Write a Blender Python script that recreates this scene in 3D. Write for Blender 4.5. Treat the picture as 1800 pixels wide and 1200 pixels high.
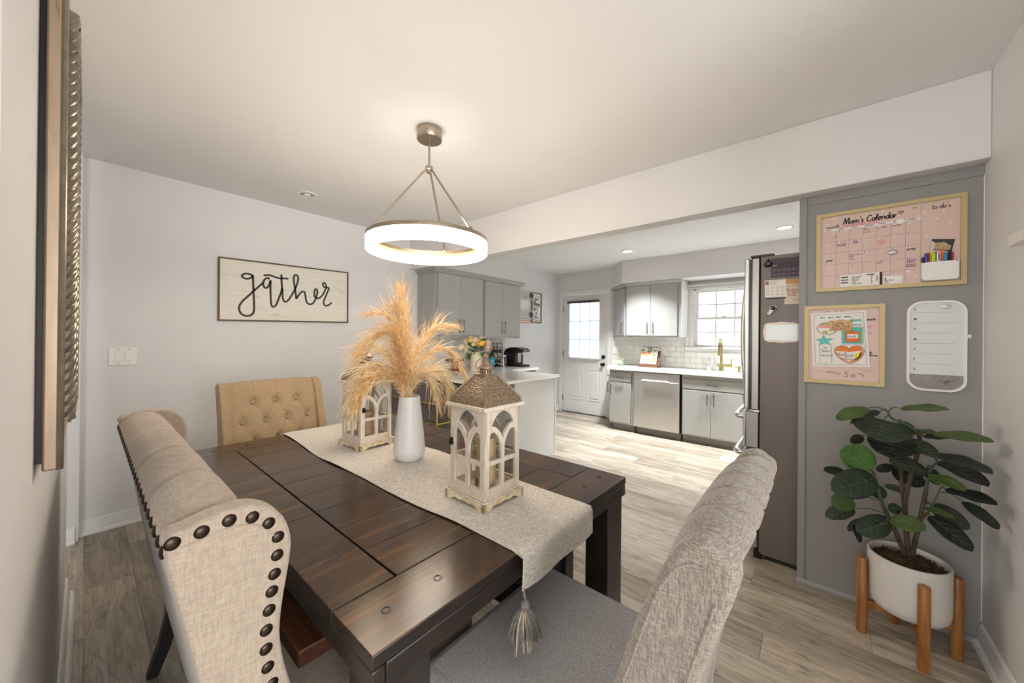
import bpy, bmesh, math, random
from mathutils import Vector, Matrix
random.seed(7)
S = bpy.context.scene
COL = S.collection
for o in list(bpy.data.objects):
    bpy.data.objects.remove(o)

# ------------------------------------------------------------------ camera
cd = bpy.data.cameras.new('camera')
cam = bpy.data.objects.new('camera', cd)
COL.objects.link(cam)
cd.sensor_width = 36.0
cd.lens = 635.18 / 1800 * 36
cd.shift_y = -9.7 / 1800
cd.clip_start = 0.02
cr = (0.76271, 0.64667, 0.00984)
cu = (-0.00620, -0.00791, 0.99995)
cf = (-0.64671, 0.76273, 0.00202)
cam.matrix_world = Matrix(((cr[0], cu[0], -cf[0], 0.0), (cr[1], cu[1], -cf[1], 0.0), (cr[2], cu[2], -cf[2], 1.3083), (0, 0, 0, 1)))
S.camera = cam

# ------------------------------------------------------------------ world, daylight, exposure
w = bpy.data.worlds.new('sky')
S.world = w
w.use_nodes = True
w.node_tree.nodes['Background'].inputs[0].default_value = (0.93, 0.97, 1.0, 1)
w.node_tree.nodes['Background'].inputs[1].default_value = 1.3

def area(name, loc, direction, sx, sy, power, color=(1, 1, 1), spread=180):
    l = bpy.data.lights.new(name, 'AREA')
    l.shape = 'RECTANGLE'
    l.size = sx
    l.size_y = sy
    l.energy = power
    l.color = color
    l.spread = math.radians(spread)
    o = bpy.data.objects.new(name, l)
    o.location = loc
    o.rotation_euler = Vector(direction).to_track_quat('-Z', 'Y').to_euler()
    COL.objects.link(o)
    return o

# fill lamps added at unseen living-room windows, behind the camera and to its right; portals guide the sky light through the kitchen glass
area('added_living_fill', (-1.3, -3.85, 1.45), (0, 1, 0.08), 3.0, 1.7, 40, (0.985, 0.99, 1.0))
area('unseen_side_daylight', (3.25, -0.85, 1.4), (-1, 0.12, 0.06), 3.0, 1.7, 78, (0.985, 0.99, 1.0))
for nm, lc, sx, sy in (('kitchen_window_portal', (-0.955, 5.63, 1.6), 0.76, 0.8), ('door_glass_portal', (-3.055, 5.63, 1.43), 0.58, 0.95)):
    area(nm, lc, (0, -1, 0), sx, sy, 0).data.cycles.is_portal = True

S.view_settings.view_transform = 'Standard'
S.view_settings.look = 'None'
S.view_settings.gamma = 1.0
S.view_settings.use_curve_mapping = False
S.view_settings.exposure = 1.0
S.cycles.use_denoising = True
S.cycles.max_bounces = 10
S.cycles.transparent_max_bounces = 24
S.cycles.sample_clamp_indirect = 6.0
S.cycles.caustics_reflective = False
S.cycles.caustics_refractive = False

# ------------------------------------------------------------------ materials
def lin(c):
    return tuple(((v / 255) / 12.92 if v / 255 <= 0.04045 else ((v / 255 + 0.055) / 1.055) ** 2.4) for v in c) + (1,)

class NT:
    def __init__(s, name):
        s.m = bpy.data.materials.new(name)
        s.m.use_nodes = True
        s.t = s.m.node_tree
        s.b = s.t.nodes['Principled BSDF']
        s.out = s.t.nodes['Material Output']
        s.tc = None
    def n(s, typ, **kw):
        x = s.t.nodes.new(typ)
        for k, v in kw.items():
            setattr(x, k, v)
        return x
    def l(s, a, b):
        s.t.links.new(a, b)
    def coord(s, scale=(1, 1, 1), rnd=False, rot=(0, 0, 0)):
        if s.tc is None:
            s.tc = s.n('ShaderNodeTexCoord')
        mp = s.n('ShaderNodeMapping')
        s.l(s.tc.outputs['Object'], mp.inputs[0])
        mp.inputs['Scale'].default_value = scale
        mp.inputs['Rotation'].default_value = rot
        if rnd:
            oi = s.n('ShaderNodeObjectInfo')
            mu = s.n('ShaderNodeVectorMath', operation='SCALE')
            cx = s.n('ShaderNodeCombineXYZ')
            s.l(oi.outputs['Random'], cx.inputs[0])
            s.l(oi.outputs['Random'], cx.inputs[1])
            s.l(oi.outputs['Random'], cx.inputs[2])
            s.l(cx.outputs[0], mu.inputs[0])
            mu.inputs['Scale'].default_value = 217.0
            s.l(mu.outputs[0], mp.inputs['Location'])
        return mp.outputs[0]
    def noise(s, vec, scale=1.0, detail=4, rough=0.55, dist=0.0):
        x = s.n('ShaderNodeTexNoise')
        s.l(vec, x.inputs['Vector'])
        x.inputs['Scale'].default_value = scale
        x.inputs['Detail'].default_value = detail
        x.inputs['Roughness'].default_value = rough
        x.inputs['Distortion'].default_value = dist
        return x.outputs['Fac']
    def ramp(s, fac, stops):
        x = s.n('ShaderNodeValToRGB')
        s.l(fac, x.inputs[0])
        e = x.color_ramp.elements
        while len(e) < len(stops):
            e.new(0.5)
        for i, (p, c) in enumerate(stops):
            e[i].position = p
            e[i].color = c if len(c) == 4 else lin(c)
        return x.outputs[0]
    def mix(s, fac, a, b, mode='MIX'):
        x = s.n('ShaderNodeMix', data_type='RGBA', blend_type=mode)
        for sock, v in ((x.inputs[0], fac), (x.inputs[6], a), (x.inputs[7], b)):
            if isinstance(v, (int, float)):
                sock.default_value = v
            elif isinstance(v, tuple):
                sock.default_value = v if len(v) == 4 else lin(v)
            else:
                s.l(v, sock)
        return x.outputs[2]
    def bump(s, h, strength=0.2, dist=0.002):
        x = s.n('ShaderNodeBump')
        x.inputs['Strength'].default_value = strength
        x.inputs['Distance'].default_value = dist
        s.l(h, x.inputs['Height'])
        s.l(x.outputs[0], s.b.inputs['Normal'])
    def base(s, c):
        if isinstance(c, tuple):
            s.b.inputs['Base Color'].default_value = c if len(c) == 4 else lin(c)
        else:
            s.l(c, s.b.inputs['Base Color'])
    def set(s, rough=0.5, metal=0.0, coat=0.0, spec=None, sheen=0.0):
        s.b.inputs['Roughness'].default_value = rough
        s.b.inputs['Metallic'].default_value = metal
        s.b.inputs['Coat Weight'].default_value = coat
        s.b.inputs['Coat Roughness'].default_value = 0.12
        s.b.inputs['Sheen Weight'].default_value = sheen
        if spec is not None:
            s.b.inputs['Specular IOR Level'].default_value = spec
        return s.m

MATS = {}
def plain(name, col, rough=0.5, metal=0.0, coat=0.0, var=0.0, vs=6.0, bs=0.0, bscale=60.0, spec=None, sheen=0.0):
    if name in MATS:
        return MATS[name]
    t = NT(name)
    if var:
        f = t.noise(t.coord(), vs, 3)
        d = tuple(max(0, c * (1 - var)) for c in col)
        h = tuple(min(255, c * (1 + var)) for c in col)
        t.base(t.ramp(f, [(0.3, d), (0.7, h)]))
    else:
        t.base(col)
    if bs:
        t.bump(t.noise(t.coord(), bscale, 3), bs, 0.002)
    MATS[name] = t.set(rough, metal, coat, spec, sheen)
    return MATS[name]

def emit(name, col, strength):
    t = NT(name)
    t.base((0.8, 0.8, 0.8, 1))
    t.b.inputs['Emission Color'].default_value = lin(col)
    t.b.inputs['Emission Strength'].default_value = strength
    return t.set(0.4)

def glass(name, tint=(1, 1, 1, 1), gloss=0.07, rough=0.02):
    t = NT(name)
    tr = t.n('ShaderNodeBsdfTransparent')
    tr.inputs[0].default_value = tint
    gl = t.n('ShaderNodeBsdfGlossy')
    gl.inputs['Roughness'].default_value = rough
    mx = t.n('ShaderNodeMixShader')
    mx.inputs[0].default_value = gloss
    t.l(tr.outputs[0], mx.inputs[1])
    t.l(gl.outputs[0], mx.inputs[2])
    t.l(mx.outputs[0], t.out.inputs[0])
    return t.m

def floor_material():
    t = NT('vinyl_plank')
    v = t.coord((0.9, 7.0, 1), rnd=True)
    big = t.noise(v, 1.7, 5, 0.6, 0.9)
    v2 = t.coord((3.0, 70.0, 1), rnd=True)
    fine = t.noise(v2, 1.6, 4, 0.65, 0.3)
    v3 = t.coord((2.2, 10.0, 1), rnd=True)
    knots = t.noise(v3, 1.5, 6, 0.72, 2.2)
    c = t.ramp(big, [(0.3, (160, 148, 133)), (0.5, (199, 189, 173)), (0.72, (219, 212, 201))])
    c = t.mix(t.ramp(fine, [(0.42, (0, 0, 0, 1)), (0.72, (0.65, 0.65, 0.65, 1))]), c, (136, 122, 108))
    c = t.mix(t.ramp(knots, [(0.52, (0, 0, 0, 1)), (0.70, (0.82, 0.82, 0.82, 1))]), c, (102, 91, 81))
    oi = t.n('ShaderNodeObjectInfo')
    tone = t.ramp(oi.outputs['Random'], [(0, (200, 196, 190)), (1, (255, 253, 249))])
    c = t.mix(1.0, c, tone, 'MULTIPLY')
    t.base(c)
    t.bump(fine, 0.12, 0.001)
    return t.set(0.34, 0, 0.0, 0.5)

def table_material(name, along):
    t = NT(name)
    sc = (2.2, 26, 26) if along == 'x' else (26, 2.2, 26)
    f = t.noise(t.coord(sc, rnd=True), 1.0, 5, 0.6, 0.5)
    sc2 = (1.2, 5, 5) if along == 'x' else (5, 1.2, 5)
    g = t.noise(t.coord(sc2, rnd=True), 1.2, 4, 0.6, 0.4)
    c = t.ramp(f, [(0.3, (37, 24, 14)), (0.52, (68, 46, 28)), (0.76, (126, 83, 40))])
    c = t.mix(t.ramp(g, [(0.35, (0.7, 0.7, 0.7, 1)), (0.62, (0, 0, 0, 1))]), c, (42, 29, 19))
    t.base(c)
    t.bump(f, 0.08, 0.001)
    return t.set(0.235, 0, 0.0, 0.5)

def wood(name, dark, mid, light, sc=(3, 40, 40), rough=0.45, bs=0.15):
    t = NT(name)
    f = t.noise(t.coord(sc, rnd=True), 1.0, 5, 0.6, 0.6)
    t.base(t.ramp(f, [(0.28, dark), (0.52, mid), (0.76, light)]))
    t.bump(f, bs, 0.001)
    return t.set(rough)

def fabric(name, col, dark, light, scale=420.0, rough=0.95, speck=0.5, cross=True, bs=0.35, flat=False):
    t = NT(name)
    a = t.noise(t.coord((1, 0.14, 1) if flat else (1, 1, 0.12)), scale, 2, 0.6)
    b = t.noise(t.coord((0.14, 1, 1) if flat else (0.12, 0.12, 1)), scale, 2, 0.6)
    c = t.noise(t.coord(), 5.0, 3)
    base = t.ramp(c, [(0.3, tuple(v * 0.975 for v in col)), (0.7, tuple(min(255, v * 1.02) for v in col))])
    if cross:
        h = t.mix(0.5, a, b)
    else:
        h = t.noise(t.coord(), scale * 0.55, 3, 0.7)
    m1 = t.mix(t.ramp(h, [(0.38, (speck, speck, speck, 1)), (0.52, (0, 0, 0, 1))]), base, dark)
    m2 = t.mix(t.ramp(h, [(0.5, (0, 0, 0, 1)), (0.66, (speck, speck, speck, 1))]), m1, light)
    t.base(m2)
    t.bump(h, bs, 0.0015)
    return t.set(rough, 0, 0, 0.2, 0.25)

WALL = plain('wall_paint', (224, 223, 223), 0.6, var=0.008, vs=2, bs=0.03, bscale=180, spec=0.3)
CEIL = plain('ceiling_paint', (236, 236, 236), 0.85, var=0.006, vs=2, bs=0.03, bscale=120, spec=0.2)
TRIM = plain('trim_paint', (232, 231, 228), 0.35, spec=0.4)
GREY = plain('grey_wall_paint', (145, 143, 141), 0.42, var=0.012, vs=3, spec=0.4)
CAB = plain('cabinet_paint', (167, 167, 163), 0.42, var=0.008, vs=3, spec=0.45)
CABD = plain('cabinet_toe_paint', (128, 122, 116), 0.5)
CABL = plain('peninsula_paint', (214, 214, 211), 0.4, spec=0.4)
QUARTZ = plain('white_quartz', (236, 234, 229), 0.16, var=0.012, vs=9, spec=0.5)
TILE = plain('white_tile', (226, 223, 216), 0.12, bs=0.04, bscale=14, spec=0.5)
GROUT = plain('grout', (205, 202, 196), 0.9)
DOORP = plain('door_paint', (228, 228, 226), 0.38, spec=0.4)
FLOOR = floor_material()
SUBF = plain('subfloor', (60, 54, 48), 0.9)
TOPX = table_material('table_wood_long', 'x')
TOPY = table_material('table_wood_cross', 'y')
TLEG = plain('table_wood_dark', (36, 29, 25), 0.34, var=0.16, vs=14)
BLACKW = plain('black_wood', (22, 19, 17), 0.4, var=0.12, vs=20)
WALNUT = wood('walnut_board', (42, 23, 15), (84, 47, 28), (122, 74, 44), (3, 30, 30), 0.5)
LINEN = fabric('beige_linen', (165, 150, 133), (137, 124, 111), (186, 172, 155))
LINENT = fabric('tan_linen', (168, 144, 113), (118, 96, 72), (190, 167, 136), 480)
HERR = fabric('grey_heather', (126, 116, 106), (82, 75, 70), (164, 153, 140), 620, speck=0.7)
HERS = fabric('grey_seat_weave', (182, 178, 176), (138, 135, 134), (212, 208, 205), 700, speck=0.7, cross=False, bs=0.5)
RUNN = fabric('runner_weave', (203, 195, 183), (142, 133, 124), (234, 229, 220), 460, speck=0.7, flat=True)
TASS = plain('tassel_yarn', (122, 116, 110), 0.9, var=0.12, vs=90)
TASSL = plain('tassel_yarn_light', (190, 172, 152), 0.9, var=0.1, vs=90)
BRONZE = plain('bronze_nail', (58, 48, 40), 0.32, 0.85)
DARKM = plain('dark_metal', (46, 42, 40), 0.4, 0.6)
NICKEL = plain('brushed_nickel', (176, 164, 148), 0.3, 1.0)
CHAMP = plain('champagne_pull', (150, 138, 120), 0.3, 1.0)
CHROME = plain('chrome', (220, 221, 224), 0.08, 1.0)
STEEL = plain('stainless', (206, 204, 200), 0.36, 0.92, var=0.02, vs=3)
STEELL = plain('fridge_door_edge', (172, 168, 162), 0.36, 0.7)
TAUPE = plain('fridge_side_paint', (114, 104, 98), 0.42, 0.25, bs=0.05, bscale=400)
BLACKP = plain('black_plastic', (22, 22, 23), 0.25, coat=0.3)
GOLD = plain('brushed_gold', (186, 164, 104), 0.3, 1.0)
GOLDF = plain('gold_frame_paint', (184, 165, 120), 0.45, 0.4, bs=0.2, bscale=260)
BRASS = plain('champagne_brass', (176, 162, 112), 0.32, 1.0)
WHITEC = plain('white_ceramic', (218, 216, 212), 0.42)
WHITEP = plain('white_plastic', (232, 230, 226), 0.35)
POTW = plain('matte_white_pot', (205, 201, 194), 0.6, var=0.01)
CREAM = plain('cream_ceramic', (226, 216, 190), 0.25)
PAPER = plain('white_paper', (236, 232, 226), 0.8)
PINK = plain('blush_board', (216, 188, 176), 0.3, spec=0.4)
INK = plain('black_ink', (24, 22, 22), 0.6)
INKG = plain('grey_ink', (120, 118, 118), 0.7)
VELVET = plain('brown_velvet', (74, 62, 57), 0.75, var=0.14, vs=5, sheen=0.5)
BULB = emit('pendant_glow', (255, 235, 208), 15.0)
CANL = emit('can_light_glow', (255, 250, 240), 14.0)
GLASS = glass('clear_glass')
PANE = glass('window_glass', (0.96, 0.98, 1.0, 1), 0.05)

# ------------------------------------------------------------------ mesh builder
class MB:
    def __init__(s):
        s.v = []
        s.f = []
    def add(s, vs, fs):
        b = len(s.v)
        s.v += [tuple(q) for q in vs]
        s.f += [tuple(i + b for i in f) for f in fs]
        return s
    def box(s, x0, x1, y0, y1, z0, z1):
        x0, x1 = min(x0, x1), max(x0, x1)
        y0, y1 = min(y0, y1), max(y0, y1)
        z0, z1 = min(z0, z1), max(z0, z1)
        return s.add([(x0, y0, z0), (x1, y0, z0), (x1, y1, z0), (x0, y1, z0), (x0, y0, z1), (x1, y0, z1), (x1, y1, z1), (x0, y1, z1)],
                     [(0, 3, 2, 1), (4, 5, 6, 7), (0, 1, 5, 4), (1, 2, 6, 5), (2, 3, 7, 6), (3, 0, 4, 7)])
    def prism(s, poly, axis, a, b):
        # polygon in the two other axes (cyclic order), extruded along axis from a to b
        def P(p, k):
            if axis == 'x': return (k, p[0], p[1])
            if axis == 'y': return (p[0], k, p[1])
            return (p[0], p[1], k)
        n = len(poly)
        vs = [P(p, a) for p in poly] + [P(p, b) for p in poly]
        fs = [tuple(range(n))[::-1], tuple(range(n, 2 * n))]
        for i in range(n):
            j = (i + 1) % n
            fs.append((i, j, n + j, n + i))
        s.add(vs, fs)
        return s
    def lathe(s, prof, c=(0, 0, 0), n=24, cap=True):
        vs, fs = [], []
        for r, z in prof:
            for k in range(n):
                a = 2 * math.pi * k / n
                vs.append((c[0] + r * math.cos(a), c[1] + r * math.sin(a), c[2] + z))
        for i in range(len(prof) - 1):
            for k in range(n):
                j = (k + 1) % n
                fs.append((i * n + k, i * n + j, (i + 1) * n + j, (i + 1) * n + k))
        if cap:
            fs.append(tuple(range(n))[::-1])
            fs.append(tuple(range((len(prof) - 1) * n, len(prof) * n)))
        return s.add(vs, fs)
    def tube(s, pts, r, n=8, closed=False, cap=True, flat=1.0):
        P = [Vector(p) for p in pts]
        m = len(P)
        R = r if isinstance(r, (list, tuple)) else [r] * m
        up = None
        vs, fs = [], []
        for i in range(m):
            if closed:
                t = P[(i + 1) % m] - P[i - 1]
            else:
                t = P[min(i + 1, m - 1)] - P[max(i - 1, 0)]
            if t.length < 1e-9:
                t = Vector((0, 0, 1))
            t.normalize()
            if up is None:
                up = t.orthogonal().normalized()
            up = (up - t * up.dot(t))
            if up.length < 1e-6:
                up = t.orthogonal()
            up.normalize()
            sd = t.cross(up)
            for k in range(n):
                a = 2 * math.pi * k / n
                vs.append(P[i] + up * (R[i] * math.cos(a)) + sd * (R[i] * flat * math.sin(a)))
        for i in range(m if closed else m - 1):
            i2 = (i + 1) % m
            for k in range(n):
                j = (k + 1) % n
                fs.append((i * n + k, i * n + j, i2 * n + j, i2 * n + k))
        if cap and not closed:
            fs.append(tuple(range(n))[::-1])
            fs.append(tuple(range((m - 1) * n, m * n)))
        return s.add(vs, fs)
    def cyl(s, a, b, r, n=16, r2=None):
        return s.tube([a, b], [r, r if r2 is None else r2], n)
    def sphere(s, c, rx, ry=None, rz=None, n=12, m=8):
        ry = rx if ry is None else ry
        rz = rx if rz is None else rz
        vs, fs = [], []
        for i in range(m + 1):
            th = math.pi * (i / m) - math.pi / 2
            ct = max(math.cos(th), 0.001)
            for k in range(n):
                a = 2 * math.pi * k / n
                vs.append((c[0] + rx * ct * math.cos(a), c[1] + ry * ct * math.sin(a), c[2] + rz * math.sin(th)))
        for i in range(m):
            for k in range(n):
                j = (k + 1) % n
                fs.append((i * n + k, i * n + j, (i + 1) * n + j, (i + 1) * n + k))
        return s.add(vs, fs)
    def grid(s, fn, nu, nv, flip=False):
        vs = [fn(i / nu, j / nv) for j in range(nv + 1) for i in range(nu + 1)]
        fs = []
        for j in range(nv):
            for i in range(nu):
                a = j * (nu + 1) + i
                q = (a, a + 1, a + nu + 2, a + nu + 1)
                fs.append(q[::-1] if flip else q)
        return s.add(vs, fs)
    def tf(s, M):
        s.v = [tuple(M @ Vector(q)) for q in s.v]
        return s

def obj(name, mb, mat, parent=None, bevel=0.0, smooth=True, seg=2, angle=35, subsurf=0):
    me = bpy.data.meshes.new(name)
    me.from_pydata(mb.v, [], mb.f)
    me.update()
    if smooth:
        me.shade_smooth()
        try:
            me.set_sharp_from_angle(angle=math.radians(angle))
        except Exception:
            pass
    me.materials.append(mat)
    o = bpy.data.objects.new(name, me)
    COL.objects.link(o)
    if parent is not None:
        o.parent = parent
    if bevel:
        b = o.modifiers.new('bevel', 'BEVEL')
        b.width = bevel
        b.segments = seg
        b.limit_method = 'ANGLE'
        b.angle_limit = math.radians(40)
        b.harden_normals = False
    if subsurf:
        q = o.modifiers.new('subsurf', 'SUBSURF')
        q.levels = q.render_levels = subsurf
    return o

def thing(name, label, cat, loc=(0, 0, 0), rz=0.0, group=None):
    o = bpy.data.objects.new(name, None)
    o.empty_display_size = 0.1
    COL.objects.link(o)
    o.location = loc
    o.rotation_euler = (0, 0, rz)
    return tag(o, label, cat, group)

def tag(o, label, cat, group=None):
    o['label'] = label
    o['category'] = cat
    if group:
        o['group'] = group
    return o

def struct(name, mb, mat, parent=None, **kw):
    o = obj(name, mb, mat, parent, **kw)
    if parent is None:
        o['kind'] = 'structure'
    return o

def same(src, name, parent, loc=None, rot=None):
    c = src.copy()
    c.name = name
    COL.objects.link(c)
    c.parent = parent
    if loc is not None:
        c.location = loc
    if rot is not None:
        c.rotation_euler = rot
    return c

def B(*a):
    return MB().box(*a)

def spline(pts, sub=6, closed=False):
    P = [Vector(p) for p in pts]
    n = len(P)
    out = []
    rng = range(n if closed else n - 1)
    for i in rng:
        if closed:
            p0, p1, p2, p3 = P[i - 1], P[i], P[(i + 1) % n], P[(i + 2) % n]
        else:
            p0, p1, p2, p3 = P[max(i - 1, 0)], P[i], P[i + 1], P[min(i + 2, n - 1)]
        for k in range(sub):
            t = k / sub
            out.append(0.5 * ((2 * p1) + (p2 - p0) * t + (2 * p0 - 5 * p1 + 4 * p2 - p3) * t * t + (3 * p1 - p0 - 3 * p2 + p3) * t ** 3))
    if not closed:
        out.append(P[-1])
    return out

def stroke(mb, pts, wd, to3, th=0.0012, sub=5, closed=False):
    # a pen stroke of width wd laid on a plane: to3(a, b, h) maps plane coordinates and height to 3-D
    q = [Vector((p[0], p[1], 0)) for p in pts]
    q = spline(q, sub, closed) if len(q) > 2 and sub > 1 else q
    if closed:
        q.append(q[0])
    vs, fs = [], []
    for i, p in enumerate(q):
        t = q[min(i + 1, len(q) - 1)] - q[max(i - 1, 0)]
        if t.length < 1e-9:
            t = Vector((1, 0, 0))
        t.normalize()
        nrm = Vector((-t.y, t.x, 0)) * wd / 2
        for d, h in ((nrm, 0.0), (nrm, th), (-nrm, th), (-nrm, 0.0)):
            vs.append(to3(p.x + d.x, p.y + d.y, h))
    m = len(q)
    for i in range(m - 1):
        for k in range(4):
            j = (k + 1) % 4
            fs.append((i * 4 + k, i * 4 + j, (i + 1) * 4 + j, (i + 1) * 4 + k))
    fs.append((3, 2, 1, 0))
    e = (m - 1) * 4
    fs.append((e, e + 1, e + 2, e + 3))
    mb.add(vs, fs)

def flat(mb, poly, to3, th=0.001, h0=0.0):
    n = len(poly)
    vs = [to3(a, b, h0) for a, b in poly] + [to3(a, b, h0 + th) for a, b in poly]
    fs = [tuple(range(n))[::-1], tuple(range(n, 2 * n))]
    for i in range(n):
        j = (i + 1) % n
        fs.append((i, j, n + j, n + i))
    mb.add(vs, fs)

def onY(y):      # a plane facing -y: a = x, b = z
    return lambda a, b, h=0.0: (a, y - h, b)
def onX(x):      # a plane facing +x: a = y, b = z
    return lambda a, b, h=0.0: (x + h, a, b)

# hand-drawn single-line alphabet (unit em, x-height 0.5)
GL = {
 'a': (.5, ['.42,.42 .25,.5 .08,.35 .08,.12 .22,.0 .38,.12 .43,.45 .43,.12 .5,.0']),
 'b': (.5, ['.08,1 .08,.0', '.08,.3 .25,.5 .42,.35 .42,.12 .25,.0 .08,.1']),
 'c': (.45, ['.4,.42 .25,.5 .08,.35 .08,.12 .22,.0 .42,.1']),
 'd': (.5, ['.4,.4 .25,.5 .08,.35 .08,.12 .22,.0 .4,.14 .43,1 .43,.1 .5,.0']),
 'e': (.45, ['.08,.25 .38,.3 .36,.46 .22,.5 .08,.36 .08,.12 .22,.0 .42,.1']),
 'f': (.4, ['.42,.9 .3,1 .2,.85 .2,-.1', '.05,.5 .38,.5']),
 'g': (.5, ['.42,.42 .25,.5 .08,.35 .08,.15 .22,.05 .4,.15 .43,.48 .42,-.2 .25,-.35 .1,-.25']),
 'h': (.5, ['.08,1 .08,.0', '.08,.3 .25,.5 .4,.4 .42,.0']),
 'i': (.22, ['.1,.5 .1,.0', '.1,.68 .11,.72']),
 'k': (.45, ['.08,1 .08,.0', '.38,.5 .1,.22', '.18,.28 .4,.0']),
 'l': (.25, ['.08,.2 .2,.8 .14,1 .08,.8 .1,.1 .22,.0']),
 'm': (.75, ['.06,.5 .08,.0', '.08,.35 .22,.5 .34,.4 .35,.0', '.35,.35 .5,.5 .63,.4 .65,.0']),
 'n': (.5, ['.06,.5 .08,.0', '.08,.33 .25,.5 .4,.4 .42,.0']),
 'o': (.5, ['.25,.5 .08,.35 .08,.12 .25,.0 .42,.14 .42,.36 .25,.5']),
 'p': (.5, ['.08,.5 .08,-.35', '.08,.3 .25,.5 .42,.35 .42,.12 .25,.0 .08,.1']),
 'r': (.36, ['.07,.5 .08,.0', '.08,.3 .2,.48 .34,.44']),
 's': (.4, ['.34,.42 .2,.5 .09,.4 .2,.28 .33,.15 .22,.0 .06,.08']),
 't': (.36, ['.18,.85 .17,.12 .25,.0 .34,.06', '.03,.52 .34,.55']),
 'u': (.5, ['.08,.5 .08,.14 .2,.0 .38,.12 .42,.5 .42,.1 .5,.0']),
 'v': (.45, ['.05,.5 .22,.0 .4,.5']),
 'w': (.7, ['.05,.5 .18,.0 .34,.4 .48,.0 .64,.5']),
 'y': (.48, ['.06,.5 .22,.05', '.42,.5 .2,-.1 .06,-.33']),
 'A': (.65, ['.05,.0 .32,1 .6,.0', '.15,.35 .5,.35']),
 'B': (.6, ['.1,.0 .1,1 .42,.95 .42,.6 .1,.52 .5,.42 .5,.08 .1,.0']),
 'C': (.65, ['.58,.8 .38,1 .12,.78 .08,.3 .28,.0 .6,.16']),
 'D': (.65, ['.1,.0 .1,1 .48,.85 .58,.5 .45,.1 .1,.0']),
 'E': (.55, ['.5,1 .1,1 .1,.0 .5,.0', '.1,.52 .42,.52']),
 'I': (.25, ['.12,1 .12,.0']),
 'K': (.6, ['.1,1 .1,.0', '.52,1 .12,.45 .55,.0']),
 'M': (.9, ['.06,.0 .16,.9 .22,1 .42,.15 .46,.15 .66,1 .74,.9 .8,.1 .88,.0']),
 'N': (.65, ['.08,.0 .1,1 .52,.0 .55,1']),
 'O': (.7, ['.35,1 .08,.7 .08,.3 .35,.0 .62,.3 .62,.7 .35,1']),
 'R': (.6, ['.1,.0 .1,1 .48,.9 .46,.58 .1,.48 .55,.0']),
 'S': (.55, ['.48,.85 .3,1 .1,.8 .28,.52 .46,.26 .3,.0 .06,.12']),
 'T': (.6, ['.3,1 .3,.0', '.03,1 .57,1']),
 'Y': (.6, ['.05,1 .3,.5 .55,1', '.3,.5 .3,.0']),
 'F': (.55, ['.1,.0 .1,1 .5,1', '.1,.52 .42,.52']),
 'U': (.65, ['.08,1 .08,.25 .3,.0 .54,.25 .55,1']),
 'W': (.9, ['.04,1 .22,.0 .44,.8 .66,.0 .84,1']),
 '0': (.55, ['.27,1 .08,.7 .08,.3 .27,.0 .46,.3 .46,.7 .27,1']),
 '1': (.3, ['.05,.8 .18,1 .18,.0']),
 '2': (.55, ['.08,.78 .27,1 .45,.75 .08,.0 .5,.02']),
 '3': (.5, ['.08,.9 .3,1 .42,.75 .2,.52 .44,.28 .3,.0 .06,.1']),
 '4': (.55, ['.36,.0 .36,1 .06,.3 .5,.3']),
 '5': (.5, ['.44,1 .12,1 .1,.55 .34,.58 .44,.3 .28,.0 .06,.1']),
 '6': (.5, ['.4,.95 .12,.6 .08,.25 .26,.0 .44,.2 .3,.45 .1,.35']),
 '7': (.5, ['.06,1 .46,1 .2,.0']),
 '8': (.5, ['.26,.52 .08,.78 .26,1 .44,.78 .08,.24 .26,.0 .44,.26 .26,.52']),
 '9': (.5, ['.42,.6 .2,.52 .08,.75 .25,1 .42,.8 .4,.3 .26,.0']),
 "'": (.18, ['.1,1 .07,.8']), ':': (.2, ['.1,.42 .1,.36', '.1,.1 .1,.04']), '-': (.35, ['.05,.3 .3,.32']), '.': (.16, ['.08,.03 .09,.0']),
 '&': (.6, ['.55,.0 .15,.75 .28,1 .4,.8 .08,.25 .22,.0 .5,.35']),
}
def write(mb, text, a, b, size, to3, pen=0.1, slant=0.12, rise=0.0, wide=1.0, sub=4, th=0.0006, gap=0.02):
    x = 0.0
    for ch in text:
        if ch == ' ':
            x += 0.35 * size * wide
            continue
        g = GL.get(ch) or GL.get(ch.lower()) or GL.get(ch.upper())
        if g is None:
            continue
        for st in g[1]:
            pts = [tuple(float(c) for c in q.split(',')) for q in st.split()]
            pp = [(a + x + (u * wide + v * slant) * size, b + v * size + (x + u * size) * rise) for u, v in pts]
            stroke(mb, pp, pen * size, to3, th, sub)
        x += (g[0] * wide + gap) * size
    return x

# ================================================================== THE ROOM
GX, BY, RX, KY, CZ = -3.618, 2.425, 0.545, 5.512, 2.44

floor = struct('floor', B(-3.75, 3.5, -4.1, 5.65, -0.08, -0.006), FLOOR)
def plank_mesh(L, W):
    m = B(0.0006, L - 0.0006, 0.0007, W - 0.0007, -0.006, 0.0)
    return m
PW, PL = 0.178, 1.22
plk = {}
def plank(x0, x1, y0, W):
    L = round(x1 - x0, 3)
    key = (L, round(W, 3))
    if key not in plk:
        o = obj('plank', plank_mesh(L, W), FLOOR, floor, smooth=False)
        plk[key] = o
    else:
        o = same(plk[key], 'plank', floor)
    o.location = (x0, y0, 0)
offs = [0.0, 0.43, 0.86, 0.22, 0.65, 1.08, 0.31, 0.74]
row, y = 0, -0.175
while y < KY - 0.01:
    W = min(PW, KY - y)
    x = GX - offs[row % 8]
    while x < RX - 0.005:
        a, b = max(x, GX), min(x + PL, RX)
        if b - a > 0.02:
            plank(a, b, y, W)
        x += PL
    y += PW
    row += 1

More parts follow.
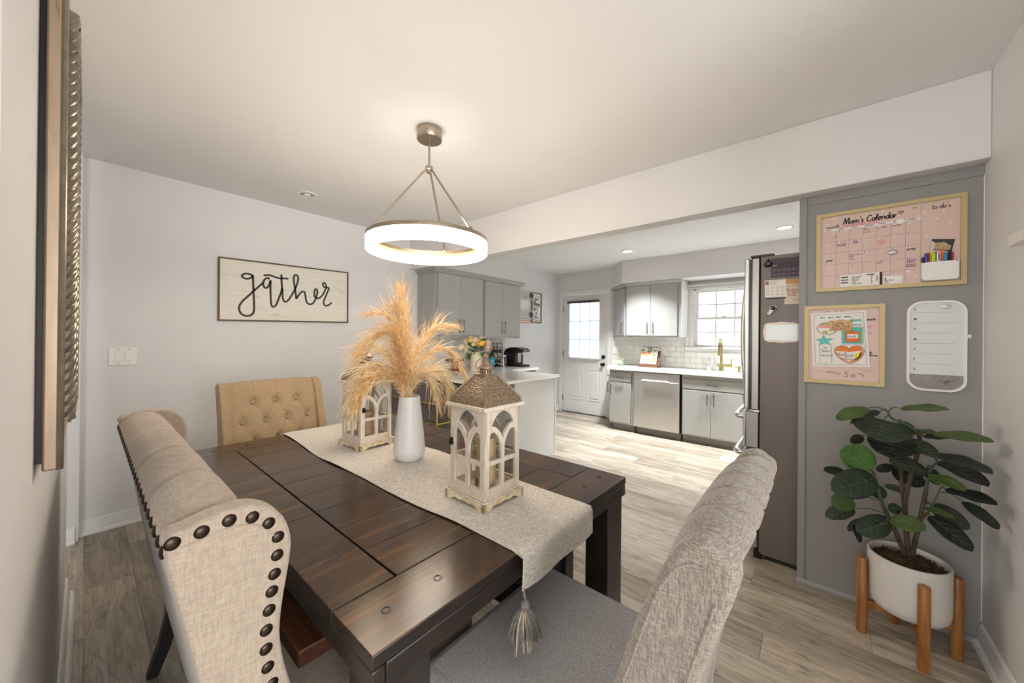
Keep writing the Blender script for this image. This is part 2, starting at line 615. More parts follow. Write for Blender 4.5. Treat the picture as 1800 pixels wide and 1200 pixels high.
struct('ceiling', B(-3.75, 3.5, -4.1, 5.65, CZ, CZ + 0.08), CEIL)
struct('wall_left', MB().box(GX - 0.1, GX, -0.02, KY + 0.1, 0, CZ).box(GX - 0.1, -3.53, -4.1, -0.02, 0, CZ), WALL, smooth=False)
struct('wall_right', B(RX, RX + 0.1, 1.25, KY + 0.1, 0, CZ), WALL, smooth=False)
struct('wall_front', B(-2.80, -0.60, -0.175, -0.055, 0, CZ), WALL, bevel=0.008, smooth=False)
DX0, DX1, DZ = -3.472, -2.628, 2.045
WX0, WX1, WZ0, WZ1 = -1.335, -0.575, 1.19, 2.0
struct('wall_back', MB().box(GX, DX0, KY, KY + 0.1, 0, CZ).box(DX0, DX1, KY, KY + 0.1, DZ, CZ).box(DX1, WX0, KY, KY + 0.1, 0, CZ)
       .box(WX0, WX1, KY, KY + 0.1, 0, WZ0).box(WX0, WX1, KY, KY + 0.1, WZ1, CZ).box(WX1, RX, KY, KY + 0.1, 0, CZ), WALL, smooth=False)
struct('wall_living', MB().box(-3.53, -2.9, -4.1, -4.0, 0, CZ).box(0.2, 3.5, -4.1, -4.0, 0, CZ).box(-2.9, 0.2, -4.1, -4.0, 0, 0.55).box(-2.9, 0.2, -4.1, -4.0, 2.25, CZ), WALL, smooth=False)
struct('wall_living_side', MB().box(3.4, 3.5, -4.0, -2.4, 0, CZ).box(3.4, 3.5, 0.7, 2.6, 0, CZ).box(3.4, 3.5, -2.4, 0.7, 0, 0.5).box(3.4, 3.5, -2.4, 0.7, 2.25, CZ).box(RX + 0.1, 3.4, 2.5, 2.6, 0, CZ), WALL, smooth=False)
struct('wall_light_block', B(-3.53, -1.7, -0.95, -0.85, 0, CZ), WALL, smooth=False)  # unseen wall added to keep direct living-room light out of the passage
struct('ceiling_beam', B(GX, RX, BY, 2.545, 2.073, CZ), WALL, bevel=0.004)
struct('ceiling_soffit_left', B(GX, -3.292, 2.545, 4.11, 2.088, CZ), WALL, smooth=False)
struct('ceiling_soffit_back', MB().prism([(-2.215, 5.11), (RX, 5.11), (RX, KY), (-2.55, KY)], 'z', 2.108, CZ), WALL, smooth=False)

# grey panelled partition at the refrigerator's side
dv = struct('wall_divider', B(-0.078, RX, 2.515, 2.54, 0, 2.073), GREY, smooth=False)
struct('trim_board', B(-0.082, -0.05, 2.507, 2.545, 0.0, 2.073), GREY, dv, bevel=0.002)
struct('trim_board', B(-0.05, RX, 2.509, 2.515, 2.028, 2.073), GREY, dv, bevel=0.002)
struct('base_moulding', MB().prism([(2.515, 0), (2.497, 0), (2.497, 0.012), (2.503, 0.022), (2.515, 0.026)], 'x', -0.086, RX), GREY, dv)
struct('corner_bead', B(RX - 0.002, RX, 2.509, 2.515, 0.1, 2.03), TRIM, dv)

def base_run(name, p0, p1, nrm):
    # baseboard with a stepped top and a quarter-round shoe, from p0 to p1, standing off along nrm
    prof = [(0, 0), (0.030, 0), (0.030, 0.008), (0.024, 0.020), (0.015, 0.026), (0.013, 0.07), (0.010, 0.078), (0.010, 0.086), (0.005, 0.094), (0, 0.096)]
    d = Vector((p1[0] - p0[0], p1[1] - p0[1], 0))
    n = Vector((nrm[0], nrm[1], 0))
    vs, k = [], len(prof)
    for q in (Vector((p0[0], p0[1], 0)), Vector((p0[0], p0[1], 0)) + d):
        for a, b in prof:
            vs.append(q + n * a + Vector((0, 0, b)))
    fs = [tuple(range(k)), tuple(range(k, 2 * k))[::-1]] + [(i, (i + 1) % k, k + (i + 1) % k, k + i) for i in range(k)]
    return struct(name, MB().add(vs, fs), TRIM, angle=25)
base_run('baseboard_left', (GX, -0.045), (GX, 2.72), (1, 0))
base_run('baseboard_hall', (-3.53, -1.6), (-3.53, -0.035), (1, 0))
base_run('baseboard_front', (-2.83, -0.055), (-0.6, -0.055), (0, 1))
base_run('baseboard_right', (RX, 1.25), (RX, 2.497), (-1, 0))
base_run('baseboard_back', (GX, KY), (-3.54, KY), (0, -1))

# ------------------------------------------------------------------ holed flat panels (filled 2-D outlines with openings)
def holed(name, loops, th, mat, parent, M=None, bevel=0.0):
    c = bpy.data.curves.new('outline', 'CURVE')
    c.dimensions = '2D'
    c.fill_mode = 'BOTH'
    c.extrude = th / 2
    for L in loops:
        sp = c.splines.new('POLY')
        sp.points.add(len(L) - 1)
        for i, q in enumerate(L):
            sp.points[i].co = (q[0], q[1], 0, 1)
        sp.use_cyclic_u = True
    t = bpy.data.objects.new('outline', c)
    me = bpy.data.meshes.new_from_object(t)
    bpy.data.objects.remove(t)
    bpy.data.curves.remove(c)
    if M is not None:
        me.transform(M)
    me.name = name
    me.materials.clear()
    me.materials.append(mat)
    o = bpy.data.objects.new(name, me)
    COL.objects.link(o)
    o.parent = parent
    if bevel:
        b = o.modifiers.new('bevel', 'BEVEL')
        b.width = bevel
        b.segments = 2
        b.limit_method = 'ANGLE'
        b.angle_limit = math.radians(60)
    return o
def rect(a0, a1, b0, b1):
    return [(a0, b0), (a1, b0), (a1, b1), (a0, b1)]
TOY = Matrix(((1, 0, 0, 0), (0, 0, -1, 0), (0, 1, 0, 0), (0, 0, 0, 1)))     # plane (a,b) -> (x=a, z=b), facing -y
TOX = Matrix(((0, 0, 1, 0), (1, 0, 0, 0), (0, 1, 0, 0), (0, 0, 0, 1)))      # plane (a,b) -> (y=a, z=b), facing +x
def T(x, y, z):
    return Matrix.Translation((x, y, z))
def rrect(a0, a1, b0, b1, r, n=6):
    out = []
    for cx, cy, s in ((a1 - r, b0 + r, -90), (a1 - r, b1 - r, 0), (a0 + r, b1 - r, 90), (a0 + r, b0 + r, 180)):
        for k in range(n + 1):
            a = math.radians(s + 90 * k / n)
            out.append((cx + r * math.cos(a), cy + r * math.sin(a)))
    return out

# ------------------------------------------------------------------ kitchen door
door = struct('door_1', B(DX0 + 0.012, DX1 - 0.012, KY + 0.03, KY + 0.034, 0.01, 0.93), DOORP)
GXa, GXb, GZa, GZb = -3.345, -2.765, 0.955, 1.905
holed('door_slab', [rect(DX0 + 0.006, DX1 - 0.006, 0.008, DZ - 0.006), rect(GXa, GXb, GZa, GZb)], 0.04, DOORP, door, T(0, KY + 0.024, 0) @ TOY)
holed('glazing_frame', [rect(GXa - 0.018, GXb + 0.018, GZa - 0.018, GZb + 0.018), rect(GXa + 0.008, GXb - 0.008, GZa + 0.008, GZb - 0.008)], 0.014, DOORP, door, T(0, KY - 0.002, 0) @ TOY, 0.003)
pm = []
cw, ch = (GXb - GXa) / 3, (GZb - GZa) / 3
for i in range(3):
    for j in range(3):
        struct('pane', B(GXa + i * cw + 0.004, GXa + (i + 1) * cw - 0.004, KY + 0.02, KY + 0.024, GZa + j * ch + 0.004, GZa + (j + 1) * ch - 0.004), PANE, door, smooth=False)
for i in (1, 2):
    struct('muntin', B(GXa + i * cw - 0.009, GXa + i * cw + 0.009, KY + 0.01, KY + 0.034, GZa, GZb), DOORP, door, smooth=False)
    struct('muntin', B(GXa, GXb, KY + 0.011, KY + 0.033, GZa + i * ch - 0.009, GZa + i * ch + 0.009), DOORP, door, smooth=False)
for a0, a1 in ((-3.325, -3.085), (-2.985, -2.745)):
    holed('panel_moulding', [rect(a0, a1, 0.235, 0.775), rect(a0 + 0.022, a1 - 0.022, 0.257, 0.753)], 0.010, DOORP, door, T(0, KY + 0.003, 0) @ TOY, 0.004)
    struct('raised_panel', B(a0 + 0.045, a1 - 0.045, KY - 0.004, KY + 0.006, 0.28, 0.73), DOORP, door, bevel=0.006)
holed('casing', [[(DX0 - 0.062, 0), (DX0 - 0.062, DZ + 0.062), (DX1 + 0.062, DZ + 0.062), (DX1 + 0.062, 0), (DX1 + 0.002, 0), (DX1 + 0.002, DZ), (DX0 - 0.002, DZ), (DX0 - 0.002, 0)]], 0.02, TRIM, door, T(0, KY - 0.010, 0) @ TOY, 0.004)
struct('threshold', B(DX0, DX1, KY - 0.02, KY + 0.06, 0.0, 0.010), DARKM, door)
for z in (0.99, 0.868):
    k = struct('knob' if z < 0.9 else 'deadbolt', MB().lathe([(0.030, 0), (0.031, 0.008), (0.013, 0.014), (0.012, 0.034), (0.027, 0.042), (0.029, 0.056), (0.018, 0.066), (0.001, 0.068)] if z < 0.9 else [(0.031, 0), (0.031, 0.014), (0.022, 0.024), (0.001, 0.026)], n=20)
               .tf(Matrix.Rotation(math.radians(90), 4, 'X')), DARKM, door)
    k.location = (-2.697, KY + 0.004, z)
for z in (1.80, 1.02, 0.24):
    struct('hinge', MB().cyl((DX0 + 0.004, KY - 0.008, z - 0.05), (DX0 + 0.004, KY - 0.008, z + 0.05), 0.008, 8), CHAMP, door)

# sheer roller shade on the door glass
t = NT('sheer_shade')
tr = t.n('ShaderNodeBsdfTransparent'); tr.inputs[0].default_value = (0.93, 0.96, 1, 1)
tl = t.n('ShaderNodeBsdfTranslucent'); tl.inputs[0].default_value = (0.86, 0.91, 0.98, 1)
df = t.n('ShaderNodeBsdfDiffuse'); df.inputs[0].default_value = (0.86, 0.9, 0.95, 1)
m1 = t.n('ShaderNodeMixShader'); m1.inputs[0].default_value = 0.35
m2 = t.n('ShaderNodeMixShader'); m2.inputs[0].default_value = 0.55
t.l(tl.outputs[0], m1.inputs[1]); t.l(df.outputs[0], m1.inputs[2]); t.l(tr.outputs[0], m2.inputs[1]); t.l(m1.outputs[0], m2.inputs[2]); t.l(m2.outputs[0], t.out.inputs[0])
SHEER = t.m
sh = thing('roller_shade', 'sheer white roller shade with dark headrail over the kitchen door glass', 'shade', (-3.055, KY - 0.022, 1.925))
obj('shade_cloth', MB().grid(lambda u, v: (-0.29 + 0.58 * u, -0.004 + 0.003 * math.sin(v * 9 + u * 3), -0.975 + 0.965 * v), 8, 16), SHEER, sh)
obj('headrail', B(-0.315, 0.305, -0.03, 0.008, -0.028, 0.012), plain('bronze_rail', (84, 74, 68), 0.4, 0.3), sh, bevel=0.006)
obj('hem_bar', B(-0.29, 0.29, -0.014, 0.0, -0.985, -0.968), WHITEP, sh, bevel=0.003)
obj('end_bracket', B(0.305, 0.325, -0.036, 0.02, -0.032, 0.02), WHITEP, sh, bevel=0.003)

# ------------------------------------------------------------------ kitchen window
win = struct('window_1', MB().box(WX0, WX0 + 0.02, KY + 0.0, KY + 0.1, WZ0, WZ1).box(WX1 - 0.02, WX1, KY, KY + 0.1, WZ0, WZ1).box(WX0, WX1, KY, KY + 0.1, WZ1 - 0.02, WZ1), TRIM, smooth=False)
holed('casing', [[(WX0 - 0.105, 1.15), (WX0 - 0.105, 2.07), (WX1 + 0.105, 2.07), (WX1 + 0.105, 1.15)], rect(WX0, WX1, WZ0, WZ1)], 0.024, TRIM, win, T(0, KY - 0.012, 0) @ TOY, 0.004)
holed('casing_bead', [rect(WX0 - 0.075, WX1 + 0.075, 1.185, 2.04), rect(WX0 - 0.055, WX1 + 0.055, 1.195, 2.02)], 0.012, TRIM, win, T(0, KY - 0.028, 0) @ TOY, 0.004)
struct('stool_sill', B(WX0 - 0.12, WX1 + 0.12, KY - 0.05, KY + 0.03, 1.168, 1.19), TRIM, win, bevel=0.005)
struct('apron', B(WX0 - 0.1, WX1 + 0.1, KY - 0.025, KY, 1.135, 1.168), TRIM, win, bevel=0.004)
def sash(z0, z1, yy):
    a0, a1 = WX0 + 0.02, WX1 - 0.02
    o = holed('sash', [rect(a0, a1, z0, z1), rect(a0 + 0.03, a1 - 0.03, z0 + 0.03, z1 - 0.03)], 0.026, TRIM, win, T(0, yy, 0) @ TOY, 0.003)
    x0, x1, b0, b1 = a0 + 0.03, a1 - 0.03, z0 + 0.03, z1 - 0.03
    for i in range(3):
        for j in range(2):
            struct('pane', B(x0 + (x1 - x0) * i / 3, x0 + (x1 - x0) * (i + 1) / 3, yy - 0.002, yy + 0.002, b0 + (b1 - b0) * j / 2, b0 + (b1 - b0) * (j + 1) / 2), PANE, o, smooth=False)
    for i in (1, 2):
        c = x0 + (x1 - x0) * i / 3
        struct('muntin', B(c - 0.008, c + 0.008, yy - 0.009, yy + 0.009, b0, b1), TRIM, o, smooth=False)
    c = (b0 + b1) / 2
    struct('muntin', B(x0, x1, yy - 0.0085, yy + 0.0085, c - 0.008, c + 0.008), TRIM, o, smooth=False)
sash(WZ0 + 0.0, 1.6, KY + 0.028)
sash(1.575, WZ1 - 0.02, KY + 0.058)
struct('sash_lock', B(-0.99, -0.94, KY + 0.005, KY + 0.03, 1.600, 1.612), CHAMP, win, bevel=0.003)
rb = thing('rolled_window_shade', 'rolled up shade with silver rail across the top of the kitchen window', 'shade', (-0.95, KY - 0.05, 2.035))
obj('roller', MB().cyl((-0.455, 0, 0), (0.455, 0, 0), 0.019, 14), WHITEP, rb)
obj('rail', B(-0.46, 0.46, -0.022, -0.008, -0.045, -0.02), STEEL, rb, bevel=0.004)
obj('bracket', B(-0.475, -0.455, -0.025, 0.03, -0.03, 0.03), WHITEP, rb, bevel=0.003)
obj('pull_tab', B(-0.02, 0.02, -0.026, -0.018, -0.056, -0.044), WHITEP, rb)

# ------------------------------------------------------------------ recessed ceiling lights
def can(x, y, lit, label):
    c = thing('recessed_light', label, 'ceiling light', (x, y, CZ))
    obj('trim_ring', MB().lathe([(0.052, -0.001), (0.072, -0.001), (0.074, -0.007), (0.060, -0.010), (0.052, -0.004)], n=28, cap=False), WHITEP, c)
    if lit:
        obj('lens', MB().lathe([(0.054, -0.002), (0.054, -0.006), (0.001, -0.007)], n=28), CANL, c)
        a = area('can_lamp', (x, y, CZ - 0.02), (0, 0, -1), 0.16, 0.16, 21, (0.95, 0.975, 1.0), 100)
    else:
        obj('baffle', MB().lathe([(0.054, -0.002), (0.052, -0.004), (0.03, -0.004), (0.001, -0.004)], n=28), plain('baffle_grey', (196, 194, 190), 0.6), c)
        obj('bulb_face', MB().lathe([(0.024, -0.003), (0.023, -0.012), (0.012, -0.015), (0.001, -0.016)], n=20), WHITEP, c)
        for a in (0.6, 2.7, 4.2):
            obj('clip', MB().lathe([(0.006, -0.004), (0.006, -0.008), (0.001, -0.009)], (0.038 * math.cos(a), 0.038 * math.sin(a), 0), 10), plain('clip_grey', (120, 118, 116), 0.5, 0.5), c)
can(-3.147, 1.144, False, 'unlit round recessed light in the dining ceiling near the gather sign')
can(-1.905, 4.558, True, 'lit round recessed light in the kitchen ceiling in front of the door')
can(-0.267, 4.547, True, 'lit round recessed light in the kitchen ceiling above the refrigerator side')

# ------------------------------------------------------------------ tiled backsplashes (pieces of the walls)
tile_proto = {}
def tile(parent, cx, cz, hw, hz, wall):
    key = (round(hw, 4), round(hz, 4), wall)
    if key not in tile_proto:
        m = B(-hw, hw, -0.008, 0, -hz, hz) if wall == 'y' else B(0, 0.008, -hw, hw, -hz, hz)
        tile_proto[key] = o = obj('tile', m, TILE, parent, bevel=0.0022)
    else:
        o = same(tile_proto[key], 'tile', parent)
    o.location = (cx, KY - 0.003, cz) if wall == 'y' else (GX + 0.003, cx, cz)
def tiles(parent, a0, a1, z0, z1, wall, skip=None):
    TW, TH = 0.153, 0.0765
    r, z = 0, z0
    while z < z1 - 0.005:
        h = min(TH, z1 - z)
        a = a0 - (TW / 2 if r % 2 else 0)
        while a < a1 - 0.004:
            b0, b1 = max(a, a0), min(a + TW, a1)
            if b1 - b0 > 0.01 and not (skip and skip((b0 + b1) / 2, z + h / 2)):
                tile(parent, (b0 + b1) / 2, z + h / 2, (b1 - b0) / 2 - 0.0012, h / 2 - 0.0012, wall)
            a += TW
        z += TH
        r += 1
sb = struct('wall_back_splash', MB().box(-2.56, -1.45, KY - 0.004, KY, 0.885, 1.335).box(-1.45, -0.2, KY - 0.004, KY, 0.885, 1.14), GROUT, smooth=False)
tiles(sb, -2.56, -1.45, 0.886, 1.332, 'y')
tiles(sb, -1.45, -0.35, 0.886, 1.134, 'y')
sl = struct('wall_left_splash', B(GX, GX + 0.004, 2.55, 4.09, 0.885, 1.295), GROUT, smooth=False)
tiles(sl, 2.55, 4.09, 0.886, 1.295, 'x')

# ================================================================== KITCHEN CABINETS
def bar_pull(parent, p, q, out, mat=None, r=0.0045):
    # square bar pull from p to q standing off along out
    p, q, o = Vector(p), Vector(q), Vector(out)
    d = (q - p).normalized()
    m = MB()
    m.tube([p + o * 0.03 - d * 0.004, q + o * 0.03 + d * 0.004], r * 1.3, 4)
    for e in (p + d * 0.006, q - d * 0.006):
        m.tube([e, e + o * 0.03], r * 1.2, 4)
    return obj('handle', m, mat or CHAMP, parent, smooth=False)

def upper_left(y0, y1, label, seams, edge):
    c = thing('upper_cabinet', label, 'cabinet', (GX, (y0 + y1) / 2, 1.29))
    L = lambda x0, x1, a, b, z0, z1: B(x0 - GX, x1 - GX, a - (y0 + y1) / 2, b - (y0 + y1) / 2, z0 - 1.29, z1 - 1.29)
    obj('body', L(GX + 0.001, -3.292, y0, y1, 1.29, 2.086), CAB, c, bevel=0.002)
    for k in range(2):
        d = obj('door', L(-3.289, -3.267, seams[k] + 0.0015, seams[k + 1] - 0.0015, 1.318, 2.027), CAB, c, bevel=0.0025)
        yy = seams[1] + (-0.035 if k == 0 else 0.035) - (y0 + y1) / 2
        bar_pull(d, (-3.270 - GX, yy, 0.065), (-3.270 - GX, yy, 0.215), (1, 0, 0))
    return c
upper_left(2.53, 3.284, 'grey two-door wall cabinet nearest the dining room above the tiled counter', (2.560, 2.901, 3.252), 0)
upper_left(3.284, 4.06, 'grey two-door wall cabinet further from the dining room above the coffee maker', (3.316, 3.655, 3.999), 1)
cm = thing('crown_moulding', 'grey crown moulding along the top of the left wall cabinets', 'moulding', (GX, 3.3, 2.03))
pr = [(-3.291, 2.034), (-3.272, 2.034), (-3.272, 2.046), (-3.262, 2.052), (-3.246, 2.070), (-3.238, 2.074), (-3.238, 2.086), (-3.291, 2.086)]
obj('front_run', MB().prism([(a - GX, b - 2.03) for a, b in pr], 'y', -0.805, 0.80), CAB, cm, smooth=False)
pr2 = [(2.5295, 2.034), (2.513, 2.034), (2.513, 2.046), (2.504, 2.052), (2.490, 2.070), (2.482, 2.074), (2.482, 2.086), (2.5295, 2.086)]
obj('end_return', MB().prism([(a - 3.3, b - 2.03) for a, b in pr2], 'x', 0.001, -3.238 - GX), CAB, cm, smooth=False)

# back wall: two-door wall cabinet and the angled one beside it
c = thing('upper_cabinet', 'grey two-door wall cabinet on the window wall beside the kitchen window', 'cabinet', (-1.79, KY, 1.32))
def LB(x0, x1, y0, y1, z0, z1):
    return B(x0 + 1.79, x1 + 1.79, y0 - KY, y1 - KY, z0 - 1.32, z1 - 1.32)
obj('body', LB(-2.165, -1.41, 5.170, KY - 0.001, 1.322, 2.104), CAB, c, bevel=0.002)
obj('side_panel', LB(-1.41, -1.404, 5.172, KY - 0.001, 1.324, 2.10), TRIM, c)
for x0, x1, hx in ((-2.158, -1.812, -1.85), (-1.808, -1.452, -1.772)):
    d = obj('door', LB(x0, x1, 5.149, 5.169, 1.342, 2.058), CAB, c, bevel=0.0025)
    bar_pull(d, (hx + 1.79, 5.149 - KY, 0.055), (hx + 1.79, 5.149 - KY, 0.205), (0, -1, 0))
obj('crown', MB().prism([(5.17 - KY, 0.742), (5.148 - KY, 0.742), (5.140 - KY, 0.756), (5.118 - KY, 0.776), (5.118 - KY, 0.786), (5.17 - KY, 0.786)], 'x', -2.17 + 1.79, -1.395 + 1.79), CAB, c, smooth=False)
c = thing('angled_upper_cabinet', 'narrow grey corner wall cabinet angled towards the kitchen door', 'cabinet', (-2.3, KY, 1.32))
obj('body', MB().prism([(-2.166 + 2.3, 5.172 - KY), (-2.166 + 2.3, -0.001), (-2.53 + 2.3, -0.001)], 'z', 0.004, 0.784), CAB, c)
dirv = Vector((-2.53 + 2.166, KY - 5.172, 0))
ln = dirv.length
dirv.normalize()
nv = Vector((-dirv.y, dirv.x, 0))
if nv.y > 0:
    nv = -nv
def diag(s0, s1, h0, h1, z0, z1):
    o = Vector((-2.166 + 2.3, 5.172 - KY, 0))
    vs = []
    for z in (z0, z1):
        for s_, h_ in ((s0, h0), (s1, h0), (s1, h1), (s0, h1)):
            q = o + dirv * s_ + nv * h_
            vs.append((q.x, q.y, z))
    return MB().add(vs, [(0, 3, 2, 1), (4, 5, 6, 7), (0, 1, 5, 4), (1, 2, 6, 5), (2, 3, 7, 6), (3, 0, 4, 7)])
d = obj('door', diag(0.04, ln - 0.05, 0.001, 0.02, 0.022, 0.735), CAB, c, bevel=0.0025)
q0 = Vector((-2.166 + 2.3, 5.172 - KY, 0)) + dirv * 0.085 + nv * 0.02
bar_pull(d, (q0.x, q0.y, 0.06), (q0.x, q0.y, 0.21), nv)
obj('crown', diag(-0.03, ln - 0.02, 0.002, 0.045, 0.745, 0.786), CAB, c, bevel=0.008)

# base cabinets on the window wall
FY = 4.882
c = thing('base_cabinet', 'grey corner base cabinet with one drawer and one door beside the kitchen door', 'cabinet', (-2.125, 5.2, 0))
def LC(x0, x1, y0, y1, z0, z1):
    return B(x0 + 2.125, x1 + 2.125, y0 - 5.2, y1 - 5.2, z0, z1)
obj('body', MB().prism([(-2.295 + 2.125, FY + 0.02 - 5.2), (-1.952 + 2.125, FY + 0.02 - 5.2), (-1.952 + 2.125, KY - 0.005 - 5.2), (-2.545 + 2.125, KY - 0.005 - 5.2)], 'z', 0.095, 0.853), CAB, c, smooth=False)
obj('toe_kick', MB().prism([(-2.26 + 2.125, 4.955 - 5.2), (-1.952 + 2.125, 4.955 - 5.2), (-1.952 + 2.125, KY - 0.01 - 5.2), (-2.5 + 2.125, KY - 0.01 - 5.2)], 'z', 0.0, 0.094), CABD, c, smooth=False)
d = obj('drawer', LC(-2.288, -1.975, FY, FY + 0.019, 0.69, 0.818), CAB, c, bevel=0.0025)
bar_pull(d, (-2.18 + 2.125, FY - 5.2, 0.752), (-2.08 + 2.125, FY - 5.2, 0.752), (0, -1, 0))
d = obj('door', LC(-2.288, -1.975, FY, FY + 0.019, 0.118, 0.675), CAB, c, bevel=0.0025)
bar_pull(d, (-2.262 + 2.125, FY - 5.2, 0.515), (-2.262 + 2.125, FY - 5.2, 0.645), (0, -1, 0))
bar_pull(c, (-2.345 + 2.125, 5.0 - 5.2, 0.52), (-2.345 + 2.125, 5.0 - 5.2, 0.65), (-1, -0.4, 0))
bar_pull(c, (-2.345 + 2.125, 5.0 - 5.2, 0.755), (-2.365 + 2.125, 5.04 - 5.2, 0.755), (-1, -0.4, 0))

c = thing('dishwasher', 'stainless steel dishwasher between the grey base cabinets', 'dishwasher', (-1.638, 5.2, 0))
def LD(x0, x1, y0, y1, z0, z1):
    return B(x0 + 1.638, x1 + 1.638, y0 - 5.2, y1 - 5.2, z0, z1)
obj('tub', LD(-1.94, -1.336, FY + 0.03, KY - 0.02, 0.09, 0.84), BLACKP, c)
obj('door', LD(-1.935, -1.341, FY - 0.012, FY + 0.03, 0.10, 0.735), STEEL, c, bevel=0.004)
obj('control_strip', LD(-1.935, -1.341, FY - 0.010, FY + 0.03, 0.738, 0.842), STEEL, c, bevel=0.004)
hm = MB().tube([(-0.17, FY - 5.2 - 0.042, 0.742), (0.17, FY - 5.2 - 0.042, 0.742)], 0.013, 10, flat=0.7)
for xx in (-0.15, 0.15):
    hm.tube([(xx, FY - 5.2 - 0.008, 0.742), (xx, FY - 5.2 - 0.042, 0.742)], 0.009, 8)
obj('handle', hm, STEEL, c)
obj('toe_panel', LD(-1.94, -1.336, 4.945, 4.96, 0.0, 0.092), CABD, c)
obj('levelling_foot', MB().lathe([(0.022, 0), (0.022, 0.006), (0.008, 0.012), (0.008, 0.09)], (-0.28, -0.272, 0), 10), DARKM, c)

c = thing('sink_base_cabinet', 'grey sink base cabinet with two doors under the kitchen window', 'cabinet', (-0.98, 5.2, 0))
def LS(x0, x1, y0, y1, z0, z1):
    return B(x0 + 0.98, x1 + 0.98, y0 - 5.2, y1 - 5.2, z0, z1)
obj('body', LS(-1.318, -0.2, FY + 0.02, KY - 0.005, 0.095, 0.69), CAB, c, bevel=0.002)
obj('face_rail', LS(-1.318, -0.2, FY + 0.02, FY + 0.04, 0.69, 0.853), CAB, c)
obj('toe_kick', LS(-1.318, -0.2, 4.95, 4.97, 0.0, 0.094), CABD, c)
obj('shoe_moulding', LS(-1.318, -0.2, 4.935, 4.95, 0.0, 0.02), CABD, c, bevel=0.006)
d = obj('drawer_front', LS(-1.303, -0.64, FY, FY + 0.019, 0.68, 0.80), CAB, c, bevel=0.0025)
bar_pull(d, (-1.03 + 0.98, FY - 5.2, 0.745), (-0.91 + 0.98, FY - 5.2, 0.745), (0, -1, 0))
for x0, x1, hx in ((-1.303, -0.987, -1.022), (-0.984, -0.66, -0.948)):
    d = obj('door', LS(x0, x1, FY, FY + 0.019, 0.112, 0.665), CAB, c, bevel=0.0025)
    bar_pull(d, (hx + 0.98, FY - 5.2, 0.50), (hx + 0.98, FY - 5.2, 0.63), (0, -1, 0))

ct = thing('back_countertop', 'white quartz countertop under the kitchen window', 'countertop', (-1.2, 5.2, 0.855))
SK = rrect(-1.33 + 1.2, -0.62 + 1.2, 4.99 - 5.2, 5.33 - 5.2, 0.05)
holed('slab', [[(-2.548 + 1.2, KY - 0.012 - 5.2), (-2.335 + 1.2, 4.855 - 5.2), (-0.1 + 1.2, 4.855 - 5.2), (-0.1 + 1.2, KY - 0.012 - 5.2)], SK], 0.03, QUARTZ, ct, T(0, 0, 0.015), 0.004)
sk = thing('kitchen_sink', 'white undermount sink set into the back countertop', 'sink', (-0.975, 5.16, 0.7))
bm_ = MB()
ring = lambda k, z: [(a + 1.2 - 1.2 - 0.0, b, z) for a, b in rrect(-0.355 - k, 0.355 + k, -0.17 - k, 0.17 + k, 0.05)]
rs = [ring(0.004, 0.154), ring(0.0, 0.154), ring(-0.012, 0.01), ring(-0.05, 0.0)]
n_ = len(rs[0])
vs = [q for r_ in rs for q in r_]
fs = []
for i in range(3):
    for k in range(n_):
        j = (k + 1) % n_
        fs.append((i * n_ + k, i * n_ + j, (i + 1) * n_ + j, (i + 1) * n_ + k))
fs.append(tuple(range(3 * n_, 4 * n_)))
obj('basin', MB().add(vs, fs), WHITEC, sk)
obj('drain', MB().lathe([(0.04, 0.001), (0.04, 0.004), (0.001, 0.003)], n=18), BRASS, sk)

# peninsula and the run along the left wall
c = thing('peninsula_cabinet', 'pale grey kitchen peninsula base with a flat end panel', 'cabinet', (-2.9, 3.1, 0))
def LP(x0, x1, y0, y1, z0, z1):
    return B(x0 + 2.9, x1 + 2.9, y0 - 3.1, y1 - 3.1, z0, z1)
obj('body', LP(GX + 0.001, -2.275, 2.726, 3.45, 0.0, 0.853), CAB, c, smooth=False)
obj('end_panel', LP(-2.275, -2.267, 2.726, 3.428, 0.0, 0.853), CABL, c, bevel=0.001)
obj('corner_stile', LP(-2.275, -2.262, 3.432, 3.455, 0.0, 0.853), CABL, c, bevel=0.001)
c = thing('coffee_counter_cabinet', 'grey base cabinet under the coffee maker along the left wall', 'cabinet', (-3.3, 3.77, 0))
obj('body', B(GX + 0.001 + 3.3, -3.02 + 3.3, -0.31, 0.315, 0.095, 0.853), CAB, c, bevel=0.002)
obj('toe_kick', B(GX + 0.01 + 3.3, -3.08 + 3.3, -0.31, 0.305, 0.0, 0.094), CABD, c)
d = obj('door', B(-3.019 + 3.3, -3.0 + 3.3, -0.24, 0.3, 0.12, 0.68), CAB, c, bevel=0.0025)
bar_pull(d, (-3.0 + 3.3, -0.2, 0.52), (-3.0 + 3.3, -0.2, 0.65), (1, 0, 0))
obj('drawer', B(-3.019 + 3.3, -3.0 + 3.3, -0.24, 0.3, 0.70, 0.83), CAB, c, bevel=0.0025)
ct = thing('peninsula_countertop', 'white quartz top of the peninsula and coffee counter', 'countertop', (-2.9, 3.1, 0.855))
holed('slab', [[(GX + 0.013 + 2.9, 2.33 - 3.1), (-2.235 + 2.9, 2.33 - 3.1), (-2.235 + 2.9, 3.477 - 3.1), (-2.98 + 2.9, 3.477 - 3.1), (-2.98 + 2.9, 4.105 - 3.1), (GX + 0.013 + 2.9, 4.105 - 3.1)]], 0.03, QUARTZ, ct, T(0, 0, 0.015), 0.004)

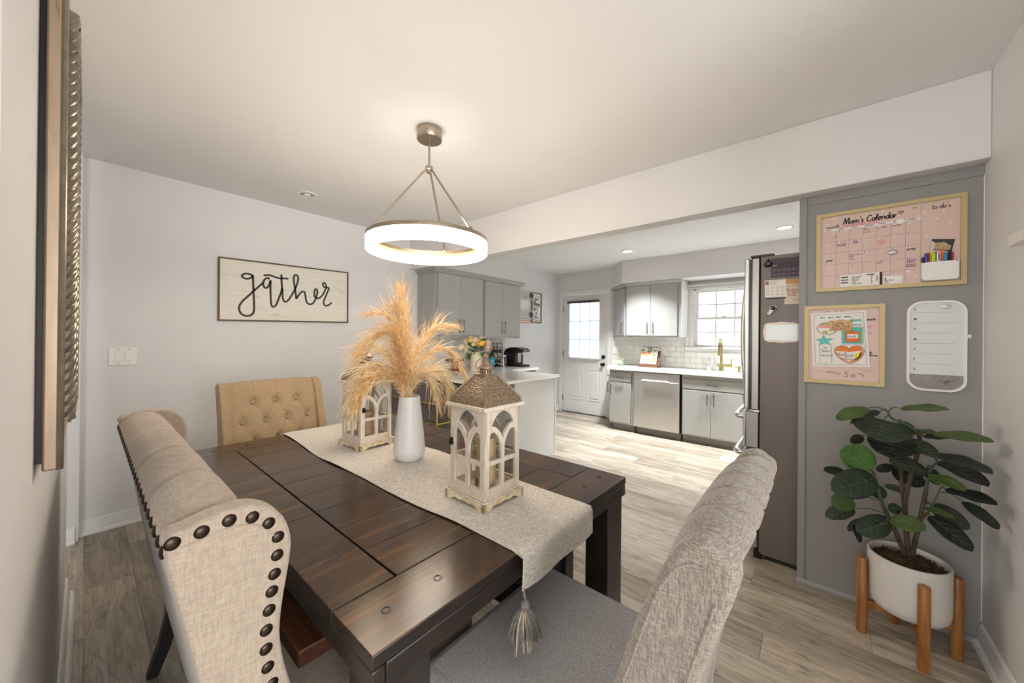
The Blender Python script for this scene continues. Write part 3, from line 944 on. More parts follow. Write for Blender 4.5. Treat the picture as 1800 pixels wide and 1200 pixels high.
# cabinet over the refrigerator
c = thing('over_fridge_cabinet', 'grey cabinet mounted above the refrigerator behind the partition', 'cabinet', (0.2, 3.05, 1.86))
obj('body', B(-0.24, 0.344, -0.43, 0.43, 0, 0.24), CAB, c, bevel=0.002)
for y0, y1, hy in ((-0.42, -0.003, -0.05), (0.003, 0.42, 0.05)):
    d = obj('door', B(-0.261, -0.241, y0, y1, 0.012, 0.23), CAB, c, bevel=0.0025)
    bar_pull(d, (-0.261, hy, 0.03), (-0.261, hy, 0.13), (-1, 0, 0))

# ================================================================== DINING TABLE
TX0, TX1, TY0, TY1, TZ = -2.228, -0.575, 0.318, 1.384, 0.76
tb = thing('dining_table', 'dark brown plank-top dining table with chunky square legs under the ring pendant', 'table', (-1.4, 0.85, 0))
def tplank(x0, x1, y0, y1):
    g = 0.0012
    o = obj('plank', B(-(x1 - x0) / 2 + g, (x1 - x0) / 2 - g, -(y1 - y0) / 2 + g, (y1 - y0) / 2 - g, -0.026, 0), TOPY, tb, bevel=0.0022)
    o.location = ((x0 + x1) / 2 + 1.4, (y0 + y1) / 2 - 0.85, TZ)
    o.data.materials.append(TLEG)
    for pg_ in o.data.polygons:
        if abs(pg_.normal.z) < 0.5:
            pg_.material_index = 1
LX0, LX1, MY0, MY1 = -2.075, -0.733, 0.463, 1.238
tplank(TX0, LX0, TY0, TY1)
tplank(LX1, TX1, TY0, TY1)
for i in range(9):
    a = LX0 + (LX1 - LX0) * i / 9
    b_ = LX0 + (LX1 - LX0) * (i + 1) / 9
    tplank(a, b_, MY0 + 0.001, MY1 - 0.001)
for i in range(3):
    a = LX0 + (LX1 - LX0) * i / 3
    b_ = LX0 + (LX1 - LX0) * (i + 1) / 3
    tplank(a, b_, TY0, MY0 - 0.001)
    tplank(a, b_, MY1 + 0.001, TY1)
q = lambda x0, x1, y0, y1, z0, z1: B(x0 + 1.4, x1 + 1.4, y0 - 0.85, y1 - 0.85, z0, z1)
obj('subtop', q(TX0 + 0.012, TX1 - 0.012, TY0 + 0.012, TY1 - 0.012, 0.725, 0.7335), BLACKW, tb)
for a in ((TX0, TX1, TY0, TY0 + 0.03), (TX0, TX1, TY1 - 0.03, TY1)):
    obj('apron', q(a[0] + 0.002, a[1] - 0.002, a[2] + 0.002, a[3] - 0.002, 0.69, 0.731), TLEG, tb, bevel=0.003)
for a in ((TX0, TX0 + 0.03), (TX1 - 0.03, TX1)):
    obj('apron', q(a[0] + 0.003, a[1] - 0.003, TY0 + 0.03, TY1 - 0.03, 0.69, 0.731), TLEG, tb, bevel=0.003)
for xa in (TX0 + 0.012, TX1 - 0.105):
    for ya in (TY0 + 0.012, TY1 - 0.133):
        obj('leg', q(xa, xa + 0.093, ya, ya + 0.121, 0.0, 0.7245), TLEG, tb, bevel=0.003)
for y0 in (TY0 + 0.05, TY1 - 0.07):
    obj('inner_rail', q(TX0 + 0.1, TX1 - 0.1, y0, y0 + 0.02, 0.63, 0.7245), TLEG, tb)
pg = MB()
for x_, y_ in ((-0.655, 0.392), (-0.655, 0.52), (-0.655, 1.19), (-0.655, 1.31), (-2.15, 0.39), (-2.15, 0.52)):
    pg = MB().tube([(x_ + 1.4 + 0.0085 * math.cos(a), y_ - 0.85 + 0.0085 * math.sin(a), TZ + 0.0002) for a in [k * math.pi / 8 for k in range(16)]], 0.0011, 4, closed=True)
    obj('peg', pg, BLACKW, tb)

# ------------------------------------------------------------------ table runner
rn = thing('table_runner', 'woven oatmeal table runner hanging over the table end with a grey tassel', 'table runner', (-1.4, 0.88, TZ))
def run_pt(u, v, th=0.0):
    s = u * 1.76                      # running length from the far end
    near = 0.705 - 0.022 * math.sin(min(1, s / 1.4) * math.pi) + 0.006 * math.sin(s * 9)
    far = 1.095 - 0.035 * u + 0.006 * math.sin(s * 7 + 1)
    y = near + (far - near) * v
    flatL = 1.668
    x = -2.236 + s
    z = 0.0035 + 0.0016 * math.sin(s * 21 + v * 5) * math.sin(v * 8 + s * 3) + 0.0012 * math.sin(v * 17 + s * 11)
    z = max(z, 0.0018)
    if s > flatL - 0.012:
        k = s - (flatL - 0.012)
        R = 0.014
        a = min(k / R, math.pi / 2 * 0.98)
        x = -2.236 + flatL - 0.012 + R * math.sin(a) + 0.012 + 0.004 * math.sin(v * 9)
        z = 0.004 - R * (1 - math.cos(a)) - max(0, k - R * math.pi / 2) * (0.86 + 0.10 * math.sin(v * 3.1))
    return (x + 1.4, y - 0.88, z + th)
m = MB().grid(lambda u, v: run_pt(u, v, 0.0022), 110, 24)
n0 = len(m.v)
m.grid(lambda u, v: run_pt(u, v, 0.0), 110, 24, flip=True)
W1 = 111
edge = [i for i in range(W1)] + [W1 * j + 110 for j in range(1, 25)] + [W1 * 24 + i for i in range(109, -1, -1)] + [W1 * j for j in range(23, 0, -1)]
for k in range(len(edge)):
    a, b_ = edge[k], edge[(k + 1) % len(edge)]
    m.f.append((a, n0 + a, n0 + b_, b_))
obj('cloth', m, RUNN, rn, angle=80)
hem = MB().tube([run_pt(u / 60, 0.0, 0.001) for u in range(61)], 0.0022, 5)
obj('hem', hem, RUNN, rn)
ts = obj('tassel', MB().sphere((0, 0, 0), 0.012, 0.012, 0.014, 14, 10).tube([(0, 0, 0.012), (-0.003, 0.0, 0.026), (-0.008, 0.001, 0.037)], 0.0035, 6), TASS, rn)
ts.location = run_pt(1, 0.01)
ts.location = (ts.location[0] + 0.006, ts.location[1] - 0.001, ts.location[2] - 0.034)
fr, fr2 = MB(), MB()
R_ = random.Random(3)
for k in range(300):
    a = R_.random() * 2 * math.pi
    r0 = 0.009 * math.sqrt(R_.random())
    L = 0.050 + R_.random() * 0.022
    sp = R_.uniform(0.020, 0.040) * (0.35 + 0.65 * R_.random())
    tgt = fr2 if k % 7 == 0 else fr
    if k % 7 == 0:
        L += 0.014
    pts = [(r0 * math.cos(a), r0 * math.sin(a), -0.008), ((r0 + sp * 0.6) * math.cos(a), (r0 + sp * 0.6) * math.sin(a), -0.03), ((r0 + sp) * math.cos(a + 0.1), (r0 + sp) * math.sin(a + 0.1), -0.008 - L)]
    tgt.tube(spline(pts, 3), [0.0022, 0.0023, 0.0023, 0.0023, 0.0022, 0.0019, 0.0012], 4)
obj('tassel_skirt', fr, TASS, ts)
obj('tassel_tips', fr2, TASSL, ts)

# ================================================================== SEATING
def section_back(sec, y0, y1, ny, dent, nsub=5):
    pts = spline([(p[0], 0, p[1]) for p in sec], nsub)
    nv_ = len(pts) - 1
    def fn(u, v):
        k = min(int(round(v * nv_)), nv_)
        p = pts[k]
        t_ = pts[min(k + 1, nv_)] - pts[max(k - 1, 0)]
        n = Vector((t_.z, 0, -t_.x)).normalized()
        y = y0 + (y1 - y0) * u
        d = dent(y, p.z, k / nv_)
        return (p.x + n.x * d, y, p.z + n.z * d)
    m = MB().grid(fn, ny, nv_, flip=True)
    m.f.append(tuple((ny + 1) * j for j in range(nv_ + 1)))
    m.f.append(tuple((ny + 1) * j + ny for j in range(nv_ + 1))[::-1])
    return m

def seg_d(px, py, a, b):
    dx, dy = b[0] - a[0], b[1] - a[1]
    t_ = max(0, min(1, ((px - a[0]) * dx + (py - a[1]) * dy) / (dx * dx + dy * dy)))
    return math.hypot(px - a[0] - t_ * dx, py - a[1] - t_ * dy)

def wing_chair(label, loc, rz, fab, seatfab, tuft, cat='chair'):
    c = thing('wingback_chair', label, cat, loc, rz)
    H = 0.283
    ny_ = 120
    sec = [(-0.085, 0.46), (-0.150, 0.6), (-0.196, 0.75), (-0.232, 0.88), (-0.254, 0.945), (-0.276, 0.985), (-0.306, 1.004), (-0.335, 1.0), (-0.349, 0.984)]
    dz = 0.0 if tuft else 0.017
    sec = [(a_, b_ + dz * max(0.0, (b_ - 0.82) / 0.18)) for a_, b_ in sec]
    rows = [(0.889, (-0.12, 0.0, 0.12)), (0.776, (-0.18, -0.06, 0.06, 0.18)), (0.661, (-0.12, 0.0, 0.12)), (0.55, (-0.18, -0.06, 0.06, 0.18))]
    lines = []
    for i in range(3):
        for a in rows[i][1]:
            for b in rows[i + 1][1]:
                if abs(a - b) < 0.07:
                    lines.append(((a, rows[i][0]), (b, rows[i + 1][0])))
    pleats = (-0.135, -0.045, 0.045, 0.135)
    def dent(y, z, v):
        d = 0.014 * (1 - (abs(y) / 0.245) ** 4)
        if tuft:
            for zz, ys in rows:
                for yy in ys:
                    q2 = (y - yy) ** 2 + (z - zz) ** 2
                    if q2 < 0.004:
                        d -= 0.027 * math.exp(-q2 / 0.00046)
            if z < 0.9 and v < 0.62:
                for a, b in lines:
                    e = seg_d(y, z, a, b)
                    if e < 0.02:
                        d -= 0.0075 * math.exp(-e / 0.0045)
            if z > 0.889 and v < 0.75:
                for yy in (-0.12, 0.0, 0.12):
                    d -= 0.004 * math.exp(-(y - yy) ** 2 / 0.00004)
        else:
            if z > 0.7:
                for yy in pleats:
                    d -= 0.0055 * math.exp(-abs(y - yy) / 0.0045)
        return d
    bk = obj('back_cushion', section_back(sec, -0.242, 0.242, 96, dent), fab, c, angle=60)
    if tuft:
        bt = None
        pts = spline([(p[0], 0, p[1]) for p in sec], 12)
        for zz, ys in rows:
            px = min(pts, key=lambda p_: abs(p_.z - zz) + (1 if p_.x < -0.3 else 0)).x
            for yy in ys:
                if bt is None:
                    bt = obj('button', MB().sphere((0, 0, 0), 0.006, 0.0115, 0.0115, 14, 8), fab, bk)
                    o = bt
                else:
                    o = same(bt, 'button', bk)
                o.location = (px - 0.004, yy, zz)
    rear = [(-0.349, 0.988), (-0.305, 0.82), (-0.228, 0.48), (-0.2, 0.33), (-0.16, 0.33), (-0.19, 0.48), (-0.262, 0.8), (-0.31, 0.965)]
    obj('back_panel', MB().prism(rear, 'y', -0.279, 0.279), fab, c, bevel=0.008)
    wing = [(-0.353, 0.978), (-0.306, 0.82), (-0.23, 0.48), (-0.2, 0.34), (-0.02, 0.34), (-0.055, 0.44), (-0.105, 0.57), (-0.163, 0.735), (-0.207, 0.86), (-0.232, 0.935), (-0.25, 0.975), (-0.276, 1.001), (-0.306, 1.012), (-0.338, 1.004)]
    if not tuft:
        wing = [(-0.355, 0.99), (-0.31, 0.84), (-0.23, 0.48), (-0.2, 0.34), (-0.02, 0.34), (-0.055, 0.44), (-0.115, 0.57), (-0.18, 0.745), (-0.213, 0.857), (-0.24, 0.93), (-0.256, 0.97), (-0.272, 1.003), (-0.292, 1.026), (-0.315, 1.034), (-0.338, 1.022)]
    pip = spline([(-0.33, 0, 0.985), (-0.296, 0, 0.982), (-0.268, 0, 0.956), (-0.238, 0, 0.885), (-0.192, 0, 0.745), (-0.136, 0, 0.59), (-0.088, 0, 0.46)], 5)
    for s in (-1, 1):
        wg = obj('wing', MB().prism([(p_.x, p_.y) for p_ in spline([(a_, b_, 0) for a_, b_ in wing], 3, True)], 'y', s * (H - 0.046), s * H), fab, c, bevel=0.014, seg=3, angle=80)
        obj('piping', MB().tube([(p.x, s * (H - 0.0004), p.z + dz * max(0.0, (p.z - 0.82) / 0.18)) for p in pip], 0.0022, 6), fab, wg)
        obj('rear_piping', MB().tube([(-0.328, s * (H - 0.0004), 0.955), (-0.29, s * (H - 0.0004), 0.82), (-0.214, s * (H - 0.0004), 0.48)], 0.0022, 6), fab, wg)
    obj('seat', B(-0.19, 0.337, -0.283, 0.283, 0.365, 0.482), seatfab, c, bevel=0.032, seg=4, angle=80)
    obj('seat_rail', B(-0.2, 0.322, -0.272, 0.272, 0.30, 0.37), fab, c, bevel=0.008)
    for sx in (0, 1):
        for sy in (-1, 1):
            if sx:
                obj('leg', MB().tube([(0.285, sy * 0.235, 0.31), (0.29, sy * 0.238, 0.0)], [0.031, 0.022], 4), BLACKW, c, smooth=False)
            else:
                obj('leg', MB().tube([(-0.165, sy * 0.235, 0.34), (-0.19, sy * 0.238, 0.18), (-0.255, sy * 0.24, 0.0)], [0.031, 0.029, 0.022], 4), BLACKW, c, smooth=False)
    return c

wing_chair('grey heather wingback chair in the foreground with its seat under the tassel', (-0.43, 0.822, 0), math.pi, HERR, HERS, False)
wing_chair('tan button-tufted wingback chair at the far end of the table', (-2.41, 0.787, 0), 0.0, LINENT, LINENT, True)

# wide wingback settee along the near side of the table
st = thing('wingback_settee', 'beige linen wingback settee with dark nailheads along the near side of the table', 'settee', (-1.38, 0.4, 0))
so = lambda x, y, z: (x + 1.38, y - 0.4, z)
XN, XF = -0.76, -2.0
sec = [(0.300, 0.46), (0.285, 0.55), (0.256, 0.68), (0.234, 0.8), (0.221, 0.88), (0.212, 0.94), (0.198, 0.983), (0.174, 1.008), (0.148, 1.016), (0.112, 1.006), (0.089, 0.985), (0.083, 0.962)]
pts = spline([(p[0], 0, p[1]) for p in sec], 5)
nv_ = len(pts) - 1
SEAMS = (-1.02, -1.26, -1.5, -1.74)
def sfn(u, v):
    k = min(int(round(v * nv_)), nv_)
    p = pts[k]
    t_ = pts[min(k + 1, nv_)] - pts[max(k - 1, 0)]
    n = Vector((t_.z, 0, -t_.x)).normalized()
    x = -0.80 + (XF + 0.04 + 0.80) * u
    d = 0.004 * math.sin(u * 30) * math.sin(v * 6)
    for s in SEAMS:
        d -= 0.006 * math.exp(-(x - s) ** 2 / 0.00006)
    d -= 0.03 * math.exp(-((x + 0.80) / 0.03) ** 2) + 0.03 * math.exp(-((x - XF - 0.04) / 0.03) ** 2)
    return so(x, p.x + n.x * d, p.z + n.z * d)
obj('back_roll', MB().grid(sfn, 140, nv_), LINEN, st, angle=70)
rp = [(0.079, 0.972), (0.098, 0.87), (0.121, 0.752), (0.2, 0.29), (0.24, 0.29), (0.165, 0.75), (0.12, 0.95), (0.10, 0.985)]
bp = obj('back_panel', MB().prism([(a - 0.4, b) for a, b in rp], 'x', XN + 1.38 - 0.006, XF + 1.38 + 0.006), LINEN, st, bevel=0.008)
nail0 = None
def nail(parent, p, axis):
    global nail0
    if nail0 is None:
        nail0 = o = obj('nailhead', MB().sphere((0, 0, 0), 0.0045, 0.0105, 0.0105, 16, 10), BRONZE, parent)
    else:
        o = same(nail0, 'nailhead', parent)
    o.location = p
    o.rotation_euler = (0, 0, 0) if axis == 'x' else (0, 0, math.pi / 2)
x_ = XN - 0.028
while x_ > XF + 0.02:
    nail(bp, so(x_, 0.0805, 0.962), 'y')
    x_ -= 0.0465
wo = [(0.080, 0.984), (0.103, 0.998), (0.138, 1.007), (0.180, 1.009), (0.216, 0.995), (0.243, 0.966), (0.256, 0.925), (0.255, 0.888), (0.249, 0.847), (0.243, 0.807), (0.239, 0.755), (0.246, 0.696), (0.261, 0.632), (0.275, 0.56), (0.285, 0.47), (0.285, 0.30), (0.2, 0.30), (0.121, 0.752), (0.099, 0.868)]
nl = [(0.089, 0.983), (0.124, 0.987), (0.160, 0.992), (0.193, 0.985), (0.218, 0.965), (0.233, 0.934), (0.232, 0.901), (0.228, 0.868), (0.224, 0.838), (0.220, 0.806), (0.216, 0.772), (0.216, 0.738), (0.219, 0.703), (0.226, 0.668), (0.236, 0.634), (0.246, 0.6), (0.256, 0.565), (0.262, 0.53), (0.265, 0.495), (0.265, 0.46), (0.265, 0.425), (0.265, 0.39), (0.265, 0.355)]
for x0, x1, face in ((XN, XN - 0.05, XN), (XF + 0.05, XF, XF)):
    wo2 = wo if face == XN else [(a + (0.014 if a > 0.15 and b > 0.6 else 0.0), b + (0.004 if b > 0.9 else 0)) for a, b in wo]
    wg = obj('wing', MB().prism([(p_.x - 0.4, p_.y) for p_ in spline([(a, b, 0) for a, b in wo2], 3, True)], 'x', x0 + 1.38, x1 + 1.38), LINEN, st, bevel=0.016, seg=4, angle=80)
    for a, b in nl:
        nail(wg, so(face, a, b), 'x')
    sg = 1 if face == XN else -1
    pp = spline([so(face + sg * 0.0003, a, b) for a, b in ((0.098, 0.972), (0.13, 0.976), (0.165, 0.979), (0.2, 0.968), (0.226, 0.94), (0.243, 0.9), (0.239, 0.86), (0.231, 0.8), (0.228, 0.74), (0.236, 0.68), (0.26, 0.6), (0.272, 0.5), (0.273, 0.36))], 4)
    obj('piping', MB().tube(pp, 0.0018, 6), LINEN, wg)
obj('seat', B(-0.805 + 1.38, -1.955 + 1.38, 0.25 - 0.4, 0.79 - 0.4, 0.385, 0.505), LINEN, st, bevel=0.03, seg=4, angle=80)
obj('seat_rail', B(-0.775 + 1.38, -1.985 + 1.38, 0.21 - 0.4, 0.775 - 0.4, 0.285, 0.39), LINEN, st, bevel=0.01)
for xx in (-0.83, -1.93):
    obj('leg', MB().tube([so(xx, 0.235, 0.33), so(xx, 0.228, 0.2), so(xx, 0.205, 0.1), so(xx, 0.172, 0.0)], [0.032, 0.030, 0.027, 0.022], 4), BLACKW, st, smooth=False)
    obj('leg', MB().tube([so(xx, 0.74, 0.30), so(xx, 0.745, 0.0)], [0.03, 0.021], 4), BLACKW, st, smooth=False)

bd = thing('wooden_board', 'thick dark walnut board lying on the settee seat under the table edge', 'board', (-1.22, 0.48, 0.506))
obj('board', MB().prism([(-0.28, -0.145), (0.275, -0.145), (0.282, 0.145), (-0.28, 0.145)], 'z', 0, 0.041), WALNUT, bd, bevel=0.003)

bn = thing('dining_bench', 'dark leather topped bench tucked under the far side of the table', 'bench', (-1.4, 1.14, 0))
obj('cushion', B(-0.64, 0.637, -0.19, 0.185, 0.425, 0.482), plain('dark_leather', (38, 33, 31), 0.35, bs=0.1, bscale=200), bn, bevel=0.02, seg=4, angle=80)
obj('apron', B(-0.61, 0.62, -0.165, 0.165, 0.345, 0.425), BLACKW, bn, bevel=0.003)
for sx in (-0.605, 0.585):
    for sy in (-0.165, 0.11):
        obj('leg', B(sx, sx + 0.05, sy, sy + 0.06, 0, 0.43), TLEG, bn, bevel=0.003)

# velvet counter stools with gold frames, tucked under the peninsula overhang
def stool(x, label):
    c = thing('counter_stool', label, 'stool', (x, 2.36, 0))
    obj('velvet_back', B(-0.19, 0.19, -0.185, -0.12, 0.475, 0.845), VELVET, c, bevel=0.02, seg=3, angle=80)
    for s in (-1, 1):
        obj('velvet_side', B(s * 0.19, s * 0.135, -0.15, 0.20, 0.475, 0.80), VELVET, c, bevel=0.018, seg=3, angle=80)
    obj('seat', B(-0.135, 0.135, -0.12, 0.20, 0.55, 0.66), VELVET, c, bevel=0.025, seg=3, angle=80)
    f = MB()
    b0 = 0.0075
    for z in (0.468, 0.655):
        f.box(-0.205, 0.205, -0.208, -0.193, z - b0, z + b0)
    for s in (-0.198, 0.198):
        f.box(s - b0, s + b0, -0.208, -0.193, 0.468, 0.655)
    obj('gold_frame', f, GOLD, c, smooth=False)
    for s in (-0.198, 0.198):
        obj('frame_rail', MB().box(s - b0, s + b0, -0.193, 0.21, 0.4605, 0.4755), GOLD, c, smooth=False)
        for yy in (-0.2, 0.205):
            obj('leg', B(s - b0, s + b0, yy - b0, yy + b0, 0, 0.462), GOLD, c, smooth=False)
    obj('footrest', B(-0.19, 0.19, 0.198, 0.212, 0.16, 0.174), GOLD, c, smooth=False)
stool(-2.955, 'brown velvet counter stool with gold frame nearest the peninsula end')
stool(-3.39, 'brown velvet counter stool with gold frame nearest the left wall')

# ================================================================== LANTERNS, VASE, PLUMES
t = NT('pierced_metal')
vo = t.n('ShaderNodeTexVoronoi', feature='F1')
t.l(t.coord((1, 1, 1)), vo.inputs['Vector'])
vo.inputs['Scale'].default_value = 165
t.base(t.ramp(vo.outputs['Distance'], [(0.15, (84, 70, 58)), (0.45, (138, 118, 96)), (0.8, (156, 136, 112))]))
t.bump(vo.outputs['Distance'], 0.6, 0.003)
t.l(t.ramp(vo.outputs['Distance'], [(0.15, (0, 0, 0, 1)), (0.19, (1, 1, 1, 1))]), t.b.inputs['Alpha'])
PIERCED = t.set(0.42, 0.55)
LMET = plain('antique_metal', (138, 118, 96), 0.45, 0.55, var=0.15, vs=40)
t = NT('whitewashed_wood')
f_ = t.noise(t.coord((6, 6, 1.2)), 14, 5, 0.6)
g_ = t.noise(t.coord(), 22, 4, 0.6)
cc = t.ramp(f_, [(0.3, (192, 177, 156)), (0.5, (209, 197, 179)), (0.7, (219, 209, 194))])
t.base(t.mix(t.ramp(g_, [(0.60, (0, 0, 0, 1)), (0.78, (0.5, 0.5, 0.5, 1))]), cc, (204, 176, 138)))
t.bump(f_, 0.1, 0.001)
WASH = t.set(0.6)
t = NT('worn_base_wood')
g_ = t.noise(t.coord(), 26, 4, 0.65)
t.base(t.ramp(g_, [(0.35, (232, 222, 202)), (0.55, (214, 196, 158)), (0.72, (176, 144, 96))]))
WASHB = t.set(0.6)
WAX = plain('candle_wax', (212, 186, 148), 0.5, var=0.05, vs=14)
WAXD = plain('candle_wax_brown', (170, 138, 104), 0.5, var=0.06, vs=14)

def lantern(label, loc, rz, latch_side):
    c = thing('lantern', label, 'lantern', loc, rz)
    hw = 0.0825
    # scalloped plinth
    def scallop(s):
        a = s * 0.094
        pr_ = [(-a, 0.0), (-a * 0.74, 0.0)]
        for k in range(13):
            u = -0.74 + 1.48 * k / 12
            hgt = 0.010 + 0.0035 * abs(math.cos(u * 6.2)) if abs(u) < 0.6 else 0.010 * (0.74 - abs(u)) / 0.14 * 0.9
            pr_.append((u * a, hgt))
        pr_ += [(a * 0.74, 0.0), (a, 0.0), (a, 0.026), (-a, 0.026)]
        return pr_
    pl_ = MB()
    for k in range(4):
        m_ = MB().prism(scallop(1), 'y', -0.094, -0.082)
        m_.tf(Matrix.Rotation(k * math.pi / 2, 4, 'Z'))
        pl_.add(m_.v, m_.f)
    obj('plinth', pl_, WASHB, c, smooth=False)
    obj('plinth_top', B(-0.094, 0.094, -0.094, 0.094, 0.026, 0.031), WASH, c, bevel=0.002)
    obj('floor_board', B(-0.088, 0.088, -0.088, 0.088, 0.031, 0.037), WASH, c, bevel=0.002)
    z0 = 0.037
    lowL, lowR = rrect(-0.062, -0.008, 0.026, 0.098, 0.003, 2), rrect(0.008, 0.062, 0.026, 0.098, 0.003, 2)
    mid = [(-0.062, 0.112), (-0.008, 0.112), (-0.008, 0.150), (-0.012, 0.166), (-0.022, 0.184), (-0.034, 0.197), (-0.046, 0.203), (-0.056, 0.199), (-0.062, 0.185)]
    midR = [(-a, b) for a, b in mid][::-1]
    top = [(0, 0.176), (0.010, 0.194), (0.022, 0.208), (0.036, 0.218), (0.051, 0.222), (0.046, 0.234), (0.034, 0.249), (0.018, 0.260), (0, 0.266), (-0.018, 0.260), (-0.034, 0.249), (-0.046, 0.234), (-0.051, 0.222), (-0.036, 0.218), (-0.022, 0.208), (-0.010, 0.194)]
    for k in range(4):
        Mx = Matrix.Rotation(k * math.pi / 2, 4, 'Z') @ T(0, -hw + 0.0045, z0) @ TOY
        p_ = holed('side_panel', [rect(-hw + (0.009 if k % 2 else 0), hw - (0.009 if k % 2 else 0), 0, 0.272), lowL, lowR, mid, midR, top], 0.009, WASH, c, Mx, 0.0012)
        gl = MB().box(-0.07, 0.07, -hw + 0.0098, -hw + 0.0108, z0 + 0.02, z0 + 0.269)
        gl.tf(Matrix.Rotation(k * math.pi / 2, 4, 'Z'))
        obj('pane', gl, GLASS, p_, smooth=False)
    obj('rim', B(-0.095, 0.095, -0.095, 0.095, 0.309, 0.322), WASH, c, bevel=0.002)
    prof = [(0.0875, 0.322), (0.0862, 0.329), (0.0825, 0.338), (0.076, 0.349), (0.0675, 0.361), (0.0565, 0.3745), (0.045, 0.389), (0.0345, 0.403), (0.0275, 0.414)]
    rf = MB()
    for k in range(4):
        ca, sa = math.cos(k * math.pi / 2), math.sin(k * math.pi / 2)
        def fn(u, v):
            i = v * (len(prof) - 1)
            j = min(int(i), len(prof) - 2)
            fr_ = i - j
            w_ = prof[j][0] * (1 - fr_) + prof[j + 1][0] * fr_
            z_ = prof[j][1] * (1 - fr_) + prof[j + 1][1] * fr_
            x, y = (2 * u - 1) * w_, -w_
            return (x * ca - y * sa, x * sa + y * ca, z_)
        rf.grid(fn, 8, 16)
    r_ = obj('roof', rf, PIERCED, c, angle=30)
    for k in range(4):
        s1, s2 = ((1, 1), (-1, 1), (-1, -1), (1, -1))[k]
        obj('roof_ridge', MB().tube([(s1 * w_, s2 * w_, z_ + 0.0008) for w_, z_ in prof], 0.0032, 6), LMET, r_)
    obj('roof_plate', B(-0.029, 0.029, -0.029, 0.029, 0.412, 0.416), LMET, c, bevel=0.001)
    nk = obj('vent_collar', MB().lathe([(0.019, 0.416), (0.019, 0.419)], n=24), LMET, c)
    for k in range(14):
        a = k * 2 * math.pi / 14
        obj('vent_bar', MB().box(-0.002, 0.002, 0.0165, 0.0195, 0.419, 0.431).tf(Matrix.Rotation(a, 4, 'Z')), LMET, nk, smooth=False)
    obj('cap', MB().lathe([(0.020, 0.430), (0.022, 0.433), (0.027, 0.436), (0.027, 0.439), (0.019, 0.447), (0.013, 0.455), (0.010, 0.462), (0.0075, 0.466), (0.009, 0.469), (0.010, 0.473), (0.008, 0.478), (0.005, 0.482), (0.001, 0.484)], n=28), LMET, c)
    rg = [(-(0.008 + 0.026 * math.sin(a)) * 0.76, -(0.008 + 0.026 * math.sin(a)) * 0.65, 0.445 + 0.026 * math.cos(a)) for a in [math.pi * (0.10 + 0.86 * k / 16) for k in range(17)]]
    obj('ring_handle', MB().tube(rg, 0.0022, 6), LMET, c)
    la = obj('latch', MB().box(-0.010, 0.002, -0.0005, 0.004, -0.012, 0.012).box(-0.016, 0.006, 0.002, 0.006, -0.006, -0.001).cyl((-0.004, 0.002, 0.006), (-0.004, 0.008, 0.006), 0.004, 8).cyl((0.0, 0.002, -0.008), (0.0, 0.008, -0.008), 0.003, 8), DARKM, c, smooth=False)
    if latch_side == 'near':
        la.location = (-0.079, -hw - 0.001, 0.19); la.rotation_euler = (0, 0, math.pi)
    else:
        la.location = (hw + 0.001, -0.074, 0.19); la.rotation_euler = (0, 0, -math.pi / 2)
    if latch_side == 'near':
        ps = MB()
        for cx_, pts_ in ((0, [(0.040, 0.222), (0.026, 0.212), (0.012, 0.196), (0.003, 0.17), (0.0, 0.14), (0.0, 0.09), (-0.001, 0.03)]),):
            stroke(ps, pts_, 0.006, lambda a, b, h: (a, -hw - h - 0.0002, b + z0), 0.0004)
        obj('pink_smear', ps, plain('pink_smear', (226, 190, 192), 0.7), c)
    return c
lantern('whitewashed wooden lantern nearest the tassel end, with a pierced metal roof and a pink smear', (-0.866, 0.885, TZ + 0.005), -0.02, 'near')
lantern('whitewashed wooden lantern near the tan chair, partly behind the pampas plumes', (-1.718, 0.912, TZ + 0.005), 0.07, 'right')
def candle(label, loc, h, r, mat, tagged=True):
    c = thing('pillar_candle', label, 'candle', loc)
    obj('wax', MB().lathe([(r * 0.97, 0), (r, 0.004), (r, h - 0.006), (r * 0.95, h), (r * 0.75, h - 0.004), (r * 0.2, h - 0.008), (0.001, h - 0.008)], n=28), mat, c)
    obj('wick', MB().tube([(0, 0, h - 0.01), (0.001, 0, h + 0.004)], 0.0012, 5), BLACKP, c)
    obj('battery_label', MB().prism([(r + 0.0008, -0.01), (r + 0.0016, -0.01), (r + 0.0016, 0.012), (r + 0.0008, 0.012)], 'z', 0.004, 0.03).tf(Matrix.Rotation(-1.9, 4, 'Z')), plain('candle_tag', (92, 88, 70), 0.5), c)
candle('tall tan pillar candle standing inside the lantern at the tassel end', (-0.862, 0.885, TZ + 0.0425), 0.165, 0.034, WAX)
candle('brown pillar candle standing inside the lantern behind the plumes', (-1.712, 0.905, TZ + 0.0425), 0.13, 0.032, WAXD)

vs_ = thing('white_vase', 'tall tapered matte white vase holding pampas plumes on the runner', 'vase', (-1.372, 0.925, TZ + 0.0055))
obj('body', MB().lathe([(0.044, 0.0), (0.050, 0.002), (0.0585, 0.012), (0.0665, 0.030), (0.069, 0.044), (0.0672, 0.062), (0.0635, 0.10), (0.0565, 0.165), (0.0495, 0.23), (0.0448, 0.272), (0.0438, 0.277), (0.0425, 0.278), (0.041, 0.276), (0.042, 0.26), (0.05, 0.18), (0.06, 0.06), (0.001, 0.03)], n=48), WHITEC, vs_)

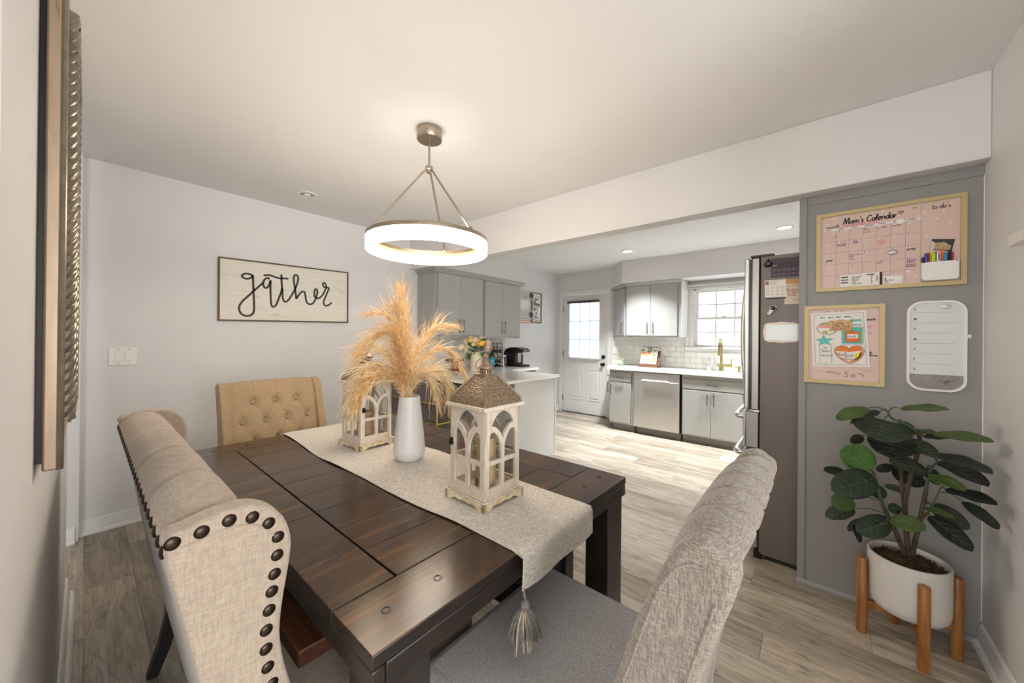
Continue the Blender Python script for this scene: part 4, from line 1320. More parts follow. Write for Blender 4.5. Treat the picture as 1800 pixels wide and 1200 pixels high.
PAMP = {}
def pampas_mat(k):
    cols = [((216, 168, 110), (240, 204, 148), (250, 230, 192)), ((228, 190, 136), (246, 220, 174), (252, 236, 206)), ((198, 148, 92), (228, 186, 128), (246, 216, 168))]
    if k not in PAMP:
        t = NT('pampas_plume')
        c = cols[k]
        t.base(t.ramp(t.noise(t.coord(), 60, 2), [(0.3, c[0]), (0.5, c[1]), (0.7, c[2])]))
        PAMP[k] = t.set(0.85, 0, 0, 0.2)
    return PAMP[k]
PLUMES = [[(-1.375, 0.912, 1.056), (-1.365, 0.909, 1.162), (-1.354, 0.89, 1.271), (-1.344, 0.859, 1.356), (-1.334, 0.833, 1.417)], [(-1.375, 0.917, 1.056), (-1.375, 0.921, 1.183), (-1.375, 0.909, 1.314), (-1.375, 0.893, 1.409), (-1.375, 0.88, 1.494)], [(-1.375, 0.892, 1.059), (-1.383, 0.886, 1.141), (-1.391, 0.87, 1.288), (-1.4, 0.837, 1.321), (-1.408, 0.765, 1.3), (-1.416, 0.719, 1.255)], [(-1.375, 0.907, 1.057), (-1.358, 0.888, 1.142), (-1.341, 0.868, 1.196), (-1.323, 0.842, 1.255), (-1.306, 0.808, 1.305)], [(-1.375, 0.892, 1.059), (-1.354, 0.859, 1.124), (-1.334, 0.791, 1.151), (-1.313, 0.703, 1.136), (-1.292, 0.647, 1.063)], [(-1.375, 0.932, 1.054), (-1.389, 0.95, 1.172), (-1.403, 1.008, 1.269), (-1.416, 1.091, 1.349), (-1.43, 1.208, 1.365)], [(-1.375, 0.932, 1.054), (-1.394, 0.975, 1.156), (-1.413, 1.061, 1.23), (-1.433, 1.167, 1.247), (-1.452, 1.277, 1.171), (-1.471, 1.354, 1.051)], [(-1.375, 0.932, 1.054), (-1.353, 0.953, 1.111), (-1.331, 0.984, 1.146), (-1.309, 1.022, 1.145), (-1.287, 1.056, 1.099), (-1.265, 1.056, 1.03)], [(-1.375, 0.897, 1.058), (-1.396, 0.875, 1.171), (-1.416, 0.838, 1.232), (-1.437, 0.786, 1.262), (-1.458, 0.748, 1.228)], [(-1.375, 0.907, 1.057), (-1.392, 0.902, 1.139), (-1.409, 0.867, 1.305), (-1.427, 0.848, 1.391), (-1.444, 0.797, 1.406)], [(-1.375, 0.927, 1.055), (-1.341, 0.928, 1.124), (-1.306, 0.95, 1.142), (-1.272, 0.967, 1.1), (-1.238, 0.962, 1.066)], [(-1.375, 0.89, 1.059), (-1.385, 0.868, 1.142), (-1.396, 0.795, 1.179), (-1.406, 0.727, 1.167), (-1.416, 0.676, 1.055)]]
PL_LAB = ['upright inner pampas plume with a slightly left-leaning feathery tip', 'tallest upright pampas plume with the highest tip', 'pampas plume arching left with a drooping tip above the far lantern roof',
          'short brown pampas plume leaning left at the front of the vase', 'lowest pampas plume sweeping left in front of the far lantern', 'pampas plume leaning right with its tip before the wall cabinet door',
          'long pampas plume arching right and hanging over the peninsula edge', 'right-hand pampas plume drooping in front of the counter stools', 'pale fluffy pampas plume spreading left above the far lantern roof',
          'thin wispy pampas plume pointing up and left towards the gather sign', 'short pampas plume curling right and down beside the vase rim', 'pale low pampas plume drooping left to the side of the far lantern']
TONE = [0, 0, 0, 2, 2, 0, 0, 1, 1, 0, 1, 1]
DENS = [700, 820, 800, 900, 950, 850, 950, 850, 800, 450, 650, 850]
for i, sp in enumerate(PLUMES):
    R_ = random.Random(40 + i)
    base = Vector((-1.372 + 0.018 * math.cos(i * 2.1), 0.925 + 0.018 * math.sin(i * 2.1), 0.97))
    path = spline([base] + [Vector(p) for p in sp], 10)
    n = len(path)
    pb = thing('pampas_plume', PL_LAB[i], 'pampas grass', tuple(path[0]))
    o0 = path[0]
    obj('stem', MB().tube([p - o0 for p in path], [0.0022 * (1 - 0.6 * k / n) for k in range(n)], 5), pampas_mat(0), pb)
    V, F = [], []
    total = int(DENS[i] * 0.68)
    for h in range(total):
        f = 0.10 + 0.90 * R_.random()
        k = f * (n - 1)
        j = min(int(k), n - 2)
        p = path[j].lerp(path[j + 1], k - j) - o0
        tg = (path[min(j + 1, n - 1)] - path[max(j - 1, 0)]).normalized()
        rad = Vector((R_.gauss(0, 1), R_.gauss(0, 1), R_.gauss(0, 1)))
        rad = (rad - tg * rad.dot(tg))
        rad = rad.normalized() if rad.length > 1e-5 else Vector((0, 0, 1))
        env = math.sin(min(1.0, (f - 0.06) / 0.55) * math.pi / 2) * (1.0 if f < 0.75 else 1.0 - 0.45 * (f - 0.75) / 0.25)
        L = (0.04 + 0.09 * R_.random() ** 1.5) * (0.55 + 0.65 * env)
        d = (tg * R_.uniform(0.8, 1.5) + rad * R_.uniform(0.12, 0.8) * env).normalized()
        grav = R_.uniform(0.2, 0.95)
        q0 = p.copy()
        wv = d.cross(Vector((R_.gauss(0, 1), R_.gauss(0, 1), R_.gauss(0, 1)))).normalized()
        b = len(V)
        NS = 4
        for s in range(NS + 1):
            wd = 0.00115 * (1.15 - 0.85 * s / NS)
            V.append(tuple(q0 + wv * wd))
            V.append(tuple(q0 - wv * wd))
            d = (d + Vector((R_.gauss(0, 0.07), R_.gauss(0, 0.07), -grav * 0.24 + R_.gauss(0, 0.06)))).normalized()
            q0 = q0 + d * (L / NS)
        for s in range(NS):
            F.append((b + 2 * s, b + 2 * s + 1, b + 2 * s + 3, b + 2 * s + 2))
        # seed tufts
        if R_.random() < 0.5:
            for s in (2, 3, 4):
                pt = Vector(V[b + 2 * s])
                e = Vector((R_.gauss(0, 1), R_.gauss(0, 1), R_.gauss(0, 1))).normalized() * 0.006
                b2 = len(V)
                V += [tuple(pt), tuple(pt + e + wv * 0.0011), tuple(pt + e * 1.2 - wv * 0.0011)]
                F.append((b2, b2 + 1, b2 + 2))
    hb = MB()
    hb.v, hb.f = V, F
    ho = obj('plume_hairs', hb, pampas_mat(TONE[i]), pb, smooth=False)
    ho['kind'] = 'stuff'

# ================================================================== PENDANT
pd = thing('ring_pendant', 'brushed nickel pendant with a glowing ring hanging over the dining table', 'pendant lamp', (-1.636, 1.212, CZ))
obj('canopy', MB().lathe([(0.001, 0), (0.067, 0), (0.068, -0.003), (0.068, -0.056), (0.066, -0.059), (0.001, -0.059)], n=40), NICKEL, pd)
obj('canopy_screw', MB().sphere((0.045, -0.051, -0.03), 0.003), DARKM, pd)
obj('rod', MB().cyl((0, 0, -0.058), (0, 0, -0.205), 0.0058, 12).lathe([(0.011, -0.075), (0.011, -0.059)], n=14), NICKEL, pd)
obj('hub', MB().lathe([(0.008, -0.200), (0.020, -0.204), (0.022, -0.210), (0.022, -0.220), (0.014, -0.224), (0.014, -0.238), (0.001, -0.238)], n=24), NICKEL, pd)
RR = 0.322
for a in (124, 244, 4):
    ca, sa = math.cos(math.radians(a)), math.sin(math.radians(a))
    m = MB().tube([(0.014 * ca, 0.014 * sa, -0.222), (0.03 * ca, 0.03 * sa, -0.236), ((RR - 0.012) * ca, (RR - 0.012) * sa, -0.598)], 0.0056, 4, flat=1.5)
    m.box(-0.008, 0.008, -0.008, 0.008, -0.606, -0.592) if False else None
    obj('arm', m, NICKEL, pd, smooth=False)
    obj('clamp', MB().box(-0.013, 0.013, -0.008, 0.008, -0.602, -0.588).tf(T((RR - 0.014) * ca, (RR - 0.014) * sa, 0) @ Matrix.Rotation(math.radians(a), 4, 'Z')), NICKEL, pd, bevel=0.002)
z1 = -0.598
obj('ring_band', MB().lathe([(RR - 0.034, z1), (RR, z1), (RR + 0.001, z1 - 0.002), (RR + 0.001, z1 - 0.021), (RR - 0.002, z1 - 0.021), (RR - 0.032, z1 - 0.021), (RR - 0.034, z1 - 0.02), (RR - 0.034, z1)], n=72, cap=False), NICKEL, pd)
obj('inner_band', MB().lathe([(RR - 0.034, z1), (RR - 0.034, z1 - 0.036), (RR - 0.032, z1 - 0.036), (RR - 0.032, z1)], n=72, cap=False), GOLDF, pd)
obj('diffuser', MB().lathe([(RR - 0.032, z1 - 0.0215), (RR - 0.0005, z1 - 0.0215), (RR + 0.0005, z1 - 0.024), (RR + 0.0005, z1 - 0.080), (RR - 0.003, z1 - 0.084), (RR - 0.029, z1 - 0.084), (RR - 0.0315, z1 - 0.080), (RR - 0.032, z1 - 0.0215)], n=72, cap=False), BULB, pd)
pl_ = bpy.data.lights.new('ring_lamp', 'POINT')
pl_.energy = 3.2
pl_.color = (1.0, 0.94, 0.87)
pl_.shadow_soft_size = 0.16
plo = bpy.data.objects.new('ring_lamp', pl_)
plo.location = (-1.636, 1.212, 1.80)
COL.objects.link(plo)

# ================================================================== MIRROR ON THE NEAR WALL
t = NT('champagne_frame')
g_ = t.noise(t.coord((1, 1, 0.12)), 90, 3, 0.6)
t.base(t.ramp(g_, [(0.22, (84, 70, 58)), (0.30, (158, 136, 113)), (0.7, (172, 150, 126))]))
CHFR = t.set(0.38, 0.45)
ROPE = plain('pewter_rope', (128, 119, 104), 0.3, 0.75, var=0.1, vs=30)
MIRR = plain('mirror_glass', (235, 236, 236), 0.02, 1.0)
YW = -0.055
mx0, mx1, mz0, mz1 = -1.52, -1.0, 1.071, 1.985
mr = thing('wall_mirror', 'large mirror in a champagne rope-twist frame on the near left wall', 'mirror', (-1.26, YW, 1.528))
ml = lambda x, y, z: (x + 1.26, y - YW, z - 1.528)
def mb_(x0, x1, y0, y1, z0, z1):
    return B(x0 + 1.26, x1 + 1.26, y0 - YW, y1 - YW, z0 - 1.528, z1 - 1.528)
obj('backing', mb_(mx0 + 0.012, mx1 - 0.012, YW + 0.0006, -0.047, mz0 + 0.012, mz1 - 0.012), DARKM, mr, smooth=False)
fw = 0.085
for a in ((mx0 + fw, mx1 - fw, mz1 - fw, mz1), (mx0 + fw, mx1 - fw, mz0, mz0 + fw)):
    obj('frame_board', mb_(a[0], a[1], -0.047, -0.029, a[2], a[3]), CHFR, mr, bevel=0.003)
for a in ((mx0, mx0 + fw), (mx1 - fw, mx1)):
    obj('frame_board', mb_(a[0], a[1], -0.047, -0.029, mz0, mz1), CHFR, mr, bevel=0.003)
    xx = a[1] - 0.004 if a[1] == mx1 else a[0] + 0.004
    obj('edge_bead', MB().tube([ml(xx, -0.028, mz0), ml(xx, -0.028, mz1)], 0.005, 8), ROPE, mr)
obj('mirror_pane', mb_(mx0 + fw, mx1 - fw, -0.046, -0.040, mz0 + fw, mz1 - fw), MIRR, mr, smooth=False)
def rope(p, q, r, out, tw):
    p, q, out = Vector(p), Vector(q), Vector(out)
    d = q - p
    L = d.length
    d.normalize()
    sd = d.cross(out)
    nu, nv2 = int(L / 0.0020), 26
    def fn(u, v):
        a = math.pi * v
        ph = (u * L / tw + v * 3.0)
        rr = r * (0.80 + 0.22 * abs(math.sin(math.pi * ph)) ** 0.6)
        return tuple(p + d * (L * u) + sd * (rr * math.cos(a)) + out * (rr * 0.95 * math.sin(a)))
    return MB().grid(fn, nu, nv2)
k = fw + 0.006
ro = 0.019
for P_, Q_ in (((mx1 - k, -0.029, mz0 + k - ro), (mx1 - k, -0.029, mz1 - k + ro)), ((mx0 + k, -0.029, mz0 + k - ro), (mx0 + k, -0.029, mz1 - k + ro)), ((mx0 + k, -0.029, mz0 + k), (mx1 - k, -0.029, mz0 + k)), ((mx0 + k, -0.029, mz1 - k), (mx1 - k, -0.029, mz1 - k))):
    obj('rope_moulding', rope(ml(*P_), ml(*Q_), ro, (0, 1, 0), 0.020), ROPE, mr, angle=60)

# ================================================================== GATHER SIGN, SWITCH
GATHER = [[(0.896, 1.795), (0.883, 1.804), (0.849, 1.807), (0.825, 1.791), (0.828, 1.774), (0.858, 1.765), (0.887, 1.779), (0.897, 1.798), (0.9, 1.745), (0.903, 1.673), (0.907, 1.591), (0.909, 1.519), (0.899, 1.478), (0.865, 1.458), (0.827, 1.469), (0.808, 1.503), (0.81, 1.543), (0.834, 1.585), (0.876, 1.634), (0.918, 1.685), (0.953, 1.725), (0.97, 1.745)], [(1.02, 1.783), (1.001, 1.791), (0.979, 1.77), (0.972, 1.738), (0.98, 1.709), (0.998, 1.706), (1.016, 1.732), (1.026, 1.773), (1.025, 1.707), (1.028, 1.633), (1.031, 1.58), (1.04, 1.551), (1.056, 1.548), (1.073, 1.573), (1.091, 1.628), (1.108, 1.684), (1.115, 1.717)], [(1.108, 1.835), (1.11, 1.77), (1.117, 1.685), (1.12, 1.631), (1.134, 1.599), (1.158, 1.607), (1.183, 1.647), (1.217, 1.717), (1.238, 1.786), (1.242, 1.826), (1.226, 1.848), (1.209, 1.836), (1.206, 1.793), (1.217, 1.728), (1.225, 1.662), (1.229, 1.634), (1.253, 1.676), (1.278, 1.701), (1.297, 1.697), (1.305, 1.658), (1.316, 1.608), (1.342, 1.59), (1.374, 1.607), (1.395, 1.655), (1.408, 1.702), (1.403, 1.734), (1.389, 1.735), (1.382, 1.706), (1.384, 1.671), (1.401, 1.653), (1.428, 1.658), (1.456, 1.69), (1.481, 1.745), (1.489, 1.764), (1.483, 1.787), (1.472, 1.805), (1.458, 1.797), (1.458, 1.778), (1.472, 1.763), (1.495, 1.763), (1.513, 1.758), (1.501, 1.723), (1.473, 1.65), (1.465, 1.608), (1.483, 1.587), (1.514, 1.597), (1.54, 1.622)], [(0.974, 1.808), (1.015, 1.817), (1.052, 1.808), (1.089, 1.8), (1.127, 1.803), (1.162, 1.805)]]
sg = thing('gather_sign', 'long framed white wooden sign lettered gather on the left wall', 'sign', (GX, 1.187, 1.674))
crn = [(0.670 - 1.187, 1.412 - 1.674), (1.701 - 1.187, 1.431 - 1.674), (1.698 - 1.187, 1.938 - 1.674), (0.668 - 1.187, 1.917 - 1.674)]
def inset(c, k):
    cx = sum(p[0] for p in c) / 4
    cy = sum(p[1] for p in c) / 4
    return [(p[0] - k * (1 if p[0] > cx else -1), p[1] - k * (1 if p[1] > cy else -1)) for p in c]
t = NT('weathered_white_board')
g_ = t.noise(t.coord((1, 1, 8)), 6, 5, 0.65)
t.base(t.ramp(g_, [(0.28, (198, 192, 182)), (0.42, (226, 221, 210)), (0.7, (232, 227, 217))]))
SIGNW = t.set(0.7)
FRB = plain('sign_frame_brown', (92, 68, 48), 0.55, var=0.1, vs=20)
obj('board', MB().prism(inset(crn, 0.004), 'x', 0.002, 0.014), SIGNW, sg, smooth=False)
holed('frame', [crn, inset(crn, 0.011)], 0.022, FRB, sg, T(0.0115, 0, 0) @ TOX, 0.001)
lt = MB()
for i, L in enumerate(GATHER):
    for w_ in (0.0155,):
        stroke(lt, [(a - 1.187, b - 1.674) for a, b in L], w_, onX(0.0142), 0.0012, 4)
obj('lettering', lt, plain('charcoal_paint', (62, 54, 50), 0.7), sg, smooth=False)

sw = thing('light_switch', 'white double rocker light switch on the left wall below the gather sign', 'light switch', (GX, 0.166, 1.149))
obj('plate', B(0.0005, 0.008, -0.068, 0.068, -0.061, 0.061), WHITEP, sw, bevel=0.003)
for yy in (-0.022, 0.026):
    obj('rocker', MB().prism([(0.006, -0.030), (0.0095, -0.030), (0.007, 0.030), (0.006, 0.030)], 'y', yy - 0.017, yy + 0.017).tf(Matrix.Identity(4)), WHITEP, sw, smooth=False) if False else \
        obj('rocker', B(0.008, 0.012, yy - 0.0165, yy + 0.0165, -0.031, 0.031), WHITEP, sw, bevel=0.002)
    for zz in (-0.048, 0.048):
        obj('screw', MB().sphere((0.008, yy, zz), 0.001, 0.0028, 0.0028, 8, 4), DARKM, sw)

# ================================================================== WALL ORGANISERS ON THE GREY PARTITION
PY = 2.515
def framed(name, label, x0, x1, z0, z1, fwid, cat):
    c = thing(name, label, cat, ((x0 + x1) / 2, PY, (z0 + z1) / 2))
    hx, hz = (x1 - x0) / 2, (z1 - z0) / 2
    holed('frame', [rect(-hx, hx, -hz, hz), rect(-hx + fwid, hx - fwid, -hz + fwid, hz - fwid)], 0.016, GOLDF, c, T(0, -0.0085, 0) @ TOY, 0.0015)
    obj('board', B(-hx + fwid * 0.6, hx - fwid * 0.6, -0.007, -0.0015, -hz + fwid * 0.6, hz - fwid * 0.6), PINK, c, smooth=False)
    return c
cal = framed('wall_calendar', "gold framed blush dry-erase monthly planner headed Mom's Calendar", -0.011, 0.496, 1.560, 1.966, 0.0175, 'calendar')
CX_, CZ_ = 0.2425, 1.763
ty = onY(-0.0071)
tc = lambda a, b, h=0.0: ty(a - CX_, b - CZ_, h)
m = MB()
cols = [0.018, 0.066, 0.115, 0.165, 0.213, 0.263, 0.312, 0.361]
rows = [1.873, 1.816, 1.757, 1.698, 1.643, 1.586]
for x in cols[1:-1]:
    stroke(m, [(x, 1.873), (x, 1.586)], 0.0009, tc, 0.0003, 1)
stroke(m, [(0.361, 1.94), (0.361, 1.585)], 0.0011, tc, 0.0003, 1)
for z in rows[1:-1]:
    stroke(m, [(0.018, z), (0.361, z)], 0.0009, tc, 0.0003, 1)
obj('grid_lines', m, INKG, cal, smooth=False)['kind'] = 'stuff'
m = MB()
flat(m, [(0.018, 1.873), (0.361, 1.873), (0.361, 1.884), (0.018, 1.884)], tc, 0.0003)
for i in range(7):
    for j in range(5):
        x, z = cols[i] + 0.003, rows[j] - 0.0025
        flat(m, [(x, z - 0.0105), (x + 0.013, z - 0.0105), (x + 0.013, z), (x, z)], tc, 0.00025)
obj('day_bar', m, plain('board_white', (232, 224, 218), 0.5), cal, smooth=False)['kind'] = 'stuff'
m = MB()
for i, d in enumerate(('SUNDAY', 'MONDAY', 'TUESDAY', 'WEDNESDAY', 'THURSDAY', 'FRIDAY', 'SATURDAY')):
    write(m, d, cols[i] + 0.008, 1.8762, 0.0052, lambda a, b, h: tc(a, b, h + 0.0003), 0.16, 0)
obj('day_names', m, INK, cal, smooth=False)['kind'] = 'stuff'
m = MB()
write(m, "Mom's Calendar", 0.092, 1.899, 0.029, tc, 0.15, 0.15, wide=0.93)
stroke(m, [(0.296, 1.912), (0.289, 1.919), (0.2905, 1.9245), (0.295, 1.923), (0.297, 1.920), (0.300, 1.923), (0.304, 1.923), (0.3035, 1.918), (0.296, 1.912)], 0.0026, tc, 0.0006, 4)
obj('title_lettering', m, INK, cal, smooth=False)
m = MB()
write(m, 'month:', 0.028, 1.887, 0.019, tc, 0.11, 0.15)
obj('month_lettering', m, INK, cal, smooth=False)
m = MB()
write(m, "to-do's", 0.392, 1.912, 0.020, tc, 0.12, 0.15)
obj('list_heading', m, INK, cal, smooth=False)
m = MB()
write(m, 'poe', 0.028, 1.716, 0.016, tc, 0.13, 0.3)
write(m, 'prep', 0.317, 1.735, 0.015, tc, 0.13, 0.2)
obj('black_notes', m, INK, cal, smooth=False)['kind'] = 'stuff'
m = MB()
write(m, 'September 2022', 0.089, 1.884, 0.0195, tc, 0.1, 0.2, wide=0.98)
write(m, 'Girls', 0.216, 1.788, 0.012, tc, 0.12, 0.3, 0.25)
write(m, 'night', 0.218, 1.776, 0.012, tc, 0.12, 0.3, 0.25)
obj('pink_lettering', m, plain('pink_marker', (232, 112, 150), 0.6), cal, smooth=False)['kind'] = 'stuff'
m = MB()
nums = [['28', '29', '30', '31', '1', '2', '3'], ['4', '5', '6', '7', '8', '9', '10'], ['11', '12', '13', '14', '15', '16', '17'], ['18', '19', '20', '21', '22', '23', '24'], ['25', '26', '', '', '', '30', '']]
for j in range(5):
    for i in range(7):
        if nums[j][i]:
            write(m, nums[j][i], cols[i] + 0.0045, rows[j] - 0.0118, 0.0085, lambda a, b, h: tc(a, b, h + 0.0003), 0.14, 0.1)
for tx, a, b, s in (('Labor day', 0.069, 1.797, 0.0085), ('no school', 0.069, 1.789, 0.0085), ('kings', 0.129, 1.805, 0.0085), ('music', 0.129, 1.797, 0.0085), ('Back to school', 0.117, 1.738, 0.0068), ('night', 0.117, 1.730, 0.0075), ('6 pm', 0.119, 1.717, 0.0075), ('curriculum', 0.216, 1.857, 0.0075), ('team tea', 0.266, 1.858, 0.0075),
                    ('Stephens', 0.315, 1.684, 0.0085), ('theatre', 0.315, 1.675, 0.0085), ("Jackson's", 0.315, 1.664, 0.0085), ('Birthday', 0.315, 1.655, 0.0085)):
    write(m, tx, a, b, s, tc, 0.14, 0.15)
obj('purple_lettering', m, plain('purple_marker', (140, 56, 130), 0.6), cal, smooth=False)['kind'] = 'stuff'
m = MB()
for k_, tx in enumerate(('Baby', 'Soccer', 'practice')):
    write(m, tx, 0.167, 1.858 - 0.0095 * k_, 0.0085, tc, 0.14, 0.2, 0.2)
stroke(m, [(0.340, 1.926), (0.336, 1.931), (0.338, 1.934), (0.341, 1.931), (0.344, 1.934), (0.345, 1.931), (0.340, 1.926)], 0.0025, tc, 0.0005, 3)
obj('green_lettering', m, plain('green_marker', (150, 160, 70), 0.6), cal, smooth=False)['kind'] = 'stuff'
m = MB()
for a, b in ((0.37, 1.90), (0.45, 1.925), (0.375, 1.845), (0.43, 1.895), (0.448, 1.84), (0.41, 1.865), (0.378, 1.79), (0.03, 1.91), (0.06, 1.935), (0.235, 1.935), (0.3, 1.60), (0.345, 1.61)):
    stroke(m, [(a, b - 0.003), (a - 0.004, b + 0.002), (a - 0.002, b + 0.004), (a, b + 0.002), (a + 0.002, b + 0.004), (a + 0.004, b + 0.002), (a, b - 0.003)], 0.003, tc, 0.0003, 3)
obj('heart_print', m, plain('pale_heart', (240, 220, 212), 0.6), cal, smooth=False)['kind'] = 'stuff'

def magnet(label, x, z, rx, rz, mat, y=PY - 0.0075):
    tag(obj('magnet', MB().sphere((0, 0, 0), rx, 0.006, rz, 22, 10), mat), label, 'magnet').location = (x, y - 0.003, z)
PEARL = plain('pearl_magnet', (238, 226, 222), 0.4, bs=0.1, bscale=200)
SILV = plain('silver_glitter', (196, 192, 190), 0.35, 0.5, var=0.15, vs=300, bs=0.4, bscale=500)
BLUSH = plain('blush_magnet', (232, 184, 182), 0.45)
magnet('large white oval magnet on the day bar of the planner', 0.296, 1.876, 0.0185, 0.0145, PEARL)
magnet('glittery silver oval magnet on the middle of the planner', 0.270, 1.732, 0.0165, 0.013, SILV)
magnet('blush pink magnet at the upper left of the planner grid', 0.061, 1.845, 0.010, 0.009, BLUSH)
magnet('blush pink magnet below the centre of the planner grid', 0.223, 1.693, 0.0105, 0.0085, BLUSH)

def paper(name, label, cat, poly, y, th=0.0008, mat=None):
    cx = sum(p[0] for p in poly) / len(poly)
    cz = sum(p[1] for p in poly) / len(poly)
    c = thing(name, label, cat, (cx, y, cz))
    m = MB()
    flat(m, [(a - cx, b - cz) for a, b in poly], onY(0), th)
    obj('sheet', m, mat or PAPER, c, smooth=False)
    return c, (lambda a, b, h=0.0: (a - cx, -th - 0.0001 - h, b - cz))
c, f_ = paper('ticket', 'long printed ticket with a black stub tucked along the bottom of the planner', 'ticket', [(0.084, 1.580), (0.236, 1.580), (0.236, 1.643), (0.084, 1.641)], PY - 0.0085)
m = MB()
flat(m, [(0.226, 1.5805), (0.2355, 1.5805), (0.2355, 1.6425), (0.226, 1.6425)], f_, 0.0002)
for b in (1.628, 1.614, 1.600):
    flat(m, [(0.087, b - 0.0025), (0.114, b - 0.0025), (0.114, b + 0.0025), (0.087, b + 0.0025)], f_, 0.0002)
flat(m, [(0.180, 1.631), (0.209, 1.631), (0.209, 1.636), (0.180, 1.636)], f_, 0.0002)
for k_ in range(5):
    write(m, ('LIVE CONCERT', 'NIGHT OUT', 'ROW C 14', 'DOOR 7', 'NO RE ENTRY')[k_], 0.128, 1.624 - 0.0085 * k_, 0.0055, f_, 0.14, 0)
    write(m, ('GA', '12', '8', '90', '36')[k_], 0.196, 1.624 - 0.0085 * k_, 0.0055, f_, 0.14, 0)
for k_ in range(7):
    flat(m, [(0.2135, 1.600 + k_ * 0.0038), (0.221, 1.600 + k_ * 0.0038), (0.221, 1.6015 + k_ * 0.0038 + 0.0008 * (k_ % 2)), (0.2135, 1.6015 + k_ * 0.0038 + 0.0008 * (k_ % 2))], f_, 0.0002)
obj('print', m, INK, c, smooth=False)
c, f_ = paper('envelope', 'small white return envelope beside the ticket at the bottom of the planner', 'envelope', [(0.238, 1.5815), (0.303, 1.5815), (0.303, 1.620), (0.238, 1.620)], PY - 0.0085)
m = MB()
write(m, 'I', 0.245, 1.604, 0.010, f_, 0.3, 0)
write(m, 'Main Street', 0.243, 1.597, 0.006, f_, 0.14, 0)
write(m, 'Town', 0.243, 1.588, 0.006, f_, 0.14, 0)
obj('print', m, INK, c, smooth=False)

# pen cup on the planner, its pens and the photo behind them
cup = thing('pen_cup', 'white pen cup fixed to the lower right of the planner', 'pen holder', (0.4145, PY - 0.008, 1.624))
pc = MB()
prf = rrect(-0.055, 0.055, -0.0415, 0.0415, 0.012)
n_ = len(prf)
outer = lambda z0: None
obj('front', MB().prism(rrect(-0.055, 0.055, -0.0415, 0.0415, 0.014), 'y', -0.034, -0.030), WHITEP, cup, bevel=0.0015)
for s in (-1, 1):
    obj('side', B(s * 0.055, s * 0.052, -0.0305, -0.0005, -0.034, 0.0415), WHITEP, cup, smooth=False)
obj('bottom', B(-0.05, 0.05, -0.0305, -0.0005, -0.0415, -0.0385), WHITEP, cup, smooth=False)
PEN = [('purple marker', (78, 62, 150), 0.374, 1.709, 0.0062, -0.04, 'first from the left in front'), ('black marker', (30, 30, 32), 0.364, 1.692, 0.005, -0.12, 'lowest at the cup left end'), ('red marker', (196, 40, 60), 0.384, 1.713, 0.0048, 0.05, 'behind the purple marker'),
       ('lime green marker', (164, 214, 40), 0.396, 1.709, 0.0062, 0.02, 'in the cup middle front'), ('yellow marker', (226, 220, 40), 0.391, 1.716, 0.0045, 0.0, 'behind the lime one'), ('pink marker', (240, 70, 140), 0.403, 1.716, 0.006, 0.03, 'with round cap at the back'),
       ('white marker with black clip', (226, 226, 226), 0.4115, 1.706, 0.0064, -0.04, 'in front right of centre'), ('orange marker', (246, 120, 30), 0.4265, 1.719, 0.006, 0.0, 'with round cap at the back'), ('blue marker', (40, 130, 190), 0.4325, 1.706, 0.006, 0.12, 'leaning right in front'),
       ('black pen', (24, 24, 26), 0.447, 1.716, 0.005, 0.06, 'standing tall at the cup right end'), ('crimson pen', (176, 24, 50), 0.4535, 1.708, 0.0042, 0.04, 'rightmost in the pen cup')]
for i, (nm, colr, x, z, r, lean, wh) in enumerate(PEN):
    back = 'behind' in wh or 'back' in wh or 'tall' in wh or 'rightmost' in wh
    y = PY - 0.008 - (0.0085 if back else 0.0215)
    L = 0.11
    p = thing('marker_pen', nm + ' standing in the white pen cup, ' + wh, 'pen', (x, y, z))
    cl = plain('pen_' + nm.replace(' ', '_'), colr, 0.35)
    bot = max(-L, 1.5865 - z)
    dx = -lean * 0.0
    sh_ = -lean * 0.12
    obj('barrel', MB().cyl((sh_ * 0.0 - lean * 0.05, 0, bot), (0, 0, -0.03), r * 0.9, 12), WHITEP if nm != 'black pen' else cl, p)
    obj('cap', MB().tube([(-lean * 0.012, 0, -0.048), (0, 0, -0.010), (0, 0, -0.002), (0, 0, 0)], [r, r * 1.02, r * 0.85, r * 0.3], 14), cl, p)
    if 'clip' in nm:
        obj('clip', B(-0.0015, 0.0015, -r - 0.002, -r + 0.0006, -0.036, -0.004), BLACKP, p)
c, f_ = paper('snapshot', 'small dark snapshot tucked behind the pens in the cup', 'photo', [(0.387, 1.727), (0.453, 1.711), (0.463, 1.764), (0.394, 1.775)], PY - 0.0085, 0.0006, plain('snapshot_dark', (36, 36, 34), 0.4))
m = MB()
flat(m, [(0.396, 1.728), (0.448, 1.717), (0.452, 1.736), (0.43, 1.756), (0.405, 1.755), (0.394, 1.74)], f_, 0.0001)
obj('picture', m, plain('snapshot_tan', (176, 146, 112), 0.5, var=0.25, vs=120), c, smooth=False)
m = MB()
flat(m, [(0.388, 1.7275), (0.398, 1.7255), (0.404, 1.756), (0.3935, 1.768)], f_, 0.00015)
obj('pale_edge', m, plain('snapshot_pale', (206, 200, 188), 0.5), c, smooth=False)

